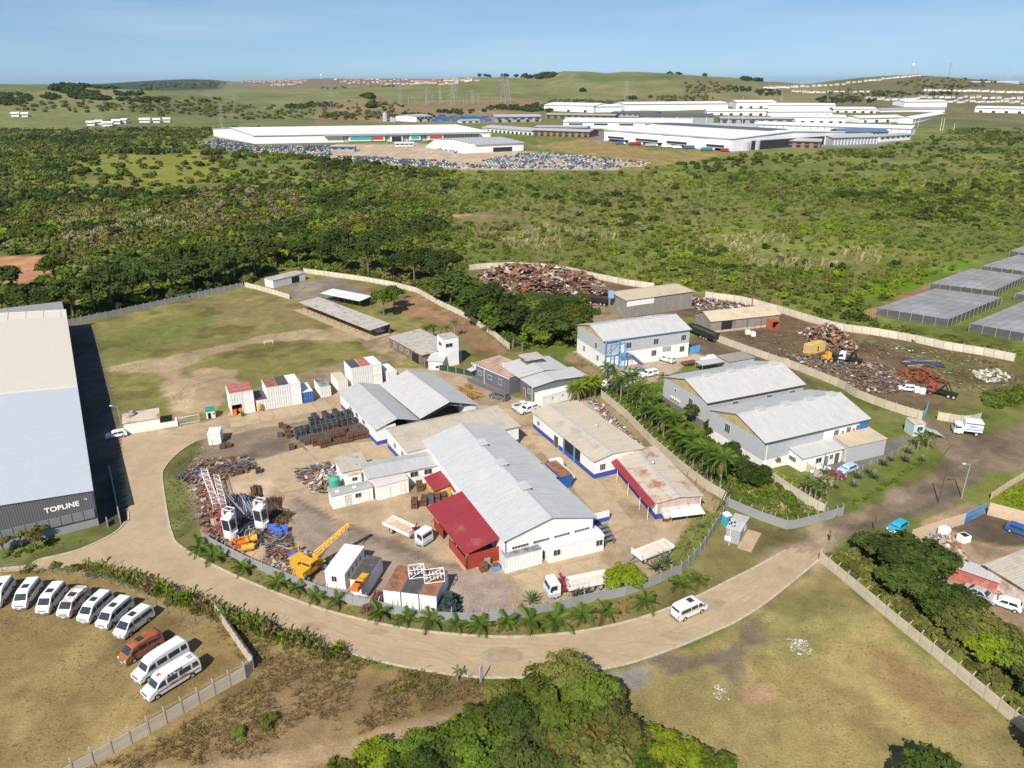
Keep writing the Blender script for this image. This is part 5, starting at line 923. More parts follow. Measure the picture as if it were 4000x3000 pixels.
SV = [(-2.35,.4),(-2.42,.9),(-2.38,1.2),(-2.2,1.7),(-1.9,1.8),(.2,1.8),(.5,1.72),(1.05,1.18),(2.1,1.05),(2.4,.8),(2.4,.4)]
def car(kind, label, f, r, col, **k):
    if kind == 'hatch': return vehicle('car', label, 'car', f, r, HB, .86, .9, .2, (-1.25,1.25), .3, [('windscreen', (.6,1.33), (1.1,1.0)), ('rear_window', (-1.63,1.38), (-1.92,1.06))], [[(-1.5,1.02),(-.35,1.0),(-.35,1.38),(-1.25,1.38)], [(-.25,1.0),(.85,.98),(.45,1.34),(-.25,1.38)]], col, **k)
    if kind == 'sedan': return vehicle('car', label, 'car', f, r, SD, .87, .9, .2, (-1.35,1.35), .3, [('windscreen', (.5,1.32), (1.,1.0)), ('rear_window', (-1.,1.38), (-1.5,1.08))], [[(-1.1,1.02),(-.3,1.0),(-.3,1.36),(-.85,1.36)], [(-.2,1.0),(.8,.98),(.35,1.33),(-.2,1.36)]], col, **k)
    if kind == 'suv': return vehicle('suv', label, 'suv', f, r, SV, .92, 1.05, .18, (-1.45,1.45), .37, [('windscreen', (.55,1.66), (1.,1.22)), ('rear_window', (-2.22,1.64), (-2.36,1.25))], [[(-2.1,1.2),(-1.1,1.2),(-1.1,1.66),(-2.,1.66)], [(-1.,1.2),(-.15,1.2),(-.15,1.68),(-1.,1.66)], [(-.05,1.2),(.9,1.16),(.45,1.64),(-.05,1.68)]], col, **k)
    pr = BC if kind == 'canopy' else BK; sd = [[(-.35,1.15),(.95,1.13),(.55,1.55),(-.35,1.58)]]
    if kind == 'canopy': sd.append([(-2.2,1.25),(-.7,1.25),(-.7,1.55),(-2.1,1.55)])
    t = vehicle('pickup_truck', label, 'pickup', f, r, pr, .88, 1.05, .12, (-1.5,1.6), .35, [('windscreen', (.76,1.56), (1.2,1.15)), ('rear_window', (-2.38,1.55), (-2.48,1.25)) if kind == 'canopy' else ('rear_window', (-.6,1.52), (-.61,1.2))], sd, col, **k)
    if kind == 'bakkie':
        MB().box(-2.4, -.72, -.72, .72, 1.1, 1.115).build('load_bed', M('bed_liner', (.12,.11,.09), .9, .3, 4), t)
        MB().box(-2.5, -.65, .76, .86, 1.105, 1.25).box(-2.5, -.65, -.86, -.76, 1.105, 1.25).box(-2.52, -2.42, -.755, .755, 1.105, 1.25).build('bed_side', PAINT[col], t)
    return t
Za = lambda x, y: (1800+x*.3165, 1200+y*.3165); Zd = lambda x, y: (2400+x*.3165, 1100+y*.3165); Zr = lambda x, y: (3200+x*.3617, 1600+y*.3617); Zf_ = lambda x, y: (2700+x*.3165, 1550+y*.3165); Ze = lambda x, y: (3000+x*.3165, 1150+y*.3165)
car('suv', 'dark grey station wagon parked before the charcoal office', Za(385,1105), Za(560,1155), 'grey')
car('bakkie', 'white open pickup with empty load bed near the workshop', Za(880,1225), Za(655,1275), 'white')
car('canopy', 'white pickup with canopy parked beside the open pickup', Za(735,1320), Za(915,1265), 'white')
car('hatch', 'white hatchback half in the shade of the grey warehouse', (418,1714), (494,1700), 'white')
car('canopy', 'white double cab pickup with canopy outside the factory stair', Zd(575,965), Zd(700,1005), 'white')
car('canopy', 'long white canopy pickup parked behind the palms', Zd(335,1185), Zd(505,1150), 'white')
car('sedan', 'grey sedan parked beyond the palms at the factory', Zd(215,1140), Zd(320,1115), 'grey')
car('canopy', 'white canopy pickup half hidden by palm fronds', Zd(125,1235), Zd(260,1195), 'white')
car('hatch', 'white car behind the bushy palm clump at the plank wall', Za(1745,985), Za(1860,960), 'white')
car('sedan', 'silver sedan at the far end behind the factory palms', Za(2110,830), Za(2210,800), 'silver')
car('hatch', 'small white hatchback in the car park of the near warehouse', Zf_(1515,945), Zf_(1680,965), 'white')
car('sedan', 'dark maroon car behind the garden palms in the car park', Zf_(1790,1000), Zf_(1690,1000), 'maroon')
car('hatch', 'pale blue car by the agave hedge', Zf_(1865,945), Zf_(1985,900), 'lblue')
car('hatch', 'turquoise hatchback parked by the dirt road beside the dark tree', Zr(755,1345), Zr(925,1250), 'turq')
car('hatch', 'dark blue hatchback in the yard at the right edge', Zr(2235,1360), Zr(2090,1310), 'blue')
Zq = lambda x, y: (3500+x*.525, 1980+y*.525)
t = car('hatch', 'white hatchback with its bonnet raised in the cluttered yard', Zq(700,705), Zq(920,780), 'white'); MB().slab((1.1,-.6,1.0),(1.1,.6,1.0),(.9,.6,1.85),(.9,-.6,1.85), .04).build('open_bonnet', PAINT['white'], t)
car('sedan', 'dusty grey blue car parked along the cluttered yard wall', Zq(700,710), Zq(545,640), 'silver')
car('hatch', 'stripped white car shell lying in the scrapyard grass', Ze(1640,1180), Ze(1790,1195), 'white', bump=False, crush=(-1.8,1.8,.1,.9))
car('hatch', 'white car parked under the long carport', (1467,1303), (1515,1292), 'white')
# ---------------- trucks ----------------
def truck(label, f, r, cabc='white', lower='lblue', bed='flat', bedc='white', Lb=6., axles=(-2.6,), crane=None, name='truck', floor=None, cat='truck', cabh=2.55):
    a, b = P(*f), P(*r); d = a-b; c0 = (a+b)/2; t = thing(name, label, cat, (c0.x, c0.y, 0), math.atan2(d.y, d.x)); L = d.length; xf = L/2; xc = xf-1.75
    cb = [(xc,.95),(xc,cabh-.15),(xc+.15,cabh),(xf-.45,cabh),(xf-.25,cabh-.12),(xf-.02,1.55),(xf,.95)]
    MB().yprism(cb, -1.18, 1.18).build('cab', PAINT[cabc], t); MB().box(xc, xf+.03, -1.2, 1.2, .42, .948).build('cab_base', PAINT[lower], t)
    MB().add([(xf-.255+.02,-1.02,cabh-.2),(xf-.255+.02,1.02,cabh-.2),(xf-.02,1.02,1.62),(xf-.02,-1.02,1.62)], [(0,1,2,3)]).build('windscreen', GLASS, t)
    for s in (-1, 1):
        MB().add([(xc+.5,s*1.19,1.5),(xf-.15,s*1.19,1.5),(xf-.38,s*1.19,cabh-.3),(xc+.5,s*1.19,cabh-.3)], [(0,1,2,3)]).build('side_window', GLASS, t); MB().box(xf-.35, xf-.15, s*1.38-.08, s*1.38+.08, 1.5, 2.1).build('mirror', BLK, t); MB().box(xf-.05, xf+.045, s*.85-.18, s*.85+.18, .6, .8).build('headlight', LAMP, t)
    MB().box(-xf, xc, -.45, .45, .6, .85).build('chassis', BUMP, t); x1 = xc-.25-(1. if crane else 0); x0 = -xf
    if bed == 'flat':
        MB().box(x0, x1, -1.22, 1.22, 1.05, 1.15).build('load_bed', floor or M('bed_floor_rusty', (.58,.42,.27), .85, .2, 1.2, c2=(.66,.58,.50), c2s=.7, c2t=.55), t)
        for q in ((x0, x1, -1.25, -1.2), (x0, x1, 1.2, 1.25), (x0-.05, x0, -1.25, 1.25)): MB().box(*q, .95, 1.55).build('drop_side', PAINT[bedc], t)
        MB().box(x1, x1+.06, -1.25, 1.25, .95, 1.95).build('headboard', PAINT[bedc], t)
    elif bed == 'tip':
        MB().add([(x0,-1.2,1.1),(x1,-1.2,1.1),(x1,1.2,1.1),(x0,1.2,1.1),(x0-.3,-1.3,2.6),(x1+.1,-1.3,2.6),(x1+.1,1.3,2.6),(x0-.3,1.3,2.6)], [(3,2,1,0),(0,1,5,4),(1,2,6,5),(2,3,7,6),(3,0,4,7)]).build('tipper_body', PAINT[bedc], t)
        MB().box(x0, x1, -1., 1., 1.6, 2.3).build('load', M('dark_load', (.06,.06,.06), .95, .3, 3, bump=1, bs=4), t)
    elif bed == 'box': MB().box(x0, x1+.2, -1.2, 1.2, 1., 3.1).build('box_body', PAINT[bedc], t)
    elif bed == 'skip':
        MB().box(x0, x1, -1.1, 1.1, .95, 1.1).build('deck', BLK, t)
        for s in (-1, 1): MB().bar((x1-.5,s*1.05,1.1), (x1-1.8,s*1.05,3.1), .2).bar((x0+1.4,s*1.05,1.1), (x1-1.8,s*1.05,3.1), .2).build('lift_arm', BLK, t)
    if crane:
        x = xc-.7; cm = PAINT['maroon']; MB().box(x-.35, x+.35, -.9, .9, .85, 1.2).build('crane_base', cm, t); m = MB().box(x-.25, x+.25, -.3, .3, 1.2, 2.3); m.bar((x,.1,2.2), (x+.1,-.9,2.7), .3); m.bar((x+.1,-.9,2.7), (x-.1,.8,1.7), .24); m.bar((x-.2,.5,2.9), (x,-.6,2.2), .2); m.build('crane_arm', cm, t)
    for x in (xf-1.0,)+tuple(axles):
        for s in (-1, 1): wheel(t, x, s*1.02, .5, .32, s)
    return t
Z8 = lambda x, y: (1200+x*.2712, 1750+y*.2712); Zc = lambda x, y: (1700+x*.3165, 1950+y*.3165); Z5 = lambda x, y: (2300+x*.3165, 1900+y*.3165); Z3 = lambda x, y: (1600+x*.3165, 1550+y*.3165)
truck('white flatbed crane truck with sandy bed facing the red lean-to', Z8(1745,1400), Z8(1170,1130), crane=True, axles=(-2.6,))
truck('white flatbed crane truck parked along the grey wall beside the round bush', Zc(1370,1190), Zc(2120,1035), crane=True, axles=(-1.9,-3.2), floor=M('bed_floor_pale', (.66,.58,.48), .85, .15, 1, c2=(.5,.36,.24), c2s=.6, c2t=.62))
truck('white flatbed truck with muddy bed behind the long hall', Z3(1770,890), Z3(1960,1080), axles=(-1.5,), floor=M('bed_mud', (.36,.24,.13), .9, .2, 1))
t = truck('white and blue delivery box truck on the dirt junction', Zr(1435,240), Zr(1735,275), bed='box', axles=(-1.6,), lower='white', cabh=2.2)
for q in ((1.35,1.5),(1.7,1.78),(2.6,2.85)): MB().box(-2.6, .6, 1.203, 1.212, *q).build('blue_stripe', PAINT['blue'], t)
m = MB().add([(-2.2,1.213,2.05),(-.2,1.213,2.3),(.3,1.213,2.25),(-.6,1.213,2.12),(.1,1.213,2.0),(-1.2,1.213,2.1)], [(3,2,1,0),(5,4,3,0)]); m.build('swoosh_mark', PAINT['dblue'], t)
truck('white skip loader truck with black lifting arms in the scrapyard', Ze(860,815), Ze(1160,860), bed='skip', axles=(-1.6,), lower='dblue'); truck('red cab skip truck at the right of the scrapyard', Ze(1955,1205), Ze(2330,1290), 'red', 'black', 'skip', axles=(-1.6,-2.7))
truck('black loaded tipper truck beside the factory end wall', Zd(905,610), Zd(1240,755), 'black', 'black', 'tip', 'black', axles=(-1.2,-2.5,-3.6))
Zs = lambda x, y: (1550+x*.7087, 950+y*.7087)
truck('long black and white tipper trailer rig under the scrap heap', Zs(960,315), Zs(1165,345), 'white', 'white', 'tip', 'black', axles=(-4.5,-5.8,-1.,1.))
t = thing('drawbar_trailer', 'white flat drawbar trailer parked beside the spiky agave', 'trailer', P(*Z5(790,850)), frame(P(*Z5(640,900)), P(*Z5(1010,755)))[1]); L = 6.6
MB().box(-3.3, 3.3, -1.2, 1.2, 1., 1.15).build('deck', MATS['bed_floor_pale'], t)
for q in ((-3.3,3.3,-1.24,-1.19),(-3.3,3.3,1.19,1.24),(3.25,3.3,-1.24,1.24)): MB().box(*q, .9, 1.3).build('drop_side', PAINT['white'], t)
MB().box(-3.36, -3.28, -1.24, 1.24, .9, 1.9).build('headboard', PAINT['white'], t); MB().bar((-3.3,-.5,.7), (-5.2,0,.6), .12).bar((-3.3,.5,.7), (-5.2,0,.6), .12).build('drawbar', BUMP, t); MB().box(-3.1, 3.1, -.4, .4, .7, 1.).build('chassis', BUMP, t)
for x in (-2.5, 2.4):
    for s in (-1, 1): wheel(t, x, s*1., .5, .3, s)
t = thing('wheel_loader', 'yellow loader standing beside the black skip bin in the scrapyard', 'loader', P(*Ze(720,830)), rad(10)); Y = PAINT['yellow']
MB().box(-1.2,.9,-.8,.8,.7,1.6).build('body', Y, t); MB().box(-.2,.8,-.7,.7,1.6,2.6).build('cab', Y, t); MB().box(.81,.83,-.6,.6,1.8,2.5).build('windscreen', GLASS, t); MB().box(1.4,2.4,-1.3,1.3,.2,2.2).build('skip_bin', PAINT['black'], t); MB().bar((.8,.5,1.2),(1.6,.5,.8),.2).bar((.8,-.5,1.2),(1.6,-.5,.8),.2).build('arm', Y, t)
for x in (-.9,.7):
    for s in (-1,1): wheel(t, x, s*.9, .6, .4, s)
# white tower cranes' slewing cabins, drill rig, grader
CRW = M('crane_white', (.72,.70,.66), .5, .1, 1, c2=(.5,.40,.33), c2s=.8, c2t=.62); CRR = M('crane_red', (.40,.07,.05), .6, .2, 2)
def crane_cab(label, g, az):
    t = thing('crane_cabin', label, 'crane cabin', P(*g), rad(az)); MB().tube((0,0,.5),(0,0,1.3),1.15,n=18).build('slew_ring', CRW, t); MB().box(-.9,.9,-.8,.8,.02,.5).build('base', CRW, t)
    MB().add([(-.8,-.75,1.3),(.8,-.75,1.3),(.8,.75,1.3),(-.8,.75,1.3),(-.8,-.95,3.9),(.8,-.95,3.9),(.8,.75,4.3),(-.8,.75,4.3)], [(3,2,1,0),(4,5,6,7),(0,1,5,4),(1,2,6,5),(2,3,7,6),(3,0,4,7)]).build('cab_body', CRW, t)
    MB().add([(-.65,-.80,1.75),(.65,-.80,1.75),(.65,-.965,3.75),(-.65,-.965,3.75)], [(0,1,2,3)]).build('front_window', GLASS, t); MB().add([(.812,-.6,1.9),(.812,.5,1.9),(.812,.5,3.6),(.812,-.75,3.6)], [(0,1,2,3)]).build('side_window', GLASS, t)
    m = MB()
    for x in (-.75,.75):
        for y in (-.2,.75): m.bar((x,y,4.0),(x,y,5.2),.14)
        m.bar((x,-.2,5.2),(x,.75,5.2),.14); m.bar((x,-.2,4.3),(x,.75,5.2),.08)
    for y in (-.2,.75): m.bar((-.75,y,5.2),(.75,y,5.2),.14)
    m.build('mast_stub', CRW, t); MB().bar((-1.,-.3,1.),(-1.,-.2,4.9),.16).build('ladder', CRW, t)
crane_cab('white crane cabin standing left, beside the lattice booms', (905,2100), -20); crane_cab('white crane cabin standing right, before the brown bar heap', (1026,2062), -20)
def lattice(label, g0, g1, z0, z1, w, mat, n=12, name='crane_boom', cat='crane boom', r=.05):
    a, b = P(*g0), P(*g1); d = b-a; L = d.length; t = thing(name, label, cat, (a.x, a.y, z0), math.atan2(d.y, d.x)); h = w/2; q = lambda k, y, z: (L*k/n, y, z+(z1-z0)*k/n)
    ch = MB()
    for y, z in ((-h,0),(h,0),(-h,w),(h,w)): ch.bar(q(0,y,z), q(n,y,z), r*1.6)
    ch.build('chord', mat, t); lc = MB()
    for k in range(n):
        e = 1 if k % 2 else -1
        lc.bar(q(k,-h*e,0), q(k+1,h*e,0), r); lc.bar(q(k,-h*e,w), q(k+1,h*e,w), r); lc.bar(q(k,-h,0 if k%2 else w), q(k+1,-h,w if k%2 else 0), r); lc.bar(q(k,h,0 if k%2 else w), q(k+1,h,w if k%2 else 0), r); lc.bar(q(k,-h,0), q(k,h,0), r); lc.bar(q(k,-h,w), q(k,h,w), r)
    lc.build('lacing', mat, t); return t
lattice('white lattice crane boom lying leftmost above the red ones', (852,2010), (802,1868), 1.2, 1.2, 1., CRW)
lattice('red lattice boom beside the white one, left of two', (862,2080), (815,1880), .1, .1, 1.2, CRR); lattice('red lattice boom with white tubes lying right of the white boom', (885,2080), (845,1880), .1, .1, 1.2, CRR); lattice('upper white lattice section lying across the red booms', (880,2010), (850,1890), 1.2, 1.2, .9, CRW)
lattice('short red lattice section behind the left crane cabin', (885,2110), (868,2060), .1, .1, 1.2, CRR, 5)
t = thing('drill_rig', 'yellow truck mounted drill rig with raised boom by the grey wall', 'drill rig', P(1222,2238), rad(62))
MB().box(-2.6,2.2,-.7,.7,.7,1.1).build('chassis', Y, t); MB().box(-2.9,-1.3,-.95,.95,1.1,2.1).build('engine_cover', Y, t); MB().box(-1.2,.1,-.9,.9,1.1,2.5).build('cab', Y, t); MB().box(-1.25,.15,-.95,.95,2.5,2.6).build('cab_roof', Y, t); MB().box(-1.22,-1.2,-.75,.75,1.75,2.4).build('windscreen', GLASS, t); MB().box(-1.,-.1,-.912,-.902,1.7,2.4).box(-1.,-.1,.902,.912,1.7,2.4).build('side_window', GLASS, t)
MB().box(.8,1.6,-.5,.5,1.1,2.6).build('mast_base', Y, t); m = MB()
a_, b_ = Vector((1.,0,2.5)), Vector((6.2,-2.2,5.4)); n_ = 8
for s in (-.28,.28):
    for zz in (0,.5): m.bar(a_+Vector((0,s,zz)), b_+Vector((0,s*.6,zz*.6)), .16)
for k in range(n_+1): p_ = a_.lerp(b_, k/n_); m.box(p_.x-.12,p_.x+.12,p_.y-.3,p_.y+.3,p_.z+.02,p_.z+.42)
m.build('boom', Y, t); m = MB().tube((6.2,-2.2,5.3),(6.2,-2.2,3.3),.1); m.build('auger', BUMP, t); MB().bar((1.4,0,1.3),(3.4,-.9,3.6),.16).build('ram', GALV, t)
for x in (-2.1,1.5):
    for s in (-1,1): wheel(t, x, s*.95, .62, .4, s)
t = thing('grader_cab', 'orange yellow machine cab with flat roof behind the drill rig', 'machine', P(1170,2222), rad(55)); MB().box(-.9,.9,-.9,.9,.05,1.5).build('body', Y, t); MB().box(-1.1,1.1,-1.1,1.1,1.95,2.05).build('canopy', Y, t)
for x in (-.8,.8):
    for y in (-.8,.8): MB().box(x-.05,x+.05,y-.05,y+.05,1.5,1.95).build('post', Y, t)
# ---------------- stacked goods and clutter in the yard ----------------
def ramp_mat(name, cols, r=.85):
    m = bpy.data.materials.new(name); m.use_nodes = True; t = m.node_tree; b = t.nodes['Principled BSDF']; b.inputs['Roughness'].default_value = r; b.inputs['Specular IOR Level'].default_value = .25
    at = nd(t, 'ShaderNodeAttribute', attribute_name='v'); cr = nd(t, 'ShaderNodeValToRGB'); e = cr.color_ramp; e.interpolation = 'CONSTANT'
    while len(e.elements) < len(cols): e.elements.new(.5)
    for i, (p, c_) in enumerate(cols): e.elements[i].position = p; e.elements[i].color = (*c_, 1)
    t.links.new(at.outputs['Fac'], cr.inputs[0]); t.links.new(cr.outputs[0], b.inputs['Base Color']); return m
SCRAP = ramp_mat('scrap_metal', [(0,(.23,.12,.07)),(.3,(.15,.085,.055)),(.5,(.29,.17,.105)),(.66,(.34,.28,.22)),(.78,(.12,.10,.09)),(.88,(.55,.52,.48)),(.96,(.30,.11,.06))])
MIXED = ramp_mat('mixed_rubbish', [(0,(.22,.14,.09)),(.25,(.40,.33,.26)),(.45,(.12,.10,.085)),(.6,(.62,.60,.56)),(.75,(.30,.12,.06)),(.88,(.10,.22,.40)),(.93,(.45,.40,.30))])
TUBES = ramp_mat('tube_steel', [(0,(.06,.055,.055)),(.3,(.16,.10,.065)),(.6,(.28,.27,.27)),(.82,(.05,.09,.22)),(.9,(.42,.41,.40))])
DKTUBE = ramp_mat('dark_tube_steel', [(0,(.035,.035,.04)),(.45,(.09,.085,.085)),(.75,(.42,.42,.43)),(.88,(.03,.06,.16))], .5)
BARS = ramp_mat('rusted_bars', [(0,(.14,.075,.045)),(.4,(.22,.12,.07)),(.7,(.09,.06,.045)),(.9,(.30,.22,.16))])
WHITES = ramp_mat('white_rubble', [(0,(.50,.46,.38)),(.5,(.62,.58,.50)),(.8,(.45,.42,.36))])
def heap(name, label, poly, h, n, sz, mat, flat_=.5, rim=4., seed=1, kind='stuff', cat='heap', soilc=(.13,.09,.06)):
    """loose pieces lying over a mound: each piece is a bent plate with thickness"""
    r = np.random.RandomState(seed); w = np.array(pp(poly)); lo, hi = w.min(0), w.max(0); Pn = []
    while sum(map(len, Pn)) < n:
        q = lo+r.rand(n*2, 2)*(hi-lo); sd = poly_sd(q[:,0], q[:,1], [tuple(k) for k in w]); Pn.append(np.c_[q, sd][sd > -.6])
    q = np.concatenate(Pn)[:n]; bump = .5+vnoise(q[:,0]/3.5, q[:,1]/3.5, seed)
    z = h*np.clip(q[:,2]/rim, 0, 1)**.8*bump+r.rand(n)*.25+.03; o = np.array([w[:,0].mean(), w[:,1].mean()])
    a = r.rand(n)*6.283; tl = (r.rand(n)-.5)*2*(1-flat_); t2 = (r.rand(n)-.5)*1.4*(1-flat_); L = sz*(.4+r.rand(n)**2*1.4); W = L*(.25+.6*r.rand(n)); V = np.zeros((n, 6, 3)); bd = (r.rand(n)-.5)*.9
    for k, (s, u_) in enumerate(((-1,-1),(0,-1),(1,-1),(-1,1),(0,1),(1,1))):
        x = s*L/2; y = u_*W/2; zz = x*np.sin(tl)+y*np.sin(t2)+(bd*L*.3 if s == 0 else 0); V[:,k,0] = q[:,0]-o[0]+x*np.cos(a)-y*np.sin(a); V[:,k,1] = q[:,1]-o[1]+x*np.sin(a)+y*np.cos(a); V[:,k,2] = np.maximum(z+zz, .02)
    i = np.arange(n)[:,None]*6; Q = np.concatenate([i+np.array([[0,1,4,3]]), i+np.array([[1,2,5,4]])], 0); vv = r.rand(n); me = npmesh(name, V.reshape(-1,3), Q, mat, np.concatenate([vv, vv]))
    if h > .6:                                                # packed core under the loose pieces
        g = 1.2; xs = np.arange(lo[0]-1, hi[0]+1, g); ys = np.arange(lo[1]-1, hi[1]+1, g); GX, GY = np.meshgrid(xs, ys); sd = poly_sd(GX, GY, [tuple(k) for k in w]); GZ = h*np.clip(sd/rim, 0, 1)**.8*(.5+vnoise(GX/3.5, GY/3.5, seed))-.06
        ny, nx = GX.shape; ii = np.arange(ny*nx).reshape(ny, nx); Q2 = np.stack([ii[:-1,:-1], ii[:-1,1:], ii[1:,1:], ii[1:,:-1]], -1).reshape(-1,4); keep = GZ.ravel()[Q2].max(1) > .05
        core = npmesh('core', np.stack([GX-o[0], GY-o[1], GZ], -1).reshape(-1,3), Q2[keep], M('heap_core_%d' % seed, soilc, .95, .4, .8, bump=1, bs=2), smooth=False)
    ob = put(name, me, None, (o[0], o[1], 0)); tag(ob, label, cat, kind=kind)
    if h > .6: put('core', core, ob)
    return ob
heap('scrap_heap', 'great mound of rusty scrap metal behind the trees', [(1860,1085),(1960,1060),(2120,1055),(2240,1075),(2330,1100),(2380,1150),(2360,1190),(2240,1170),(2120,1150),(1990,1140),(1900,1120)], 3.4, 5600, 1.8, SCRAP, .3, 7., 1)
heap('scrap_heap', 'rusty scrap heap beside the white stained wall', [(3135,1300),(3220,1275),(3290,1310),(3340,1350),(3330,1385),(3240,1365),(3160,1330)], 2.6, 1500, 1.2, SCRAP, .3, 4., 2)
heap('scrap_heap', 'red brown iron heap at the right of the scrapyard', [(3520,1450),(3590,1435),(3670,1470),(3690,1500),(3600,1500),(3530,1480)], 1., 900, .8, ramp_mat('red_iron', [(0,(.24,.08,.035)),(.5,(.17,.06,.03)),(.9,(.3,.14,.08))]), .5, 3., 3)
heap('rubbish_strewn', 'scattered rubbish and offcuts over the scrapyard ground', [(3060,1395),(3200,1380),(3300,1400),(3500,1440),(3560,1520),(3420,1540),(3300,1490),(3150,1440)], .12, 2200, .7, ramp_mat('soil_rubbish', [(0,(.16,.11,.07)),(.3,(.24,.17,.11)),(.5,(.10,.08,.06)),(.66,(.34,.30,.25)),(.8,(.2,.09,.05)),(.93,(.58,.56,.52)),(.98,(.08,.2,.38))]), .75, 2., 4)
MATS_SR = bpy.data.materials['soil_rubbish']
heap('rubbish_strewn', 'sparse debris over the scrapyard soil by the sheds', [(2830,1300),(3000,1290),(3130,1300),(3140,1390),(3050,1400),(2900,1350)], .02, 260, .5, MATS_SR, .8, 2., 21)
heap('rubbish_strewn', 'debris strewn behind the scrapyard sheds', [(2680,1160),(2760,1165),(2920,1190),(2900,1215),(2750,1215),(2690,1200)], .3, 600, .8, MIXED, .6, 2., 5)
heap('rubbish_strewn', 'litter scattered across the right scrapyard grass', [(3330,1330),(3560,1350),(3900,1420),(3980,1500),(3800,1540),(3600,1440),(3400,1390)], .02, 700, .6, MATS_SR, .8, 2., 6)
heap('rubble_pile', 'white rubble pile in the scrapyard grass', [(3810,1450),(3900,1448),(3935,1475),(3880,1495),(3820,1480)], .5, 260, .9, WHITES, .5, 2., 7)
heap('rubble_pile', 'small pile of pale stones in the open field', [(3085,2510),(3135,2500),(3165,2530),(3135,2560),(3090,2545)], .06, 170, .22, WHITES, .6, 1.5, 8)
heap('rubble_pile', 'pale broken stones lying on the open field', [(2780,2680),(2830,2690),(2850,2740),(2800,2725)], .03, 60, .2, WHITES, .7, 1.5, 9)
heap('rubbish_heap', 'rubbish heap of bags and boards in the right hand yard', [(3625,2115),(3700,2085),(3740,2160),(3750,2200),(3690,2215),(3640,2170)], 1.1, 700, .8, MIXED, .4, 2.5, 10)
heap('rubbish_strewn', 'car parts and boards strewn by the raised bonnet car', [(3820,2230),(3900,2260),(4010,2340),(4040,2400),(3960,2370),(3860,2300)], .3, 300, .7, MIXED, .5, 2., 11)
heap('scrap_strewn', 'narrow strip of machine parts behind the beige workshop', [(2300,1560),(2330,1570),(2430,1670),(2520,1760),(2500,1765),(2400,1680)], .35, 500, .6, MIXED, .4, 1., 12)
heap('scrap_strewn', 'loose brackets and offcuts by the red container end', [(1030,2180),(1100,2180),(1200,2230),(1180,2260),(1060,2230)], .3, 260, .6, MIXED, .4, 1.5, 13)
heap('net_pile', 'dark green crumpled net pile beside the three containers', [(1725,2360),(1765,2335),(1790,2370),(1780,2410),(1735,2415)], 1.7, 520, .8, ramp_mat('dark_green_net', [(0,(.03,.055,.045)),(.5,(.05,.075,.06)),(.85,(.02,.03,.028))]), .35, 1.2, 14, soilc=(.03,.045,.04))
def bundle(name, label, g, az, L, W, Hh, n, mat, seed, cat='pile', rr=.05, spread=.12, ln=None):
    """a heap of long tubes or bars, all lying about one way"""
    r = random.Random(seed); m = MB(); vv = []
    for k in range(n):
        y = r.uniform(-W/2, W/2); z = r.uniform(.05, Hh)*(1-abs(y/W)); l = (ln or L)*r.uniform(.55, 1); x = r.uniform(-(L-l)/2, (L-l)/2); da = r.uniform(-spread, spread)
        m.tube((x-l/2, y-l/2*da, z), (x+l/2, y+l/2*da, z+r.uniform(-.1,.1)), rr, n=4, cap=False); vv += [r.random()]*4
    me = npmesh(name, np.array(m.v), np.array(m.f), mat, vv); o = put(name, me, None, P(*g), rad(az)); return tag(o, label, cat, kind='stuff')
bundle('tube_pile', 'glinting heap of black scaffold tubes behind the crane cabins', (925,2000), 118, 9., 3.2, 1.5, 420, DKTUBE, 1, rr=.07, spread=.2); bundle('tube_pile', 'blue and silver tube heap right of the black tubes', (962,1990), 118, 8., 2.2, 1.3, 220, ramp_mat('blue_tube', [(0,(.04,.09,.28)),(.35,(.35,.36,.38)),(.6,(.06,.06,.07)),(.85,(.5,.5,.5))]), 2, rr=.07)
bundle('tube_pile', 'tangled black couplers between the two crane cabins', (945,2075), 60, 4., 3., 1.2, 260, DKTUBE, 3, rr=.06, spread=.9); bundle('bar_pile', 'spiky heap of rusty steel bars right of the crane cabins', (1062,1990), 112, 6.5, 2.6, 1., 260, BARS, 4, rr=.04, spread=.35)
bundle('bar_pile', 'rusty rods fanned out on the mauve dirt', (1092,2030), 100, 4., 3., .8, 160, BARS, 5, rr=.035, spread=.9); bundle('tube_pile', 'brown bundled tubes lying beside the bar heap', (1000,1925), 110, 4.2, 1.6, .8, 90, BARS, 6, rr=.06)
bundle('prop_pile', 'long row of rusty props along the verge corner', (862,1838), 25, 13., 3., .9, 420, TUBES, 7, rr=.05, spread=.9, ln=2.4); bundle('tube_pile', 'grey tangled scaffold fittings in the fence corner', (752,1858), 60, 5., 3., 1.1, 240, TUBES, 8, rr=.07, spread=1., ln=1.6)
bundle('plank_pile', 'maroon steel sections leaning between the containers', (1468,2360), 70, 4.5, 1.6, 1.2, 110, ramp_mat('maroon_steel', [(0,(.25,.06,.07)),(.4,(.16,.10,.08)),(.7,(.35,.20,.14))]), 9, rr=.05, spread=.3); bundle('frame_pile', 'heap of grey mesh frames beside the yellow tanks', (1090,2135), 20, 4.2, 3.2, 1.2, 170, TUBES, 10, rr=.05, spread=1.2)
bundle('tube_pile', 'grey steel sections piled before the white annex', (1225,1850), 20, 7., 4., 1., 260, TUBES, 11, rr=.08, spread=.6, ln=3.); bundle('beam_pile', 'orange trusses stacked along the open workshop wall', (1835,1535), -62, 9., 1.2, .8, 90, ramp_mat('orange_truss', [(0,(.5,.25,.05)),(.5,(.36,.19,.06)),(.8,(.2,.15,.1))]), 12, rr=.06, spread=.5)
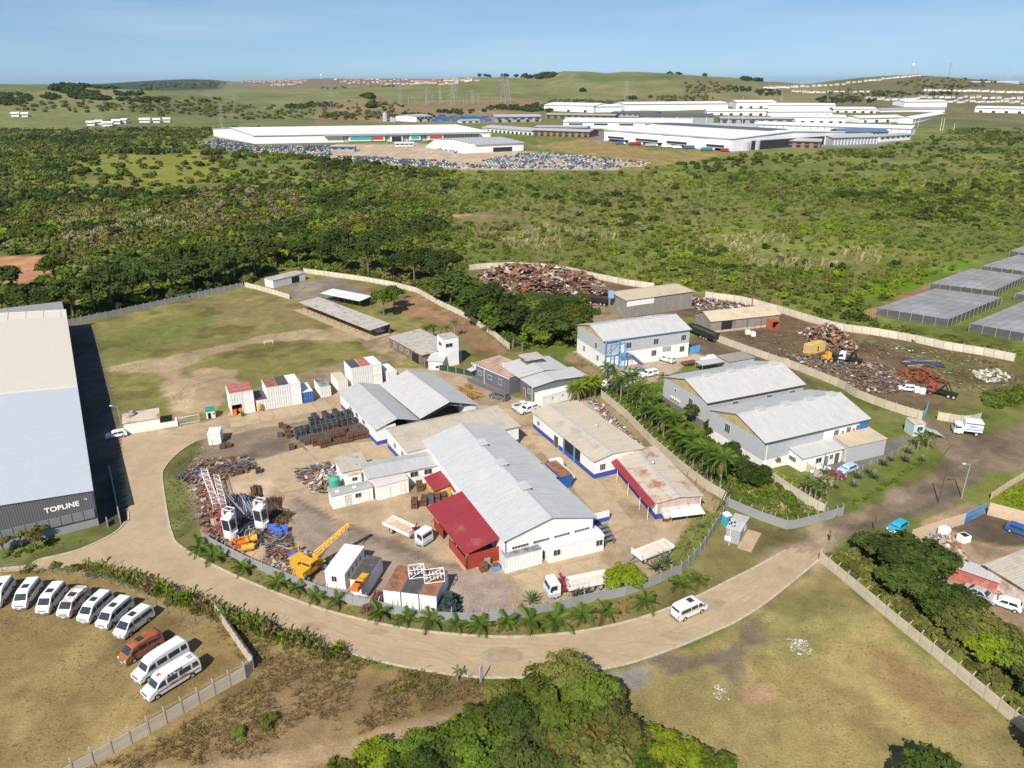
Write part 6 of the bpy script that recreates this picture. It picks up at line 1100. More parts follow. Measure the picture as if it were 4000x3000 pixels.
bundle('beam_pile', 'black girders lying in the scrapyard grass', (3600,1420), -15, 10., 4., .7, 70, DKTUBE, 13, rr=.12, spread=.3); bundle('board_pile', 'brown boards and pipes in the weedy corner by the gate', (905,1800), 25, 6., 2.5, .7, 120, BARS, 14, rr=.06, spread=.8, ln=2.)
heap('scrap_strewn', 'jumbled fittings and frames filling the corner by the left crane cabin', [(770,1900),(830,1880),(850,2000),(890,2110),(870,2130),(800,2040)], .5, 420, .8, ramp_mat('fittings', [(0,(.16,.09,.06)),(.3,(.40,.36,.32)),(.5,(.07,.065,.06)),(.7,(.34,.08,.05)),(.85,(.22,.15,.1))]), .4, 1.5, 15)
heap('scrap_strewn', 'loose dark parts under the tube heaps', [(890,1960),(1000,1930),(1050,2040),(1100,2130),(960,2130),(900,2060)], .35, 520, .7, ramp_mat('dark_parts', [(0,(.05,.045,.045)),(.4,(.12,.08,.06)),(.7,(.2,.19,.18)),(.9,(.3,.16,.08))]), .4, 1.5, 16)
heap('scrap_strewn', 'crates, pipes and frames jumbled left of the annex', [(1175,1850),(1260,1810),(1330,1835),(1300,1900),(1240,1930)], .5, 360, .9, MIXED, .4, 1.5, 17)
heap('scrap_strewn', 'rusty bits scattered along the weedy corner by the fence', [(720,1850),(800,1800),(960,1790),(990,1830),(880,1870),(760,1890)], .4, 520, .7, ramp_mat('rusty_bits', [(0,(.18,.09,.05)),(.3,(.10,.07,.05)),(.55,(.26,.25,.24)),(.75,(.14,.10,.07)),(.9,(.4,.33,.25))]), .4, 1.5, 18)
heap('scrap_strewn', 'tangled rods and plates beside the drill rig', [(1090,2140),(1180,2150),(1240,2190),(1200,2250),(1080,2220),(1050,2170)], .4, 360, .7, ramp_mat('tangled', [(0,(.22,.10,.05)),(.4,(.10,.08,.07)),(.7,(.35,.33,.31)),(.9,(.42,.2,.04))]), .4, 1.5, 19)
# ---- stillages: steel baskets packed with couplers
def stillage_mesh():
    f = MB(); w, d, h = .5, .62, .8
    for x in (-w, w):
        for y in (-d, d): f.box(x-.04, x+.04, y-.04, y+.04, 0, h+.1)
    for z in (.12, h): f.box(-w, w, -d-.02, -d+.02, z, z+.05); f.box(-w, w, d-.02, d+.02, z, z+.05); f.box(-w-.02, -w+.02, -d, d, z, z+.05); f.box(w-.02, w+.02, -d, d, z, z+.05)
    g = MB(); r = random.Random(3)
    g.box(-w+.05, w-.05, -d+.05, d-.05, .13, h-.08)
    for k in range(4): g.box(-w+.03+.24*k, -w+.23+.24*k, -d+.02, d-.02, .2, h-.03+r.uniform(-.06,.1))
    return f.mesh('basket', BUMP), g
fB, gB = stillage_mesh(); LOADS = {'black': M('black_couplers', (.035,.035,.038), .8, .4, 6, bump=1, bs=14), 'brown': M('brown_couplers', (.13,.085,.055), .9, .35, 5, c2=(.07,.05,.04), c2s=3, bump=1, bs=14), 'grey': M('grey_couplers', (.10,.095,.09), .85, .35, 6, bump=1, bs=14)}
gM = {k: gB.mesh('load', v) for k, v in LOADS.items()}; fM = {'black': fB, 'brown': UB and fB.copy(), 'grey': fB}; fM['brown'].materials[0] = RUSTY
def stillage(label, loc, az, col, lvl=0, group=None):
    t = thing('stillage', label, 'stillage', (loc[0], loc[1], lvl*.92+.02), rad(az), group); put('basket', fM[col], t); put('load', gM[col], t); return t
o = P(1150,1705); u_ = Vector((math.cos(rad(30)), math.sin(rad(30)), 0)); v_ = Vector((math.cos(rad(-60)), math.sin(rad(-60)), 0)); ROWS = ['back', 'second', 'third', 'fourth', 'fifth', 'sixth', 'seventh', 'front']
lay = [(5.4, 8, 3), (3.2, 11, 3), (.6, 13, 2), (.4, 14, 2), (.8, 14, 1), (1.2, 14, 2), (1.4, 13, 2), (3.6, 11, 2)]
for r_, (st, n, lv) in enumerate(lay):
    for k in range(n):
        for l in range(lv):
            if R.random() < (.06 if l == 0 else .22+.1*l): break
            col = 'black' if r_ < 4 else ('brown' if (r_ > 5 or R.random() < .5) else 'grey'); q = o+u_*(st+k*1.12+R.uniform(-.06,.06))+v_*(r_*1.55-3.2+R.uniform(-.1,.1))
            stillage('%s stillage in %s row of the stacks, %s from left%s' % (col, ROWS[r_], ORD[k], ('', ', one up', ', topmost')[l]), q, 30+R.uniform(-4,4), col, l, 'stillages stacked beside the equipment shed')
for k, (g, a_, c_, lb) in enumerate([((1100,1668),20,'brown','rusty stillage farthest back of the loose ones on the bare dirt'),((1118,1676),60,'brown','rusty stillage touching the farthest loose one'),((1095,1705),10,'grey','dark stillage with leaning frame on the bare dirt'),((1125,1692),30,'brown','upright rusty stillage in the loose cluster'),((1128,1708),35,'brown','nearest rusty stillage of the loose cluster'),((1140,1752),20,'brown','lone rusty stillage near the concrete edge'),((870,1750),15,'brown','rusty stillage left of a pair beside the short container'),((892,1745),25,'brown','rusty stillage right of a pair beside the short container'),
  ((955,1820),35,'grey','dark stillage near the props, left of two on concrete'),((1010,1845),20,'black','black stillage with upright rods alone on the concrete'),((935,1850),30,'brown','brown stillage above the black tube heap'),((1620,1982),0,'brown','brown stillage leftmost of the row before the red lean-to'),
  ((1658,1972),-5,'brown','brown stillage second in the row before the red lean-to'),((1684,1965),-5,'grey','grey brown stillage third in the row before the red lean-to'),((1710,1958),-5,'brown','brown stillage fourth in the row before the red lean-to'),((1733,1952),-5,'brown','brown stillage last in the row before the red lean-to'),((1640,1915),15,'brown','brown stillage beside the yellow kiosk'),((1610,1868),10,'grey','dark stillage between the pink roofed cabin and the kiosk')]):
    n = 2 if 11 <= k <= 16 else 1
    for l in range(n): stillage(lb+(', on top' if l else ''), P(*g), a_, c_, l, 'loose stillages in the yard')
# ---- single objects
def boxthing(name, label, cat, g, az, parts): 
    t = thing(name, label, cat, P(*g), rad(az))
    for nm, mat, bxs in parts:
        m = MB()
        for q in bxs: m.box(*q)
        m.build(nm, mat, t)
    return t
OR = M('orange_plastic', (.62,.16,.02), .5, .12, 2); BLP = M('blue_plastic', (.08,.16,.60), .5, .1, 2)
boxthing('wheelie_bin', 'orange bin in the mouth of the open container', 'bin', (918,1622), 15, [('body', OR, [(-.45,.45,-.45,.45,0,1.2)]), ('lid', OR, [(-.5,.5,-.5,.5,1.2,1.28)])])
t = thing('orange_ball_tank', 'round orange plastic tank beside the orange bin', 'tank', P(942,1612)); MB().tube((0,0,.1),(0,0,.35),.4,.6,n=14).tube((0,0,.35),(0,0,.85),.6,.6,n=14).tube((0,0,.85),(0,0,1.15),.6,.25,n=14).build('shell', OR, t); MB().tube((0,0,1.15),(0,0,1.22),.2,n=10).build('cap', OR, t)
t = thing('barrel', 'dark green barrel before the open container', 'barrel', P(948,1625)); MB().tube((0,0,0),(0,0,.85),.35,n=12).build('drum', M('dark_green_drum', (.03,.12,.07), .5), t); MB().tube((0,0,.85),(0,0,.9),.37,n=12).build('lid', M('dark_green_lid', (.04,.14,.08), .5), t)
t = thing('cement_mixer', 'yellow cement mixer before the white container row', 'mixer', P(1017,1608), rad(10)); MB().tube((0,0,.9),(.1,-.1,1.9),.55,.4,n=14).build('drum', Y, t); MB().bar((-.5,0,0),(0,0,1.1),.12).bar((.5,0,0),(0,0,1.1),.12).bar((0,.5,0),(0,0,1.1),.12).build('stand', Y, t)
for k, (g, a_) in enumerate([((1066,2075),10),((1090,2088),14),((1112,2080),12),((1148,2188),60)]):
    boxthing('plastic_crate', ('bright blue crate leftmost beside the right crane cabin','blue ribbed crate in the middle by the crane cabin','blue ribbed crate rightmost by the crane cabin','purple blue crate beside the drill rig')[k], 'crate', g, a_, [('box', BLP, [(-.55,.55,-.5,.5,.05,1.05)]), ('rim', BLP, [(-.6,.6,-.55,-.5,.95,1.08),(-.6,.6,.5,.55,.95,1.08)]), ('base', BLP, [(-.5,-.3,-.5,.5,0,.05),(.3,.5,-.5,.5,0,.05)])])
for k, g in enumerate([(942,2135),(970,2152),(983,2118)]):
    t = thing('diesel_tank', ('rust orange open skip','yellow cylindrical tank','yellow hump tank')[k]+' among the scrap at the wall by the crane cabins', 'tank', P(*g), rad(25))
    if k == 0: MB().add([(-1,-.5,.1),(1,-.5,.1),(1,.5,.1),(-1,.5,.1),(-1.3,-.7,1),(1.3,-.7,1),(1.3,.7,1),(-1.3,.7,1)], [(3,2,1,0),(0,1,5,4),(1,2,6,5),(2,3,7,6),(3,0,4,7)]).build('bucket', OR, t); MB().bar((-1.2,0,1),(-1.2,0,1.7),.1).bar((1.2,0,1),(1.2,0,1.7),.1).bar((-1.2,0,1.7),(1.2,0,1.7),.1).build('bail', OR, t)
    else: MB().tube((-.9,0,.7),(.9,0,.7),.55,n=14).build('shell', Y, t); MB().box(-.7,-.5,-.4,.4,0,.4).box(.5,.7,-.4,.4,0,.4).build('saddle', RUSTY, t); MB().tube((0,0,1.2),(0,0,1.3),.15,n=8).build('filler_cap', BUMP, t)
t = boxthing('walkway_frame', 'white ladder frame between the two crane cabins', 'frame', (955,2098), 20, [('side', CRW, [(-.9,-.8,-1.2,1.2,.4,.5),(.8,.9,-1.2,1.2,.4,.5),(-.9,-.8,-1.2,-1.1,0,1.2),(.8,.9,1.1,1.2,0,1.2)]), ('rung', CRW, [(-.8,.8,-1.2+k*.45,-1.1+k*.45,.42,.48) for k in range(6)])])
for k, (x, y, zz, a_) in enumerate([(1395,2300,2.62,74),(1405,2286,2.62,74),(1420,2268,2.62,74)]):
    p = P(x, y, zz); t = thing('compressor', ('orange','yellow slanted','yellow')[k]+' machine housing standing on the dark container roof, '+('nearest','middle','farthest'[:8])[k], 'machine', (p.x, p.y, zz), rad(a_)); MB().prism([(-.75,-.55),(.75,-.55),(.75,.55),(-.75,.55)], .05, .75).build('housing', OR if k == 0 else Y, t); MB().box(-.6,.6,-.45,.45,.75,.82).build('lid', OR if k == 0 else Y, t)
for k, (g0, g1) in enumerate([((1600,2262),(1650,2255)),((1660,2280),(1725,2272))]):
    a, b2 = P(*g0, 2.62), P(*g1, 2.62); d = b2-a; t = thing('conveyor_frame', ('smaller','larger')[k]+' white lattice roller frame on the container roofs', 'frame', a, math.atan2(d.y, d.x)); m = MB(); w_ = 1.3; L_ = (2.2, 2.8)[k]
    for x in (0, L_):
        for y in (0, w_): m.bar((x,y,0),(x,y,1.4),.09)
    for z in (0, 1.4): m.bar((0,0,z),(L_,0,z),.09); m.bar((0,w_,z),(L_,w_,z),.09); m.bar((0,0,z),(0,w_,z),.09); m.bar((L_,0,z),(L_,w_,z),.09)
    m.bar((0,0,0),(L_,0,1.4),.07); m.bar((0,w_,0),(L_,w_,1.4),.07); m.build('frame', CRW, t)
    for j in range(5): MB().tube((.3+j*.5,-.2,.8),(.3+j*.5,w_+.2,.8),.09,n=8).build('roller', CRW, t)
boxthing('steel_cabinet', 'rusty brown cabinet against the red lean-to wall', 'cabinet', (1888,2228), 24, [('body', RUSTY, [(-.55,.55,-.5,.5,0,1.25)]), ('door', RUSTY, [(-.5,-.02,-.53,-.5,.08,1.2),(.02,.5,-.53,-.5,.08,1.2)])])
boxthing('blue_basket', 'light blue steel bin beside the rusty cabinet', 'bin', (1936,2224), 20, [('bin', LBLUE, [(-.6,.6,-.45,.45,.1,.8)]), ('load', RUSTY, [(-.5,.5,-.4,.4,.8,.95)])])
boxthing('pallet', 'grey pallet leaning between the cabinet and the red wall', 'pallet', (1905,2212), 24, [('board', POSTC, [(-.5+.2*k,-.38+.2*k,-.05,.05,0,1.5) for k in range(5)]), ('batten', POSTC, [(-.5,.5,.052,.1,.3,.4),(-.5,.5,.052,.1,1.1,1.2)])])
for k in range(4): boxthing('pallet_stack', 'dark trestle rack beside the long white cabin, %s from the hall' % ORD[k], 'rack', (2352+k*9,2078+k*16), 24, [('deck', BUMP, [(-.9,.9,-.3,.3,1.,1.1)]), ('leg', BUMP, [(-.85,-.75,-.25,.25,0,1.),(.75,.85,-.25,.25,0,1.)])])
boxthing('skip_tray', 'dark steel tray trailer beside the open workshop containers', 'trailer', (2690,1425), 24, [('tray', RUSTY, [(-2,2,-.9,.9,.5,.9)]), ('wheel', TYRE, [(-.4,.4,-1.1,-.9,0,.7),(-.4,.4,.9,1.1,0,.7)])])
boxthing('boat_wreck', 'white damaged boat hull beside the flat garage roof', 'boat', (2770,1412), 20, [('hull', WHITE, [(-2.2,2.2,-.8,.8,.3,1.1)]), ('cabin', WHITE, [(-.6,1.4,-.6,.6,1.1,1.7)])])
boxthing('flat_store', 'low store with flat grey roof and round stain behind the twin warehouse', 'store', (2870,1430), 24, [('wall', CLAD, [(-4,4,-2.4,2.4,0,2.5)]), ('roof', M('felt_roof', (.30,.28,.24), .9, .12, .5, c2=(.10,.10,.11), c2s=.25, c2t=.62), [(-4.2,4.2,-2.6,2.6,2.5,2.65)])])
boxthing('canopy_roof', 'white ribbed lean canopy beside the boat hull', 'canopy', (2770,1445), 24, [('roof', R_PALE, [(-3.5,3.5,-1.6,1.6,2.2,2.3)]), ('post', GALV, [(-3.4,-3.3,-1.5,-1.4,0,2.2),(3.3,3.4,-1.5,-1.4,0,2.2),(-3.4,-3.3,1.4,1.5,0,2.2),(3.3,3.4,1.4,1.5,0,2.2)])])
for k, g in enumerate([(3578,1532),(3602,1538)]): boxthing('fridge', ('left','right')[k]+' white discarded fridge beside the red truck', 'fridge', g, 10, [('cabinet', PW, [(-.5,.5,-.4,.4,0,1.4)]), ('door', PW, [(-.48,.48,-.44,-.4,.05,1.35)])])
for k, g in enumerate([(2920,1305),(2940,1312)]): boxthing('bulk_bag', ('left','right')[k]+' white bulk bag in front of the scrapyard shed', 'bag', g, 10, [('bag', PW, [(-.6,.6,-.6,.6,0,1.1)]), ('collar', WHITE, [(-.5,.5,-.5,.5,1.1,1.25)])])
boxthing('sign_board', 'blue grey angled roadside sign on the verge below the road', 'sign', (1880,2665), 70, [('board', PAINT['lblue'], [(-.35,.35,-.04,.04,.2,2.6)]), ('post', GALV, [(-.05,.05,-.12,-.042,0,2.5)])])
boxthing('red_container_shed', 'rusted red container shed with pale sheet roof in the right yard', 'shed', (3800,2275), -40, [('wall', CCOL['red'], [(-3,3,-1.2,1.2,0,2.2)]), ('roof', R_PALE, [(-3.3,3.3,-1.5,1.6,2.2,2.3)])])
boxthing('bulk_bag', 'big white rubbish bag on the heap beside the peach wall', 'bag', (3684,2095), 20, [('bag', PW, [(-.7,.7,-.6,.6,0,1.6)]), ('collar', WHITE, [(-.55,.55,-.5,.5,1.6,1.75)])]); boxthing('bulk_bag', 'open white bulk bag standing apart in the right yard', 'bag', (3762,2112), 20, [('bag', PW, [(-.75,.75,-.7,.7,0,1.1)]), ('load', BLK, [(-.5,.5,-.5,.5,1.1,1.15)])])
boxthing('soccer_goal', 'small white frame standing on the grass field', 'goal', (1050,1345), 20, [('post', WHITE, [(-1.2,-1.1,0,.1,0,1.1),(1.1,1.2,0,.1,0,1.1)]), ('bar', WHITE, [(-1.2,1.2,0,.1,1.1,1.2),(-1.2,-1.1,.1,2.,0,.1),(1.1,1.2,.1,2.,0,.1),(-1.2,1.2,2.,2.1,0,.1)])])
boxthing('trough_wall', 'white walled bay with blue base by the hall corner', 'wall', (2345,2040), 24, [('wall', WHITE, [(-1.8,1.6,-.1,.1,.8,1.9)]), ('base', BLUE, [(-1.8,1.6,-.12,.12,0,.797)]), ('post', LBLUE, [(1.62,1.72,-.1,.1,0,2.1)])])
# poles
def pole(label, g, h, lean=0, arm=False, name='street_lamp', cat='street lamp'):
    t = thing(name, label, cat, P(*g)); MB().tube((0,0,-.1),(lean,0,h),.11,.07,n=7).build('mast', POSTW if not arm else GALV, t)
    if arm: MB().tube((lean,0,h),(lean-1.,-.2,h+.25),.05,n=5).build('arm', GALV, t); MB().box(lean-1.5,lean-.95,-.32,-.08,h+.2,h+.34).build('lamp_head', WHITE, t)
    return t
pole('tall dark timber pole beside the dirt road', (3665,1964), 7., .1, name='utility_pole', cat='pole'); pole('street lamp with white head beside the dirt road', (3755,1945), 6.6, .1, True); pole('thin dark post in the grass beside the turquoise car', (3412,2072), 2.6, 0, name='utility_pole', cat='pole')
pole('leaning pale pole by the road corner', (3663,1800), 3.4, 2., name='utility_pole', cat='pole'); pole('thin pole behind the near warehouse office corner', (3210,1862), 4.6, 0, name='utility_pole', cat='pole'); pole('thin pole before the near warehouse wall', (2940,1790), 4.2, 0, name='utility_pole', cat='pole'); pole('thick leaning dark pole at the end of the plank wall', (2798,1998), 6.4, 2., name='utility_pole', cat='pole'); pole('second leaning pole crossing the thick one', (2820,1985), 5., 1., name='utility_pole', cat='pole'); pole('lamp on a thin pole beside the gatehouse', (472,1648), 3.6, -.1, True); pole('dark post beside the factory fence', (2272,1437), 2.8, 0, name='utility_pole', cat='pole')
# a person walking at the corner of the right hand field
t = thing('person', 'person in orange top and dark trousers walking beside the wall end', 'person', P(3238,2110), rad(200)); sk = bpy.data.meshes.new('body')
J = {'pel':(0,0,.95,.13),'sp':(0,0,1.2,.15),'ch':(.02,0,1.42,.15),'nk':(.02,0,1.55,.06),'hd':(.04,0,1.68,.1),'ht':(.03,0,1.78,.07),'ls':(.02,.19,1.43,.06),'le':(.05,.25,1.15,.045),'lh':(.15,.24,.92,.035),'rs':(.02,-.19,1.43,.06),'re':(-.06,-.25,1.16,.045),'rh':(-.04,-.25,.9,.035),'lk':(.16,.1,.52,.07),'lf':(.1,.1,.06,.05),'lt':(.24,.1,.04,.04),'rk':(-.04,-.1,.5,.07),'rf':(-.25,-.1,.1,.05),'rt':(-.13,-.1,.03,.04),'lp':(.02,.1,.9,.1),'rp':(0,-.1,.9,.1)}
E_ = [('pel','sp'),('sp','ch'),('ch','nk'),('nk','hd'),('hd','ht'),('ch','ls'),('ls','le'),('le','lh'),('ch','rs'),('rs','re'),('re','rh'),('pel','lp'),('lp','lk'),('lk','lf'),('lf','lt'),('pel','rp'),('rp','rk'),('rk','rf'),('rf','rt')]
ks = list(J); sk.from_pydata([J[k][:3] for k in ks], [(ks.index(a), ks.index(b)) for a, b in E_], []); po = put('body', sk, t); po.modifiers.new('skin', 'SKIN'); 
for i, k in enumerate(ks): sk.skin_vertices[0].data[i].radius = (J[k][3],)*2
sk.skin_vertices[0].data[0].use_root = True; po.modifiers.new('sub', 'SUBSURF').levels = 1; po.modifiers['sub'].render_levels = 1; sk.materials.append(M('brown_skin', (.10,.055,.035), .7)); 
MB().tube((.01,0,1.0),(.02,0,1.46),.185,.2,n=10).build('shirt', M('orange_shirt', (.50,.17,.06), .9), t); MB().tube((.02,.1,.95),(.16,.1,.5),.13,.1,n=8).tube((.16,.1,.5),(.1,.1,.12),.1,.08,n=8).tube((0,-.1,.95),(-.04,-.1,.5),.13,.1,n=8).tube((-.04,-.1,.5),(-.25,-.1,.14),.1,.08,n=8).build('trousers', M('dark_trousers', (.03,.035,.05), .9), t); MB().tube((.02,0,1.7),(.02,0,1.81),.11,.06,n=8).build('hair', BLK, t)
# ---------------- plants ----------------
LM = {'dark': leaf_mat('leaf_dark', (.034,.057,.015), (.085,.119,.027), (.078,.088,.027), .25), 'mid': leaf_mat('leaf_mid', (.070,.119,.018), (.155,.215,.032), (.132,.136,.032), .3), 'lime': leaf_mat('leaf_lime', (.155,.239,.016), (.310,.382,.032), (.217,.254,.021), .35, .15), 'olive': leaf_mat('leaf_olive', (.101,.119,.030), (.202,.199,.053), (.155,.136,.042), .25),
 'bare': leaf_mat('twig_brown', (.15,.125,.065), (.25,.20,.11), (.15,.15,.06), .1), 'rusty': leaf_mat('leaf_rusty', (.085,.115,.03), (.34,.15,.04), None, .25, .2, 4.), 'palm': leaf_mat('leaf_palm', (.062,.119,.019), (.155,.223,.042), None, .3, .18), 'fan': leaf_mat('leaf_fan', (.124,.191,.016), (.310,.350,.042), None, .35, .15), 'agave': leaf_mat('leaf_agave', (.093,.128,.068), (.232,.255,.135), None, .1, .15),
 'dry': leaf_mat('grass_dry', (.27,.19,.09), (.46,.34,.17), (.30,.24,.10), .45, .2), 'dead': leaf_mat('leaf_dead', (.22,.14,.07), (.36,.25,.13), None, .2),
 'reed': leaf_mat('reed_pale', (.310,.285,.115), (.558,.510,.257), (.341,.345,.108), .3), 'grass': leaf_mat('grass_green', (.124,.191,.021), (.248,.302,.042), (.295,.286,.063), .3)}
BARK = M('bark_grey', (.17,.14,.11), .95, .3, 4, bump=.6, bs=10)
def unitv(r, n):
    v = r.randn(n, 3); return v/np.linalg.norm(v, axis=1, keepdims=True)
def quads(P0, N, s, r, asp=.62):
    """leaf faces of size s at P0, facing about N"""
    n = len(P0); h = r.randn(n, 3); T = np.cross(N, h); T /= np.linalg.norm(T, axis=1, keepdims=True)+1e-9; B = np.cross(N, T); s = s[:, None]
    V = np.stack([P0-T*s, P0-B*s*asp, P0+T*s, P0+B*s*asp], 1); return V.reshape(-1, 3), np.arange(4*n).reshape(n, 4)
_cr = {}
def crown_geo(seed, nl, nleaf, leaf, flat_=.75, gap=.0, low=-.25):
    """a unit crown: several uneven lobes, leaf faces through their outer layers"""
    r = np.random.RandomState(seed); c_ = unitv(r, nl)*(.2+.62*r.rand(nl, 1)**.7); c_[:,2] = np.abs(c_[:,2])*flat_*.95+low*.4; rr = (.17+.25*r.rand(nl)**1.5)*(9./nl)**.22+.03; lv = r.rand(nl)
    k = r.choice(nl, nleaf, p=rr**2/np.sum(rr**2)); d = unitv(r, nleaf); d[:,2] = np.where(d[:,2] < -.35, -d[:,2], d[:,2]); rad_ = rr[k]*(.55+.5*r.rand(nleaf)**.6)+.16*r.rand(nleaf)**7; p = c_[k]+d*rad_[:,None]*np.array([1,1,.85])
    tuft = vnoise(p[:,0]*5+seed, p[:,1]*5+p[:,2]*4, seed, 2); keep = tuft > .30+gap; p, d, k = p[keep], d[keep], k[keep]; n = len(p)
    N = d*.8+unitv(r, n)*.7; N[:,2] += .55; N /= np.linalg.norm(N, axis=1, keepdims=True); V, Q = quads(p, N, leaf*(.45+1.*r.rand(n)**1.5), r)
    return V, Q, np.clip(.2+.45*r.rand(n)+.35*lv[k]+.0*n, 0, 1), c_
def crown_mesh(sp_, seed, nl, nleaf, leaf, **k):
    key = (sp_, seed, nl, nleaf, leaf)
    if key not in _cr:
        V, Q, v, c_ = crown_geo(seed, nl, nleaf, leaf, **k); _cr[key] = (npmesh('crown', V, Q, LM[sp_], v), c_)
    return _cr[key]
def tree(label, base, h, r, sp_='mid', seed=None, near=0, name='tree', cat='tree', group=None, gap=0., loc=None):
    """tapered trunk with limbs into the crown; crowns share a few shapes, turned and stretched"""
    seed = R.randrange(5) if seed is None else seed; nleaf, leaf, nl = ((1500,.14,12), (4200,.085,22), (7000,.066,34))[near]
    me, c_ = crown_mesh(sp_, seed, nl, nleaf, leaf, gap=gap); p = loc or P(*base); t = thing(name, label, cat, (p[0], p[1], p[2] if len(p) > 2 else 0), R.uniform(0, 6.28), group)
    zc = max(h-r*.8, r*.45); cr = put('crown', me, t, (0, 0, zc), scale=(r*1.25, r*1.25, (h-zc)/.82)); m = MB(); tr = max(.1, h*.022)
    m.tube((0,0,-.1), (.1,.05,zc*.8), tr*1.3, tr*.8, n=7, cap=False)
    for q in c_[:8]: m.tube((.1,.05,zc*.62), (q[0]*r*.9, q[1]*r*.9, zc+q[2]*r*.6), tr*.55, tr*.18, n=5, cap=False)
    m.build('trunk', BARK, t); return t
# ---- palms
def frond_mesh(L, droop, seed, sp_='palm', nleafl=15, wl=.55):
    r = np.random.RandomState(seed); m = MB(); vv = []; pts = []
    for k in range(9): s = k/8; pts.append(Vector((L*s*(1-.18*s*s), 0, L*(.42*s-droop*s*s))))
    for a, b in zip(pts[:-1], pts[1:]): m.tube(a, b, .03, .02, n=3, cap=False); vv += [.25]*3
    for k in range(nleafl):
        s = .14+.86*k/nleafl; i = min(int(s*8), 7); f = s*8-i; p = pts[i].lerp(pts[i+1], f); l = wl*L*.62*(math.sin(math.pi*min(1, s*.92+.06))**.6); w = .055*L*.5
        for sd in (-1, 1): tip = p+Vector((l*.5, sd*l*.8, -l*(.35+.25*r.rand()))); m.add([p+Vector((-w,0,0)), p+Vector((w,0,0)), tip+Vector((w*.3,0,0))], [(0,1,2)]); vv.append(.25+.65*r.rand())
    me = bpy.data.meshes.new('frond'); me.from_pydata(m.v, [], m.f); me.materials.append(LM[sp_]); at = me.attributes.new('v', 'FLOAT', 'FACE'); at.data.foreach_set('value', vv); return me
FR = {sp_: [frond_mesh(1., d, k, sp_) for k, d in enumerate((.35, .55, .8, 1.1))] for sp_ in ('palm', 'fan', 'dead')}
PTR = [MB().tube((0,0,-.1),(0,0,.5),.16,.13,n=8,cap=False).tube((0,0,.5),(.02,0,1.02),.13,.1,n=8).mesh('trunk', M('palm_trunk', (.27,.22,.16), .95, .25, 3, wave=('Z', .12, .6)))]
def palm(label, base, h, L, n=13, sp_='palm', group=None, name='palm_tree'):
    t = thing(name, label, 'palm', P(*base), R.uniform(0, 6.28), group); put('trunk', PTR[0], t, (0,0,0), scale=(1.0+.05*h, 1.0+.05*h, h))
    for k in range(n):
        lv = k/n; i = min(3, int((1-lv)*3.2+R.random())); put('frond', FR[sp_][i], t, (0,0,h+.02*k), rot=(0, -rad(10+45*lv)+R.uniform(-.12,.12)+.25, k*2.4+R.uniform(-.25,.25)), scale=L*R.uniform(.8,1.1))
    for k in range(R.choice((0,1,2,3))): put('dead_frond', FR['dead'][3], t, (0,0,h*.92), rot=(0, .75, R.uniform(0,6.28)), scale=L*R.uniform(.55,.8))
    return t
FRONT = [(780,2158),(836,2190),(947,2237),(1085,2292),(1160,2318),(1233,2345),(1311,2364),(1482,2415),(1585,2432),(1680,2442),(1780,2456),(1876,2463),(1979,2450),(2073,2450),(2168,2446),(2276,2426),(2361,2416),(2518,2376),(2658,2298),(2724,2286)]
for k, g in enumerate(FRONT): palm('low palm on the verge outside the grey wall, %s from the left' % ORD[k], g, R.uniform(.5,.9)+(.5 if k in (16,17,19) else 0), R.uniform(1.6,2.5)*(1.3 if k in (11,13,14,16) else 1.05), R.choice((11,13,15)), group='palms along the grey wall')
TALL = [(2371,1531,6.,2.3),(2395,1530,4.2,2.),(2424,1564,4.6,2.2),(2450,1560,5.6,2.2),(2470,1590,4.,2.2),(2500,1625,6.6,2.3),(2535,1644,5.,2.5),(2588,1562,5.2,1.8),(2569,1690,4.6,2.6),(2545,1668,3.6,2.6),(2600,1700,3.6,2.4),(2640,1745,3.6,2.6),(2680,1790,4.2,2.6),(2706,1829,4.4,2.6),(2740,1850,5.,2.4),(2759,1882,6.,2.4),(2811,1911,6.2,2.6),(2470,1530,3.8,2.2),(2410,1545,3.4,2.2),(2485,1605,3.6,2.3),(2520,1650,3.4,2.5),(2590,1715,4.4,2.4),(2620,1722,5.,2.4),(2660,1770,3.4,2.5),(2695,1812,5.4,2.4),(2730,1838,3.6,2.6),(2775,1895,4.2,2.5),(2545,1600,4.2,2.2),(2640,1690,3.4,2.2)]
for k, (x, y, h, L) in enumerate(sorted(TALL)): palm('tall palm in the planted strip behind the plank wall, %s from the left' % ORD[k], (x, y), h, L*1.15, 16, group='palms behind the plank wall')
for k, (x, y, h) in enumerate([(3143,1936,3.4),(3160,1950,3.),(3180,1965,3.6),(3203,1974,3.2),(3206,1911,3.4),(3225,1935,3.)]): palm('slender garden palm before the near warehouse car park, %s from the left' % ORD[k], (x, y), h, 1.5, 10, 'palm', 'garden palms')
for k, (x, y, h) in enumerate([(2240,1566,3.),(2258,1572,3.6),(2285,1560,3.4),(2305,1552,4.),(2325,1550,2.8)]): palm('bushy yellow green palm at the cabin end, %s from the left' % ORD[k], (x, y), h, 2.5, 22, 'fan', 'bushy palms')
for k, (x, y, h) in enumerate([(1665,1326,3.2),(1680,1330,4.),(1695,1322,3.4),(1777,1318,4.4),(1745,1320,3.),(1575,1168,2.5),(1140,1062,2.2),(2004,1362,3.2),(2040,1372,2.8),(1975,1350,3.),(3583,1760,3.),(3622,1752,2.6)]): palm(('palm in the clump behind the old store, leftmost','tall palm in the clump behind the old store','palm in the clump behind the old store, right one','palm beside the white tower','short palm behind the white tower','small palm by the curved wall near the carports','small palm by the storage shed','broad palm behind the charcoal office, middle','broad palm behind the charcoal office, right','broad palm behind the charcoal office, left','small palm beside the roadside guard house, left','small palm beside the roadside guard house, right')[k], (x, y), h, 1.8, 12)
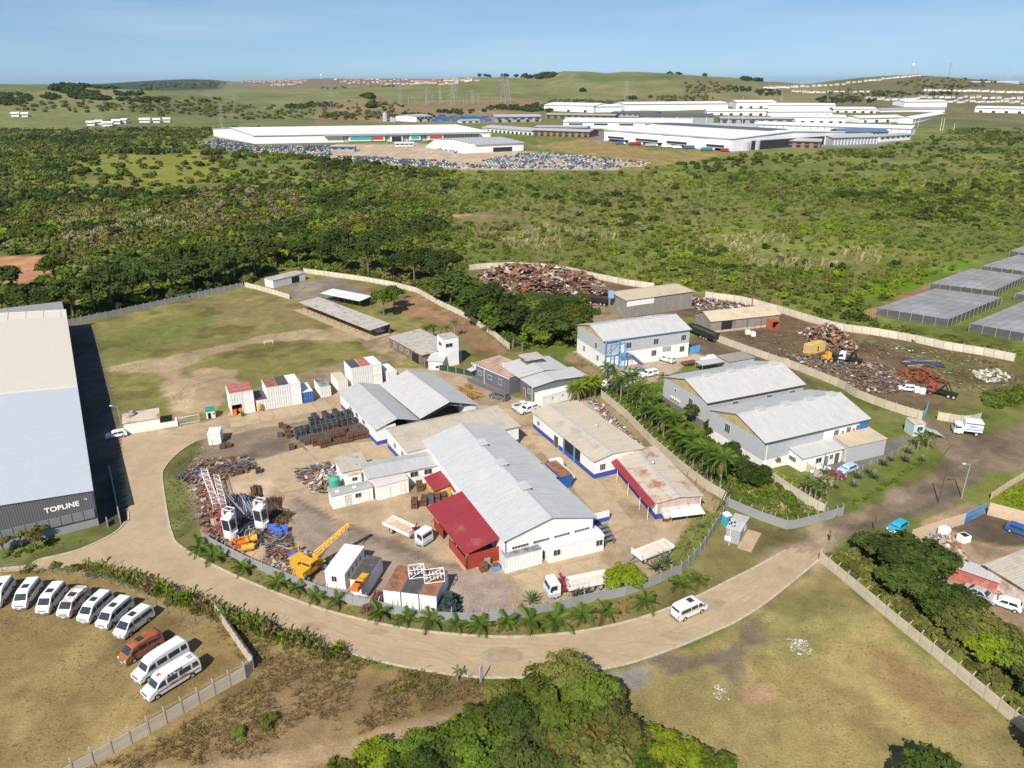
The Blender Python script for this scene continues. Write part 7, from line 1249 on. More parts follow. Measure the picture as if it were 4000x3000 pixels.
palm('lone thin young palm on the near kerb', (1787,2660), 1.5, .8, 9)
def agave(label, g, s, col='agave'):
    t = thing('agave', label, 'agave', P(*g), R.uniform(0,6), 'agaves'); m = MB(); vv = []
    for k in range(34):
        a = k*2.4; e = .25+1.15*(k/34); L = s*R.uniform(.8,1.05); d = Vector((math.cos(a)*math.cos(e), math.sin(a)*math.cos(e), math.sin(e))); sd = Vector((-math.sin(a), math.cos(a), 0))*.07*s
        m.add([sd*.8, -sd*.8, d*L*.5-sd+Vector((0,0,.02)), d*L*.5+sd+Vector((0,0,.02)), d*L], [(0,1,2,3),(3,2,4)]); vv += [R.uniform(.2,1)]*2
    me = bpy.data.meshes.new('leaves'); me.from_pydata(m.v, [], m.f); me.materials.append(LM[col]); at = me.attributes.new('v', 'FLOAT', 'FACE'); at.data.foreach_set('value', vv); put('leaves', me, t, (0,0,.1)); MB().tube((0,0,-.05),(0,0,.3),.16,.1,n=6).build('stem', BARK, t)
for k, (x, y, s) in enumerate([(3265,1907,1.2),(3334,1900,1.6),(3352,1868,1.7),(3413,1868,1.9),(3450,1817,1.7),(3480,1800,1.4),(3536,1803,1.9),(3547,1770,1.8),(3601,1803,1.6),(3390,1850,1.4)]): agave('agave in the hedge along the verge of the near warehouse, %s of ten' % ORD[k], (x, y), s)
for k, (x, y, s) in enumerate([(2563,2226,2.2),(2597,2202,2.2),(2077,2352,2.),(2250,2328,1.8),(2288,2318,1.6),(2740,2060,1.2)]): agave(('big agave left of the drawbar trailer wheel','big agave right beside the drawbar trailer','spiky agave inside the grey wall by the crane truck nose','agave behind the grey wall under the crane truck, left','agave behind the grey wall under the crane truck, right','small agave by the tank shelter')[k], (x, y), s)
# ---- trees that stand out one by one
tree('round bright green bush between the crane truck and the trailer', (2440,2288), 3.6, 2.5, 'lime', 1, 1, 'bush', 'bush')
for k, (x, y, h, r, s_) in enumerate([(3455,2245,6.,3.2,'dark'),(3550,2260,7.2,4.,'dark'),(3630,2300,6.6,3.8,'dark'),(3540,2330,5.5,3.2,'dark'),(3640,2400,5.,3.2,'dark'),(3390,2185,4.6,2.4,'dark'),(3720,2390,4.4,2.8,'dark')]): tree('dark broad tree behind the field wall, %s of the near clump' % ORD[k], (x, y), h, r, s_, None, 1, group='dark trees behind the field wall')
for k, (x, y, h, r, s_) in enumerate([(3740,2485,4.2,2.8,'olive'),(3820,2500,4.4,3.2,'olive'),(3890,2590,4.2,2.8,'lime'),(3970,2620,4.6,3.,'mid'),(4060,2740,4.4,2.8,'dark'),(4100,2660,4.6,3.,'olive'),(3900,2530,4.,2.8,'olive')]): tree(('olive bush','wide olive bush','bright lime tree','green tree','dark tree at the frame edge','olive tree at the frame edge','olive shrub')[k]+' behind the right field wall', (x, y), h, r, s_, None, 1)
FG = [(2090,2790,6.,3.2,'mid'),(2200,2730,6.5,2.6,'olive'),(2290,2800,6.,3.,'mid'),(2330,2890,5.5,3.,'rusty'),(2180,2900,6.5,3.4,'mid'),(2040,2900,6.,3.2,'dark'),(1900,2890,5.,2.8,'mid'),(1780,2960,4.6,2.8,'mid'),(1650,2990,4.,2.4,'mid'),(1480,3010,3.6,2.2,'lime'),(2420,2960,5.,3.,'rusty'),(2250,3010,6.,3.4,'rusty'),(2080,3040,6.,3.4,'dark'),(1900,3040,5.5,3.2,'mid'),(1700,3080,5.,3.,'dark'),(2560,2990,4.2,2.6,'lime'),(2660,3030,4.2,2.6,'lime'),(2480,3080,5.,3.,'mid'),(2780,3090,4.4,2.6,'mid'),(1550,3100,4.2,2.6,'mid'),(2380,3100,6.,3.4,'olive'),(1960,2770,3.6,1.8,'olive'),(2370,2770,4.,2.,'rusty'),(1380,3080,3.4,2.,'olive')]
for k, (x, y, h, r, s_) in enumerate(FG): tree('%s tree in the foreground thicket, %s counted from the front left' % ({'mid':'green','olive':'olive','rusty':'orange flecked','dark':'dark','lime':'lime green'}[s_], ORD[k]), (x, y), h, r, s_, None, 2, group='foreground thicket')
for k, (x, y, h, r) in enumerate([(3620,3180,7.,3.2),(3480,3260,6.,3.),(4080,2960,5.,2.2),(4120,3040,6.,3.)]): tree('dark tree at the bottom right edge, %s one' % ORD[k], (x, y), h, r, 'dark', None, 1, gap=.12)
for k, (g, r, s_) in enumerate([((938,2875),.9,'mid'),((1045,2830),1.1,'mid'),((2440,2720),.8,'bare'),((2010,2690),1.,'lime'),((2060,2710),1.1,'mid')]): tree(('small green shrub left on the dry bank','small green shrub right on the dry bank','grey twiggy shrub at the edge of the ash patch','low yellow green shrub by the blue sign','green shrub beside the blue sign')[k], g, r*1.2, r, s_, k, 0, 'shrub', 'shrub')
for k, g in enumerate([(86,2140),(160,2116),(140,2148),(20,2165)]): tree('thin young tree in front of the lettered grey wall, %s of four' % ORD[k], g, 3.2, 1.1, 'olive', k, 0, group='young verge trees', gap=.12)
tree('airy pine with visible stems beside the carports', (1500,1232), 9., 4., 'mid', 2, 1, gap=.1); tree('thin pine behind the short carport', (1540,1205), 8., 3.2, 'mid', 3, 1, gap=.12)
ROW = [(40,1235,6),(120,1245,8),(200,1250,9),(290,1248,9.5),(370,1222,9),(440,1205,9),(530,1190,9),(600,1178,9),(680,1160,9),(760,1142,9),(840,1125,9),(920,1105,9),(1000,1085,9),(1080,1045,8),(1170,1040,8),(1260,1050,8),(1350,1062,8),(1440,1075,9),(1540,1095,9),(1620,1115,9),(1690,1150,9),(1760,1190,10),(1830,1215,10),(1900,1260,10),(1960,1285,10),(2020,1320,10),(2080,1340,9),(2150,1345,10),(2215,1330,11),(2260,1300,10)]
for k, (x, y, h) in enumerate(ROW): tree('dark tree in the row along the back boundary, %s from the left' % ORD[k], (x, y), h*R.uniform(1.15,1.5)*(1 if x < 1800 else .74), h*.55*R.uniform(.9,1.2), 'dark' if k < 24 or k % 2 else 'mid', None, 1, group='boundary tree row')
ROW2 = [(60,1160,8),(230,1150,9),(420,1140,8),(560,1120,8),(720,1085,9),(880,1060,8),(1020,1030,9),(1160,1000,8),(1320,1010,9),(1460,1020,9),(1580,1040,9),(1680,1080,9),(1740,1120,9),(1840,1160,9),(1920,1190,9),(2000,1230,9),(2070,1260,9),(2140,1270,10),(2200,1250,10),(2240,1220,9),(2100,1210,8)]
for k, (x, y, h) in enumerate(ROW2): tree('tree standing behind the boundary row, %s from the left' % ORD[k], (x, y), h*R.uniform(1.2,1.6)*(1 if x < 1750 else .6), h*.6*(1 if x < 1750 else .8)*R.uniform(.9,1.25), ('dark','mid','dark')[k % 3], None, 1, group='trees behind the boundary row')
for k, (x, y, h, r, s_) in enumerate([(2880,1840,3.6,2.6,'dark'),(2935,1880,4.,3.,'dark'),(2850,1790,3.6,2.2,'dark'),(2760,1640,3.,2.2,'dark'),(2705,1655,4.6,2.,'dark'),(2790,1700,3.4,2.4,'dark'),(3032,1818,2.6,1.2,'mid')]): tree(('dark domed tree above the overgrown plot, left','dark domed tree above the overgrown plot, right','dark tree against the near warehouse wall','dark bush between the twin warehouses','dark tree at the far warehouse corner','dark bush by the white lean-to sheets','small round tree at the warehouse corner pipe')[k], (x, y), h, r, s_, None, 1)
# ---------------- scattered growth (uncountable) ----------------
PROT = bpy.data.collections.new('growth_shapes')
def protos(tagn, meshes):
    c_ = bpy.data.collections.new(tagn)
    for i, me in enumerate(meshes): o = bpy.data.objects.new('%s_%02d' % (tagn, i), me); c_.objects.link(o)
    return c_
def bushp(sp_): return protos('bush_'+sp_, [crown_mesh(sp_, 40+k, 6, 330, .26, low=-.1)[0] for k in range(4)])
def tuftp(sp_, n, h, w, sd=0, lean=.35):
    out = []
    for k in range(3):
        r = np.random.RandomState(70+k+sd); V = []; Fq = []
        for j in range(n):
            a = r.rand()*6.283; q = r.rand()*.5; b0 = np.array([math.cos(a)*q, math.sin(a)*q, 0]); d = np.array([r.randn()*lean, r.randn()*lean, 1.])*h*(.5+.6*r.rand()); s_ = np.array([math.cos(a+1.57), math.sin(a+1.57), 0])*w; i = len(V)
            V += [b0-s_, b0+s_, b0+d*.6+s_*.8, b0+d*.6-s_*.8, b0+d+np.array([d[0]*.4, d[1]*.4, -.1*h]), b0+d]; Fq += [(i,i+1,i+2,i+3),(i+3,i+2,i+4,i+5)]
        out.append(npmesh('tuft', np.array(V), np.array(Fq), LM[sp_], np.repeat(r.rand(n), 2)))
    return protos('tuft_%s_%d' % (sp_, sd), out)
def scatter(name, label, pts, sc_, coll, cat='undergrowth'):
    n = len(pts); me = bpy.data.meshes.new(name); me.vertices.add(n); me.vertices.foreach_set('co', np.asarray(pts, 'f').ravel()); r = np.random.RandomState(n)
    for nm, val in (('sz', np.asarray(sc_)), ('rz', r.rand(n)*6.283), ('hz', .75+.5*r.rand(n))): a = me.attributes.new(nm, 'FLOAT', 'POINT'); a.data.foreach_set('value', val.astype('f'))
    ob = put(name, me); tag(ob, label, cat, kind='stuff'); g = bpy.data.node_groups.new(name, 'GeometryNodeTree'); g.interface.new_socket('Geometry', in_out='INPUT', socket_type='NodeSocketGeometry'); g.interface.new_socket('Geometry', in_out='OUTPUT', socket_type='NodeSocketGeometry')
    N, L = g.nodes, g.links; gi = N.new('NodeGroupInput'); go = N.new('NodeGroupOutput'); ip = N.new('GeometryNodeInstanceOnPoints'); ci = N.new('GeometryNodeCollectionInfo'); ci.inputs['Collection'].default_value = coll; ci.inputs['Separate Children'].default_value = True; ci.inputs['Reset Children'].default_value = True
    def at(nm): a = N.new('GeometryNodeInputNamedAttribute'); a.data_type = 'FLOAT'; a.inputs['Name'].default_value = nm; return a.outputs['Attribute']
    cx_ = N.new('ShaderNodeCombineXYZ'); L.new(at('rz'), cx_.inputs[2]); cs = N.new('ShaderNodeCombineXYZ'); s_ = at('sz'); ml = N.new('ShaderNodeMath'); ml.operation = 'MULTIPLY'; L.new(s_, ml.inputs[0]); L.new(at('hz'), ml.inputs[1])
    L.new(s_, cs.inputs[0]); L.new(s_, cs.inputs[1]); L.new(ml.outputs[0], cs.inputs[2]); ip.inputs['Pick Instance'].default_value = True
    L.new(gi.outputs[0], ip.inputs['Points']); L.new(ci.outputs[0], ip.inputs['Instance']); L.new(cx_.outputs[0], ip.inputs['Rotation']); L.new(cs.outputs[0], ip.inputs['Scale']); L.new(ip.outputs[0], go.inputs[0])
    ob.modifiers.new('growth', 'NODES').node_group = g; return ob
BP = {s_: bushp(s_) for s_ in ('dark','mid','lime','olive','bare','rusty')}; TP = {'dry': tuftp('dry', 22, .9, .035, 0, .8), 'reed': tuftp('reed', 40, 1., .03, 5, .2), 'grass': tuftp('grass', 30, .8, .05, 9, .5), 'tall': tuftp('grass', 46, 1., .022, 19, .22), 'tallb': tuftp('dry', 40, 1., .02, 23, .25)}
def inpoly(x, y, poly): return poly_sd(x, y, pp([(a, max(b, 350)) for a, b in poly])) > 0
rs = np.random.RandomState(77)
def cells(y0, y1, st): 
    ys = np.arange(y0, y1, st); o = []
    for y in ys: xs = np.arange(-.8*y-10, .8*y+10, st); o.append(np.c_[xs+rs.uniform(-.48,.48,len(xs))*st, np.full(len(xs), y)+rs.uniform(-.48,.48,len(xs))*st])
    return np.concatenate(o)
Q = np.concatenate([cells(165, 300, 3.6), cells(300, 520, 4.6), cells(520, 1250, 8.)]); qx, qy = Q.T; bx, by = px_of(qx, qy, np.zeros_like(qx))
NO = [[(-1500,1262),(130,1250),(253,1262),(958,1108),(1090,1042),(1190,1050),(1420,1085),(1640,1132),(1760,1180),(1840,1130),(1830,1045),(1890,1030),(2120,1040),(2330,1075),(2700,1130),(2950,1178),(3290,1282),(3960,1402),(4600,1440),(4600,5000),(-1500,5000)], [(3350,1232),(3640,1085),(4000,965),(4800,800),(4800,1500),(3960,1400),(3500,1300)],
 [(760,560),(850,515),(1480,480),(1560,455),(2110,440),(2130,400),(3800,395),(3900,450),(3600,550),(3430,582),(3000,605),(2740,628),(2560,655),(2360,672),(1800,668),(1500,645),(1330,632),(1160,606),(900,598)], [(-400,1000),(215,995),(235,1065),(120,1125),(-400,1160)], [(1740,835),(2040,838),(2020,866),(1800,870)]]
ok = np.ones(len(qx), bool)
for pl in NO: ok &= ~inpoly(qx, qy, pl)
dense = vnoise(qx/60, qy/60, 31, 3); kind_ = vnoise(qx/38, qy/38, 33, 3); fine_ = rs.rand(len(qx))
def ell(cx_, cy_, rx, ry): return ((bx-cx_)/rx)**2+((by-cy_)/ry)**2 < .1+2.6*(vnoise(qx/22, qy/22, 35, 4)-.22)
mead = ell(600,650,310,95)|ell(1000,650,260,40)|ell(2450,690,330,60); right = bx > 1750; reedz = ell(480,880,330,45)|ell(3180,1020,300,36)|ell(2100,930,260,50)|ell(3800,1080,160,22)|ell(560,600,160,22)|ell(2900,960,240,34); brown = ell(880,800,150,80)|ell(420,945,150,46)|ell(1140,790,120,60); limez = ell(3560,1110,260,46)|ell(2800,1010,200,36)|ell(3250,900,260,30)|ell(1100,1000,160,26)
pr = np.where(right, np.clip((dense-.36)*3.2, .12, .85), np.clip((dense-.15)*5, .78, .99)); pr = np.where(mead, .16, pr); pr = np.where(ell(2450,860,560,130), pr*.5, pr); pr = np.where(limez, .8, pr)
ok &= fine_ < pr; far_ = np.clip(qy/420, .8, 1.7); big = (.8+1.5*rs.rand(len(qx))**1.6)*np.where(right, .85, 1.15)*(1+.55*(dense-.5))*far_**.7*1.5*np.where(~right & (qy < 420), 1.3, 1.)
sel = np.where(brown & (rs.rand(len(qx)) < .5), 4, np.where(limez & (fine_ < .6), 2, np.where(kind_ < .40, 0, np.where(kind_ < .60, 1, 3)))); sel = np.where((rs.rand(len(qx)) < .025) & ~brown, 4, sel); sel = np.where(rs.rand(len(qx)) < .02, 5, sel); sel = np.where((rs.rand(len(qx)) < np.where(right, .12, .06)), 2, sel)
for k, s_ in enumerate(('dark','mid','lime','olive','bare','rusty')):
    m_ = ok & (sel == k); scatter('bushland', {'dark':'dark green bush covering the valley','mid':'mid green bush covering the valley','lime':'bright lime patches of bush in the valley','olive':'olive scrub covering the valley','bare':'leafless brown thickets in the valley','rusty':'rust tinted bushes dotted over the valley'}[s_], np.c_[qx, qy, np.zeros_like(qx)+.15*big][m_], big[m_]*(1.15 if s_ == 'dark' else 1), BP[s_])
G = cells(165, 620, 2.6); gx_, gy_ = G.T; bx, by = px_of(gx_, gy_, np.zeros_like(gx_)); qx, qy = gx_, gy_; okg = np.ones(len(qx), bool)
for pl in NO: okg &= ~inpoly(qx, qy, pl)
reedz = ell(480,880,330,45)|ell(3180,1020,300,36)|ell(2100,930,260,50)|ell(3800,1080,160,22)|ell(560,600,160,22)|ell(2900,960,240,34)
m_ = okg & reedz & (rs.rand(len(qx)) < .38) & (vnoise(qx/14, qy/14, 36, 3) > .46); scatter('reeds', 'pale tall reeds growing in the valley', np.c_[qx, qy, qx*0][m_], 2.2+1.2*rs.rand(m_.sum()), TP['reed']); m_ = okg & ~reedz & (bx > 1500) & (rs.rand(len(qx)) < .3); scatter('rough_grass', 'rough grass between the valley bushes', np.c_[qx, qy, qx*0][m_], 1.1+.8*rs.rand(m_.sum()), TP['grass'])
def fill(poly, st): 
    w = np.array(pp(poly)); lo, hi = w.min(0), w.max(0); GX, GY = np.meshgrid(np.arange(lo[0], hi[0], st), np.arange(lo[1], hi[1], st)); x = GX.ravel()+rs.uniform(-.5,.5,GX.size)*st; y = GY.ravel()+rs.uniform(-.5,.5,GX.size)*st; k = poly_sd(x, y, [tuple(a) for a in w]) > 0; return np.c_[x[k], y[k], x[k]*0]
def strip(name, label, poly, st, lo, hi, coll, dens=1., thr=0): 
    p = fill(poly, st); k = (rs.rand(len(p)) < dens) & (vnoise(p[:,0]/3, p[:,1]/3, 51, 2) > thr); p = p[k]; scatter(name, label, p, lo+(hi-lo)*rs.rand(len(p)), coll)
strip('dry_grass', 'long dry grass on the bank below the road', [(830,2450),(1100,2500),(1370,2565),(1700,2640),(1900,2668),(1960,2700),(1700,2770),(1400,2870),(1000,2960),(300,3050),(200,3060),(600,2900),(1010,2650)], .42, .22, .5, TP['dry'], .6, .36); strip('dry_grass', 'green brown weeds on the upper bank', [(1150,2520),(1370,2570),(1700,2645),(1880,2670),(1700,2730),(1350,2680)], .6, .3, .6, TP['grass'], .5, .44)
strip('hedge', 'shaggy dark hedge between the van lot and the road', [(60,2222),(300,2210),(480,2245),(640,2310),(800,2365),(1000,2445),(1190,2510),(1370,2556),(1360,2580),(1180,2545),(980,2480),(780,2405),(560,2310),(420,2265),(270,2235),(70,2242)], .75, .4, 1., BP['olive'], .5); strip('hedge', 'tall grass mixed through the hedge by the road', [(300,2215),(480,2250),(800,2372),(1000,2450),(1370,2560),(1360,2580),(980,2470),(560,2305)], .6, .9, 1.9, TP['tallb'], .45); strip('hedge', 'rough green stems rising from the hedge', [(300,2215),(480,2250),(800,2372),(1000,2450),(1370,2560),(1360,2580),(980,2470),(560,2305)], .6, .9, 2.1, TP['tall'], .5); strip('hedge', 'dark shrubs at the road edge below the bend', [(600,2300),(800,2370),(1100,2480),(1360,2556),(1340,2585),(1060,2500),(780,2400),(600,2320)], 1.4, .7, 1.5, BP['dark'], .4)
strip('weeds', 'dense weeds filling the overgrown plot', [(2870,1900),(2990,1872),(3215,2012),(3280,2012),(3085,2062),(2860,1972)], 1., .6, 1.3, BP['mid'], .8); strip('weeds', 'yellowish weeds in the overgrown plot', [(2900,1920),(3020,1900),(3180,2000),(3085,2055),(2920,1990)], .9, .7, 1.3, TP['reed'], .5, .5); strip('weeds', 'bright weeds in the overgrown plot and beside it', [(2880,1905),(2990,1875),(3050,1830),(3140,1870),(3200,1960),(3080,2050)], 1.3, .5, 1., BP['lime'], .4, .45)
strip('undergrowth', 'green undergrowth below the palm strip', [(2350,1528),(2420,1535),(2600,1570),(2720,1680),(2830,1740),(2960,1850),(2870,1905),(2850,1962),(2680,1800),(2540,1705),(2440,1600)], 1.2, .6, 1.2, BP['mid'], .75); strip('undergrowth', 'yellow flowering undergrowth near the palms', [(2620,1640),(2720,1690),(2860,1780),(2880,1850),(2760,1800),(2640,1720)], 1.3, .6, 1.2, BP['lime'], .6)
strip('verge_grass', 'green tufts on the verge by the trailer', [(2590,2232),(2640,2130),(2740,2000),(2830,1985),(2790,2080),(2700,2210),(2480,2315)], .8, .3, .55, TP['grass'], .5); strip('verge_weeds', 'weeds along the verge outside the near warehouse', [(3290,1985),(3380,1930),(3560,1820),(3620,1800),(3560,1850),(3330,1995)], .8, .3, .6, TP['grass'], .6)
strip('undergrowth', 'shrubs behind the right field wall', [(3225,2175),(3330,2265),(3600,2495),(4000,2825),(4000,2690),(3850,2540),(3700,2400),(3560,2260),(3400,2140)], 1.3, .8, 1.6, BP['olive'], .75); strip('undergrowth', 'low bushes under the boundary trees', [(1700,1110),(1850,1100),(2000,1160),(2240,1190),(2290,1270),(2230,1350),(2010,1355),(1930,1300),(1830,1235),(1720,1180)], 1.8, 1.1, 2.2, BP['mid'], .9); strip('undergrowth', 'dark bushes behind the back wall of the field', [(-60,1150),(958,1040),(1200,1010),(1600,1060),(1640,1135),(1420,1085),(1190,1045),(1085,1040),(958,1108),(253,1262),(130,1250)], 2., 1.2, 2.4, BP['dark'], .9)
strip('undergrowth', 'crop and weeds beside the shade nets', [(3380,1245),(3700,1310),(4000,1370),(4000,1400),(3700,1350),(3300,1275)], 1.6, .5, 1., BP['mid'], .7, .4); strip('undergrowth', 'bright green shrubs along the scrapyard right wall', [(3840,1540),(4000,1500),(4100,1560),(3900,1600),(3850,1590)], 1.3, .7, 1.4, BP['mid'], .8); strip('undergrowth', 'low plants on the plot behind the peach wall', [(3890,1950),(4050,1870),(4100,1980),(3960,2010)], 1., .5, 1., BP['lime'], .8)
strip('undergrowth', 'low bushes around the foreground thicket', [(1300,3000),(1700,2880),(1930,2740),(2100,2700),(2330,2720),(2460,2850),(2640,2980),(2800,3080),(2700,3200),(1300,3200)], 1.1, .8, 1.7, BP['mid'], .85); strip('undergrowth', 'weeds under the warehouse verge trees', [(0,2190),(160,2155),(200,2120),(60,2150),(0,2165)], .9, .4, .8, BP['mid'], .7)
strip('field_tufts', 'short dry tufts over the wrecked van lot', [(-100,2260),(300,2260),(560,2330),(800,2440),(960,2600),(600,2840),(200,3060),(-300,3060)], .5, .05, .15, TP['dry'], .5, .46)
strip('field_tufts', 'short dry tufts over the open right field', [(2560,2600),(2900,2440),(3190,2230),(3500,2480),(4000,2880),(4200,3100),(2750,3060),(2560,2850)], .55, .05, .15, TP['dry'], .5, .48)
strip('field_tufts', 'short green tufts over the fenced grass field', [(370,1290),(958,1135),(1120,1175),(1200,1250),(1500,1330),(1500,1390),(900,1540),(470,1640)], .95, .08, .2, TP['grass'], .4, .52)
strip('verge_grass', 'patchy grass tufts on the palm verge', [(700,2135),(800,2120),(1000,2235),(1370,2375),(1730,2440),(2110,2412),(2480,2330),(2560,2370),(2350,2445),(1990,2478),(1446,2420),(1085,2308)], .5, .12, .34, TP['grass'], .6, .45)
strip('verge_grass', 'grass on the verge between driveway and yard fence', [(650,1850),(700,1800),(800,1720),(760,1985),(792,2090),(700,2110),(660,2030)], .55, .12, .3, TP['grass'], .6, .4)
strip('verge_grass', 'green grass tufts on the verge by the lettered wall', [(-60,2200),(160,2165),(370,2105),(480,2020),(400,2050),(-60,2140)], .6, .12, .35, TP['grass'], .6, .4)
# ---------------- shade net farm ----------------
NET = M('shade_net', (.27,.27,.275), .85, .12, .25, c2=(.34,.35,.37), c2s=.1, c2t=.55, alpha=.85, fine=.1); NETS = M('shade_net_side', (.15,.15,.155), .95, .2, .4, alpha=.5)
for k, qd in enumerate([[(3424,1202),(3706,1247),(3915,1160),(3655,1126)], [(3633,1106),(3883,1136),(4010,1075),(3796,1048)], [(3834,1038),(4040,1065),(4130,1015),(3980,994)], [(3790,1263),(4060,1312),(4260,1200),(4010,1172)], [(3967,1146),(4120,1168),(4200,1130),(4060,1112)], [(3945,980),(4100,1000),(4160,970),(4020,955)]]):
    w = [P(x, y, 2.6) for x, y in qd]; o = w[0]; t = thing('shade_net', ('lowest left','long middle','upper','lower right','small right edge','farthest')[k]+' grey shade net tent of the plant farm', 'shade net', (o.x, o.y, 0), 0, 'shade net tents'); n_ = 14; V = []; 
    for j in range(n_+1):
        for i in range(n_+1): p = w[0].lerp(w[1], i/n_).lerp(w[3].lerp(w[2], i/n_), j/n_)-o; V.append((p.x, p.y, 2.6-.12*(i % 2)*(0 < i < n_)-.1*(j % 2)*(0 < j < n_)))
    MB().add(V, [(j*(n_+1)+i, j*(n_+1)+i+1, (j+1)*(n_+1)+i+1, (j+1)*(n_+1)+i) for j in range(n_) for i in range(n_)]).build('net_roof', NET, t); pm = MB().tube((0,0,-.05),(0,0,2.62),.06,n=5).mesh('post', POSTC)
    for a, b in ((0,1),(1,2),(3,0),(2,3)):
        p, q = w[a]-o, w[b]-o; MB().quad((p.x,p.y,.02),(q.x,q.y,.02),(q.x,q.y,2.57),(p.x,p.y,2.57)).build('net_side', NETS, t); m_ = int((q-p).length/3)
        for i in range(m_): c_ = p.lerp(q, i/m_); put('post', pm, t, (c_.x, c_.y, 0))
# ---------------- far industrial estate ----------------
FW = M('far_white', (.78,.78,.78), .6, .04, .02, fine=.02); FG_ = M('far_grey', (.30,.32,.34), .6, .06, .05); FD = M('far_charcoal', (.10,.11,.12), .7, .1, .05); FR_ = M('far_roof_white', (.80,.80,.80), .5, .04, .02); FRG = M('far_roof_grey', (.42,.43,.44), .5, .08, .03, wave=('X', 6, .2)); FBLU = M('far_roof_blue', (.10,.17,.30), .5, .08, .05); FBR = M('far_brick', (.30,.14,.09), .9, .15, .2); FDK = M('far_dark_glass', (.03,.035,.04), .3)
def fshed(label, A, B, W, h, rise=3., wall=None, roof=None, bays=0, fins=0, wins=0, canopy=False, band=None, cat='warehouse', rp=.5):
    a, b = PH(*A), PH(*B); d = b-a; L = math.hypot(d.x, d.y); z0 = min(a.z, b.z)-.5; root = thing('warehouse', label, cat, (a.x, a.y, z0), math.atan2(d.y, d.x)); wall = wall or FW; roof = roof or FR_; hh = h+.5
    W = W if not isinstance(W, tuple) else (PH(*W)-a).length; y = W*rp
    MB().box(0, L, 0, W, 0, hh).build('wall', wall, root); MB().xprism([(.3,hh),(W-.3,hh),(y,hh+rise)], .3, L-.3).build('gable', wall, root)
    r = MB().slab((-1,-1,hh+.1),(L+1,-1,hh+.1),(L+1,y,hh+rise+.4),(-1,y,hh+rise+.4), .35).build('roof', roof, root); MB().slab((-1,y,hh+rise+.4),(L+1,y,hh+rise+.4),(L+1,W+1,hh+.1),(-1,W+1,hh+.1), .35).build('roof', roof, root)
    MB().box(-1.05, L+1.05, -1.3, -1.01, hh-.7, hh+.1).build('fascia', FRG if wall is FW else FD, root)
    for k in range(bays): x = L*(k+.5)/bays; w = min(6., L/bays*.5); MB().box(x-w/2, x+w/2, -.25, -.02, .6, min(5.2, h*.6)).build('loading_door', FDK, root)
    for k in range(fins): x = L*(k+.5)/fins; MB().box(x-.3, x+.3, -.8, -.02, .5, h).build('fin', FD if wall is not FG_ else FW, root)
    for k in range(wins): x = L*(k+.5)/wins; w = L/wins*.55; o = MB().box(x-w/2, x+w/2, -.15, -.02, h*.55, h*.8).build('window', FDK, root); MB().box(x-w/2, x+w/2, -.3, -.16, h*.53, h*.55).build('sill', FW, o)
    if canopy: MB().box(L*.05, L*.95, -7, -.05, h*.55, h*.6).build('canopy', FRG, root)
    if band: MB().box(0, L, -.2, -.02, h*.05, h*.32).build('dark_band', band, root)
    return root, L, W
r, L, W = fshed('very long white warehouse with arched roof behind the car lots', (994,562), (1916,545), (843,534), 9.5, 5.)
for k in range(46): MB().box(L*(.36+.0128*k), L*(.36+.0128*k)+1.6, -.8, -.05, .5, 7.5).build('fin', FG_, r)
for x, c_, w in ((.43,'t',26),(.58,'d',12),(.66,'t',10),(.75,'r',16),(.5,'r',14)): f = MB().box(L*x-w/2-1.5, L*x+w/2+1.5, -3, -.9, 1.5 if c_ != 'd' else .5, 7.6).build('bay_frame', FW, r); MB().box(L*x-w/2, L*x+w/2, -3.2, -3.02, 2.8 if c_ != 'd' else .6, 6.4).build('coloured_panel', {'t': M('teal_panel', (.03,.36,.40), .4), 'r': M('red_panel', (.5,.05,.04), .4), 'd': FDK}[c_], f)
MB().box(L*.28, L*.95, -5, -.9, 8.2, 8.8).build('canopy', FRG, r)
for o in r.children_recursive:                                # its ends run askew to its front
    for v in o.data.vertices: v.co.x -= .38*v.co.y
r, L, W = fshed('slanted white showroom standing in the packed car lot', (1860,598), (2045,589), (1681,575), 8.5, 2.5, roof=FRG); MB().box(L*.35, L*.75, -.3, -.02, .4, 5).build('entrance', FDK, r); MB().add([(-14,0,0),(0,0,0),(0,0,8.8),(-14,W,0),(0,W,0),(0,W,8.8)], [(0,1,2),(3,5,4),(0,2,5,3)]).build('sloping_wing', FW, r)
fshed('pale shed with storage tanks beside the blue stacks', (1627,477), (1690,472), 50, 9, 2.5, roof=FRG, wins=4, bays=2); fshed('light grey shed with panel front beside the blue stacks', (1935,479), (2115,475), 40, 9, 3., FG_, FRG, bays=5, wins=6); fshed('low white open canopy between the blue stacks and grey shed', (1800,480), (1875,478), 18, 4, 1., roof=FRG, bays=3)
for k, (x, y, h) in enumerate([(1505,474,14),(1530,476,7),(1540,477,6)]): p = PH(x, y); t = thing('silo', ('tall pale silo','short silo','shortest silo')[k]+' beside the pale shed', 'silo', p); MB().tube((0,0,-1),(0,0,h),4.2 if k == 0 else 3.,n=16).build('shell', FRG, t); MB().tube((0,0,h),(0,0,h+1),4.2 if k == 0 else 3.,1.,n=16).build('cap', FRG, t)
BST = M('blue_stacked_goods', (.03,.12,.30), .6, .25, .08)
for k in range(16): p = PH(1700+k*14, 474-(k % 3)*6); t = thing('stack_of_blue_crates', 'stack of blue crates between the pale sheds, %s from the left' % ORD[k], 'crate stack', p, .3, 'blue crate stacks'); MB().box(-6,6,-3,3,-1,5+R.uniform(-1.5,1.5)).build('crates', BST, t)
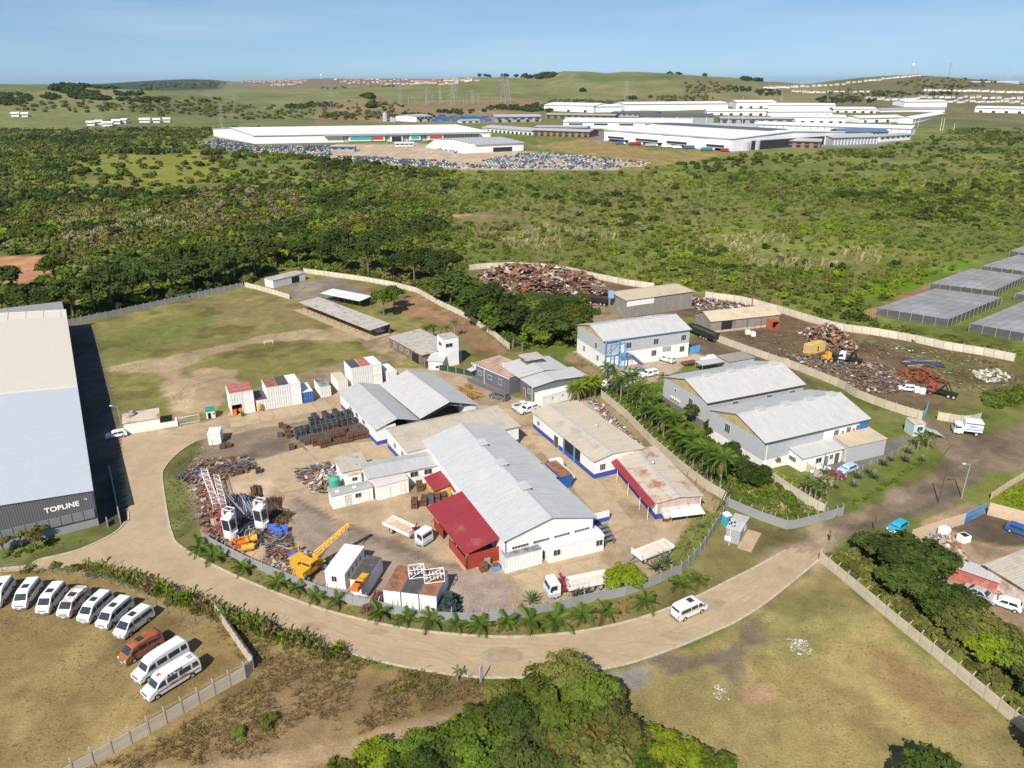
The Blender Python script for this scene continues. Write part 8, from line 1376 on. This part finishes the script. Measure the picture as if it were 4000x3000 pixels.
fshed('row of small white units with dark openings behind the long warehouse', (1885,512), (2079,529), 30, 6, 2.5, roof=FRG, bays=12); fshed('grey roofed brick units beside the small white units', (2082,530), (2300,537), 34, 7, 2., FBR, FRG, bays=9, wins=9); fshed('flat grey units behind the brick units', (2090,512), (2290,516), 30, 6, 1.5, FG_, FRG, wins=10)
fshed('big white warehouse at the far left of the estate', (2125,430), (2319,441), 70, 13, 4, bays=3); fshed('white warehouse right of the far left one', (2330,440), (2427,437), 60, 11, 3); fshed('brown fronted offices before the far warehouses', (2130,462), (2400,468), 30, 7, 1.5, FBR, FRG, bays=10, wins=10); fshed('dark roofed hall with row of white gables', (2385,455), (2560,462), 40, 8, 2, FG_, FD, wins=8)
fshed('wide white warehouse behind the largest one', (2200,500), (2700,507), 70, 10, 4, wins=5); r, L, W = fshed('largest white warehouse with dark loading bays and two silos', (2359,549), (2859,592), (3002,576), 13, 4)
for q0, q1 in ((.06,.22),(.30,.50),(.55,.72),(.84,.98)): o = MB().box(L*q0, L*q1, -6, -.05, 3.6, 7.4).build('loading_canopy', FW, r); MB().box(L*q0+2, L*q1-2, -6.2, -6.02, 4.2, 6.6).build('dark_panel', FDK, o); MB().box(L*q0, L*q1, -.3, -.02, .3, 3.5).build('loading_door', FDK, r)
MB().box(L+.02, L+.3, W*.15, W*.8, .3, 10).build('end_opening', FDK, r); MB().box(0, L*.9, W*.42, W*.58, 17.6, 18.6).build('roof_light', FD, r)
for k, (x, y) in enumerate([(2911,588),(2950,584)]): p = PH(x, y); t = thing('silo', ('left','right')[k]+' silver silo at the end of the largest warehouse', 'silo', p); MB().tube((0,0,-1),(0,0,9.),4.6,n=18).build('shell', FRG, t); MB().tube((0,0,9.),(0,0,9.8),4.6,1.,n=18).build('cap', FRG, t)
fshed('tall charcoal and grey warehouse with overhanging dark roof', (2500,488), (2786,490), 60, 14, 3, FG_, FD, fins=5, band=FD); fshed('grey saw roofed shed behind the largest warehouse', (2640,512), (2960,518), 40, 8, 3, FG_, FRG, fins=12)
for k, (A, B, W_, h, lb) in enumerate([((2440,434),(2843,430),60,13,'long white warehouse on the skyline of the estate'),((2875,424),(3030,421),50,13,'white warehouse with striped front at the estate top'),((2760,449),(2990,452),40,8,'low white warehouse in the middle of the estate'),((3000,452),(3250,455),40,9,'low white warehouse right of the middle one'),((3000,425),(3260,428),40,8,'long low white shed behind the striped one'),((3010,478),(3300,486),50,11,'white warehouse with dark bays above the long one'),((3358,480),(3530,476),40,8,'white warehouse beside the estate road'),((3531,418),(3697,419),40,12,'white box warehouse under the hillside houses'),((3806,438),(4060,447),40,10,'long white warehouse at the right edge'),((3565,484),(3690,446),25,8,'white curved shed at the estate end'),((3255,440),(3420,443),40,8,'white shed near the right of the estate')]): fshed(lb, A, B, W_, h, 3, bays=(0,4,6,6,0,8,4,0,5,0,5)[k])
fshed('grey multi bay building with blue black openings', (2812,484), (3100,488), 40, 9, 2, FG_, FRG, bays=8, wins=8); fshed('long white warehouse with solar roof in the right estate', (2944,506), (3555,530), 38, 9, 3, fins=22); fshed('brick fronted unit row with grey roofs at the estate edge', (3002,574), (3202,580), 26, 7, 2, FBR, FRG, bays=6, wins=6); fshed('second brick unit row behind the first', (3060,556), (3320,560), 24, 7, 2, FBR, FRG, bays=8)
fshed('blue roofed shed with windows along its side', (3275,540), (3467,540), 30, 8, 3, FG_, FBLU, wins=12); fshed('pale grey gabled shed at the estate corner', (3250,568), (3428,561), 30, 8, 3, FG_, FRG, fins=14); fshed('grey long roof under the hillside', (3440,439), (3690,438), 30, 7, 1.5, FW, FRG); fshed('small cream and brick showroom at the estate end', (3435,556), (3555,546), 20, 7, 1, FW, FRG, wins=6)
fshed('white shed on the ridge at the right skyline', (3800,326), (3980,328), 20, 4, 1.5, cat='shed')
for k, (x, y, w) in enumerate([(340,492,30),(375,488,25),(400,494,40),(440,485,30),(470,482,22),(545,480,40),(600,480,25),(640,478,25),(45,457,30),(85,458,25)]): fshed('pale roofed farm building among the far left trees, %s of ten' % ORD[k], (x, y), (x+w, y), 14, 5, 2, cat='farm building')
# ---- houses on the hills
def house_mesh(wc, rc):
    m = MB().box(-5,5,-3.5,3.5,-2,3).add([(-5.4,-4,3),(5.4,-4,3),(5.4,4,3),(-5.4,4,3),(-5.4,0,5),(5.4,0,5)], [(0,1,5,4),(2,3,4,5),(1,2,5),(3,0,4),(3,2,1,0)]); me = m.mesh('house', [wc, rc])
    for i in range(6, 11): me.polygons[i].material_index = 1
    return me
HM = [house_mesh(FW, M('roof_tile_brown', (.20,.15,.13), .9, .2, .2)), house_mesh(M('house_cream', (.66,.60,.50), .8), M('roof_tile_grey', (.30,.28,.27), .9, .2, .2)), house_mesh(M('house_pink', (.52,.38,.30), .8), M('roof_tile_red', (.30,.12,.08), .9, .2, .2))]
def row(lb, pts, n, kinds, s=1., jit=2.):
    xs = np.linspace(0, len(pts)-1, n)
    for k, q in enumerate(xs):
        i = min(int(q), len(pts)-2); f = q-i; x = pts[i][0]+(pts[i+1][0]-pts[i][0])*f; y = pts[i][1]+(pts[i+1][1]-pts[i][1])*f+R.uniform(-jit, jit); p = PH(x+R.uniform(-3,3), y); o = put('house', HM[R.choice(kinds)], None, p, R.uniform(-.3,.3), s*R.uniform(.85,1.2)); tag(o, '%s, %s from the left' % (lb, ORD[k] if k < 39 else 'fortieth or later'), 'house', 'houses: '+lb, 'thing')
row('pale house in the climbing ridge row', [(2990,346),(3100,343),(3250,334),(3400,317),(3500,305),(3590,297)], 34, (0,1), 1.1, 1.5); row('pale house in the lower row below the ridge', [(3100,358),(3200,362),(3390,360)], 16, (0,1), 1., 2); row('white house in the upper terrace on the right hill', [(3615,355),(3760,356),(3900,360),(4010,362)], 24, (0,), 1.1, 1.5); row('white house in the middle terrace on the right hill', [(3390,386),(3500,392),(3620,382),(3800,382),(4010,390)], 32, (0,1), 1.05, 3); row('white house in the lower terrace on the right hill', [(3540,402),(3720,400),(3850,398),(4010,404)], 26, (0,1), 1., 4)
row('house on the distant red roofed slope, upper street', [(950,320),(1070,321),(1190,315)], 18, (2,), 1.6, 2); row('house on the distant red roofed slope, lower street', [(1060,336),(1130,331),(1190,322)], 16, (1,2), 1.6, 3); row('house along the distant town ridge', [(1310,312),(1450,313),(1600,316),(1750,318),(1860,317)], 36, (2,2,1), 1.7, 4); row('house below the distant town ridge', [(1330,322),(1480,326),(1620,330),(1780,328)], 26, (2,1), 1.6, 4)
# ---- cars in the lots
CARC = {'white': (.78,.78,.77), 'silver': (.40,.42,.44), 'dark': (.05,.055,.065), 'blue': (.05,.13,.30), 'teal': (.05,.20,.22), 'red': (.35,.03,.03)}; CMESH = {}
for nm, c_ in CARC.items():
    m = MB().box(-2.1,2.1,-.85,.85,.3,.85).add([(-1.7,-.8,.85),(1.2,-.8,.85),(1.2,.8,.85),(-1.7,.8,.85),(-1.3,-.65,1.4),(.5,-.65,1.4),(.5,.65,1.4),(-1.3,.65,1.4)], [(4,5,6,7),(0,1,5,4),(1,2,6,5),(2,3,7,6),(3,0,4,7)]); m.box(-1.7,-1.1,-.88,.88,.0,.5).box(1.1,1.7,-.88,.88,.0,.5); me = m.mesh('car', [M('far_car_'+nm, c_, .3), GLASS, TYRE])
    for i in range(7, 11): me.polygons[i].material_index = 1
    for i in range(11, 23): me.polygons[i].material_index = 2
    CMESH[nm] = me
LOTS = [([(775,560),(850,540),(985,566),(1010,572),(1290,568),(1300,590),(1160,598),(920,592)], 'asphalt lot before the arched warehouse', 9.5, .62), ([(1310,612),(1500,616),(1640,625),(1860,634),(2030,600),(2120,596),(2340,615),(2560,640),(2360,662),(1800,658),(1500,640),(1330,622)], 'packed sandy car lot', 8.2, .8), ([(1680,582),(1740,580),(1800,592),(1780,600)], 'small row beside the slanted showroom', 7, .8), ([(1160,600),(1290,596),(1300,612),(1180,608)], 'row by the grey gatehouse of the lot', 8, .7)]
allc = []
for pl, lb, rowd, den in LOTS:
    w = np.array(pp(pl)); lo, hi = w.min(0), w.max(0); az = rad(-14); ca, sa = math.cos(az), math.sin(az); c0 = w.mean(0); ext = np.hypot(*(hi-lo))
    for j, v in enumerate(np.arange(-ext/2, ext/2, rowd)):
        cnt = 0
        for u_2 in np.arange(-ext/2, ext/2, 2.75):
            x = c0[0]+u_2*ca-v*sa; y = c0[1]+u_2*sa+v*ca
            if poly_sd(np.array([x]), np.array([y]), [tuple(a) for a in w])[0] > 0 and vnoise(np.array([x/14]), np.array([y/14]), 61, 2)[0] > .36 and R.random() < den: allc.append((x+R.uniform(-.2,.2), y+R.uniform(-.5,.5), az+math.pi/2+(math.pi if R.random() < .4 else 0)+R.uniform(-.06,.06), R.choices(list(CARC), (46,16,14,12,8,4))[0], lb, j, cnt)); cnt += 1
allc.sort(key=lambda q: q[1])
first = {q[4]: min(k[5] for k in allc if k[4] == q[4]) for q in allc}; th = lambda n: '%d%s' % (n, 'th' if 10 < n % 100 < 14 else {1:'st',2:'nd',3:'rd'}.get(n % 10, 'th'))
for x, y, a_, cn, lb, j, cnt in allc[:300]: tag(put('car', CMESH[cn], None, (x, y, 0), a_), '%s car, %s from left in %s row from front, %s' % (cn, th(cnt+1), th(j-first[lb]+1), lb), 'car', 'cars in the '+lb, 'thing')
if len(allc) > 300:
    V, Fq, mi, base = [], [], [], 0; names = list(CARC)
    for x, y, a_, cn, lb, *_ in allc[300:]:
        me = CMESH[cn]; ca, sa = math.cos(a_), math.sin(a_)
        for v in me.vertices: V.append((x+v.co.x*ca-v.co.y*sa, y+v.co.x*sa+v.co.y*ca, v.co.z))
        for p in me.polygons: Fq.append(tuple(i+base for i in p.vertices)); mi.append((names.index(cn), 6, 7)[p.material_index])
        base += len(me.vertices)
    me = bpy.data.meshes.new('parked_cars'); me.from_pydata(V, [], Fq); [me.materials.append(MATS['far_car_'+n]) for n in names]; me.materials.append(GLASS); me.materials.append(TYRE); me.polygons.foreach_set('material_index', mi); tag(put('parked_cars', me), 'mass of parked cars filling the back of the far lots', 'cars', kind='stuff')
for k, (x, y, c_, L_) in enumerate([(2480,568,'red',14),(2540,574,'silver',12),(2420,566,'blue',9),(2600,578,'white',10),(2690,582,'blue',12),(2760,590,'teal',12),(2640,582,'white',8),(2830,594,'red',8)]): p = PH(x, y); t = thing('trailer_truck', '%s trailer truck before the largest warehouse, %s from the left' % (c_, ORD[k]), 'truck', p, .1, 'trucks before the largest warehouse'); MB().box(-L_/2,L_/2,-1.3,1.3,1,3.6).build('box_body', MATS['far_car_'+c_], t); MB().box(-L_/2,L_/2+2,-1.1,1.1,.2,.9).build('chassis', TYRE, t); MB().box(L_/2+.2,L_/2+2.2,-1.2,1.2,.9,3).build('cab', MATS['far_car_white'], t)
b = fshed('low grey gatehouse with flat roof in the car lot', (1295,592), (1385,592), 10, 5, .6, FG_, FRG, wins=3, cat='building'); fshed('small white office with ribbed roof in the sandy lot', (1545,572), (1615,571), 8, 3.5, .6, cat='building', wins=4)
# ---- pylons, masts
m = MB(); q = lambda s, z: [(s,s,z),(-s,s,z),(-s,-s,z),(s,-s,z)]; lv = [(4,0),(3,8),(2.2,16),(1.5,24),(1.1,31),(.8,38)]
for (s0,z0),(s1,z1) in zip(lv[:-1], lv[1:]):
    a, b = q(s0,z0), q(s1,z1)
    for i in range(4): m.bar(a[i], b[i], .2); m.bar(a[i], b[(i+1)%4], .11); m.bar(a[(i+1)%4], b[i], .11)
PB = m.mesh('tower_body', GALV); m = MB()
for z, w in ((25,7),(30.5,6),(36,4.5)): m.bar((-w,0,z),(w,0,z),.2); m.bar((-w,0,z),(0,0,z+2.2),.13); m.bar((w,0,z),(0,0,z+2.2),.13)
PA = m.mesh('cross_arms', GALV)
for k, (x, y, hp) in enumerate([(870,498,78),(920,425,55),(1297,420,62),(1565,412,70),(1668,410,60),(1720,408,60),(1768,412,80),(1845,408,50),(1965,404,96),(1985,406,92),(2445,402,75),(2718,398,36),(1780,395,60),(2900,415,32),(3050,405,40),(3705,303,44),(3932,322,40)]):
    p = PH(x, y); s = hp/(F/p.length)/40*1.05; t = thing('pylon', 'lattice power pylon, %s counted from the left across the far fields' % ORD[sorted([870,920,1297,1565,1668,1720,1768,1845,1965,1985,2445,2718,1780,2900,3050,3705,3932]).index(x)], 'pylon', p, R.uniform(-.4,.4), 'power pylons'); put('tower_body', PB, t, scale=s); put('cross_arms', PA, t, scale=s)
t = thing('substation', 'substation of thin steel masts and busbars on the brown knoll', 'substation', PH(1850,405)); o = PH(1850,405); mm = MB().tube((0,0,-1),(0,0,15),.25,n=4).mesh('mast', GALV)
for k in range(46): p = PH(R.uniform(1560,2000), R.uniform(396,412)); put('mast', mm, t, p-o, 0, R.uniform(.7,1.2))
for k in range(5): p, p2 = PH(1600+k*80, 402), PH(1670+k*80, 402); MB().bar(p-o+Vector((0,0,11)), p2-o+Vector((0,0,11)), .4).build('busbar', GALV, t)
p = PH(3560,296); t = thing('water_tower', 'water tower on legs on the right skyline', 'tower', p); MB().bar((-5,0,-1),(-3,0,30),.7).bar((5,0,-1),(3,0,30),.7).bar((-5,0,0),(3,0,30),.4).bar((5,0,0),(-3,0,30),.4).build('legs', GALV, t); MB().tube((0,0,30),(0,0,37),4.5,n=10).build('tank', FW, t)
p = PH(1255,308); t = thing('radar_tower', 'white radar dome tower on the distant hill', 'tower', p); MB().tube((0,0,-2),(0,0,16),2.,n=8).build('shaft', FW, t); MB().tube((0,0,16),(0,0,20),3.,7.,n=12).tube((0,0,20),(0,0,25),7.,6.,n=12).tube((0,0,25),(0,0,29),6.,1.,n=12).build('dome', FW, t)
for k, (x, y, h) in enumerate([(3672,510,11),(3682,510,11),(3585,495,9),(3570,498,9),(3475,492,10),(3382,488,9),(3725,508,6),(2843,492,12),(2898,494,12)]): p = PH(x, y); t = thing('lamp_post', 'thin pale post beside the estate road, %s of nine' % ORD[k], 'post', p, 0, 'posts by the estate road'); MB().tube((0,0,-1),(0,0,h*1.6),.35,.25,n=5).build('mast', FW, t); MB().box(-.6,.6,-.2,.2,h*1.6,h*1.6+.3).build('head', GALV, t)
# ---- woods on the hills
def wood(name, label, blobs, coll, sd):
    r = np.random.RandomState(sd); pts, sz = [], []
    for cx_, cy_, rx, ry, n, s in blobs:
        for _ in range(n):
            a, q = r.rand()*6.283, math.sqrt(r.rand()); p = PH(cx_+rx*q*math.cos(a), cy_+ry*q*math.sin(a)); pts.append((p.x, p.y, p.z+s*.25)); sz.append(s*(.7+.6*r.rand()))
    scatter(name, label, pts, sz, coll, 'woodland')
wood('woodland', 'dark wood along the hill crest and left ridge', [(1900,299,50,4,36,11),(2000,300,70,5,60,12),(2100,302,60,7,60,12),(2150,294,18,4,14,10),(260,352,60,14,50,9),(330,375,60,14,50,8),(390,388,40,6,26,7),(340,340,60,6,40,8),(420,345,50,5,26,8),(200,384,36,8,20,7),(560,395,120,10,40,6),(2640,290,50,3,14,7),(2740,297,16,3,6,7),(2870,300,14,3,6,7),(2950,312,50,7,44,9),(3020,314,25,5,18,9),(40,385,90,16,40,7),(30,400,60,16,30,7),(500,370,60,6,20,6),(1440,380,24,8,14,8),(1450,418,24,8,12,7),(2270,357,6,5,4,7),(2285,358,6,5,4,7),(2470,385,20,5,10,6),(1250,412,60,8,30,6),(1150,420,60,6,24,6),(2880,350,60,12,24,6),(3000,365,60,12,26,6),(3300,395,120,12,46,6),(3480,372,80,12,30,6),(3700,345,90,12,24,5),(2100,425,120,14,60,7),(1950,425,60,8,20,6),(1600,455,100,10,36,5),(1800,440,100,8,30,5),(1330,455,60,10,26,5),(3650,370,100,8,24,5)], BP['dark'], 5)
wood('woodland', 'scattered olive shrubs over the far slopes', [(300,420,280,20,70,5),(700,430,200,24,70,5),(1000,440,240,30,110,5),(1400,435,200,40,90,5),(800,400,120,14,26,5),(1300,345,60,4,14,6),(1500,340,60,4,12,6),(2750,345,110,24,50,5),(2650,385,140,10,50,5),(3350,372,120,20,60,5),(3700,330,200,22,60,5),(2300,400,160,8,50,5),(600,350,60,6,16,7),(700,335,160,10,60,13),(800,330,80,6,30,12)], BP['olive'], 6)
# ---------------- thin haze over the whole valley ----------------
hz = bpy.data.materials.new('haze_air'); hz.use_nodes = True; ht = hz.node_tree; ht.nodes.clear(); ho = ht.nodes.new('ShaderNodeOutputMaterial'); hv = ht.nodes.new('ShaderNodeVolumePrincipled')
hv.inputs['Color'].default_value = (.60, .82, 1, 1); hv.inputs['Density'].default_value = 3e-5; hv.inputs['Anisotropy'].default_value = .1; ht.links.new(hv.outputs[0], ho.inputs['Volume'])
tag(MB().box(-61000, 61000, -400, 43000, -4, 260).build('haze', hz), 'thin pale blue haze hanging over the whole valley', 'haze', kind='stuff')
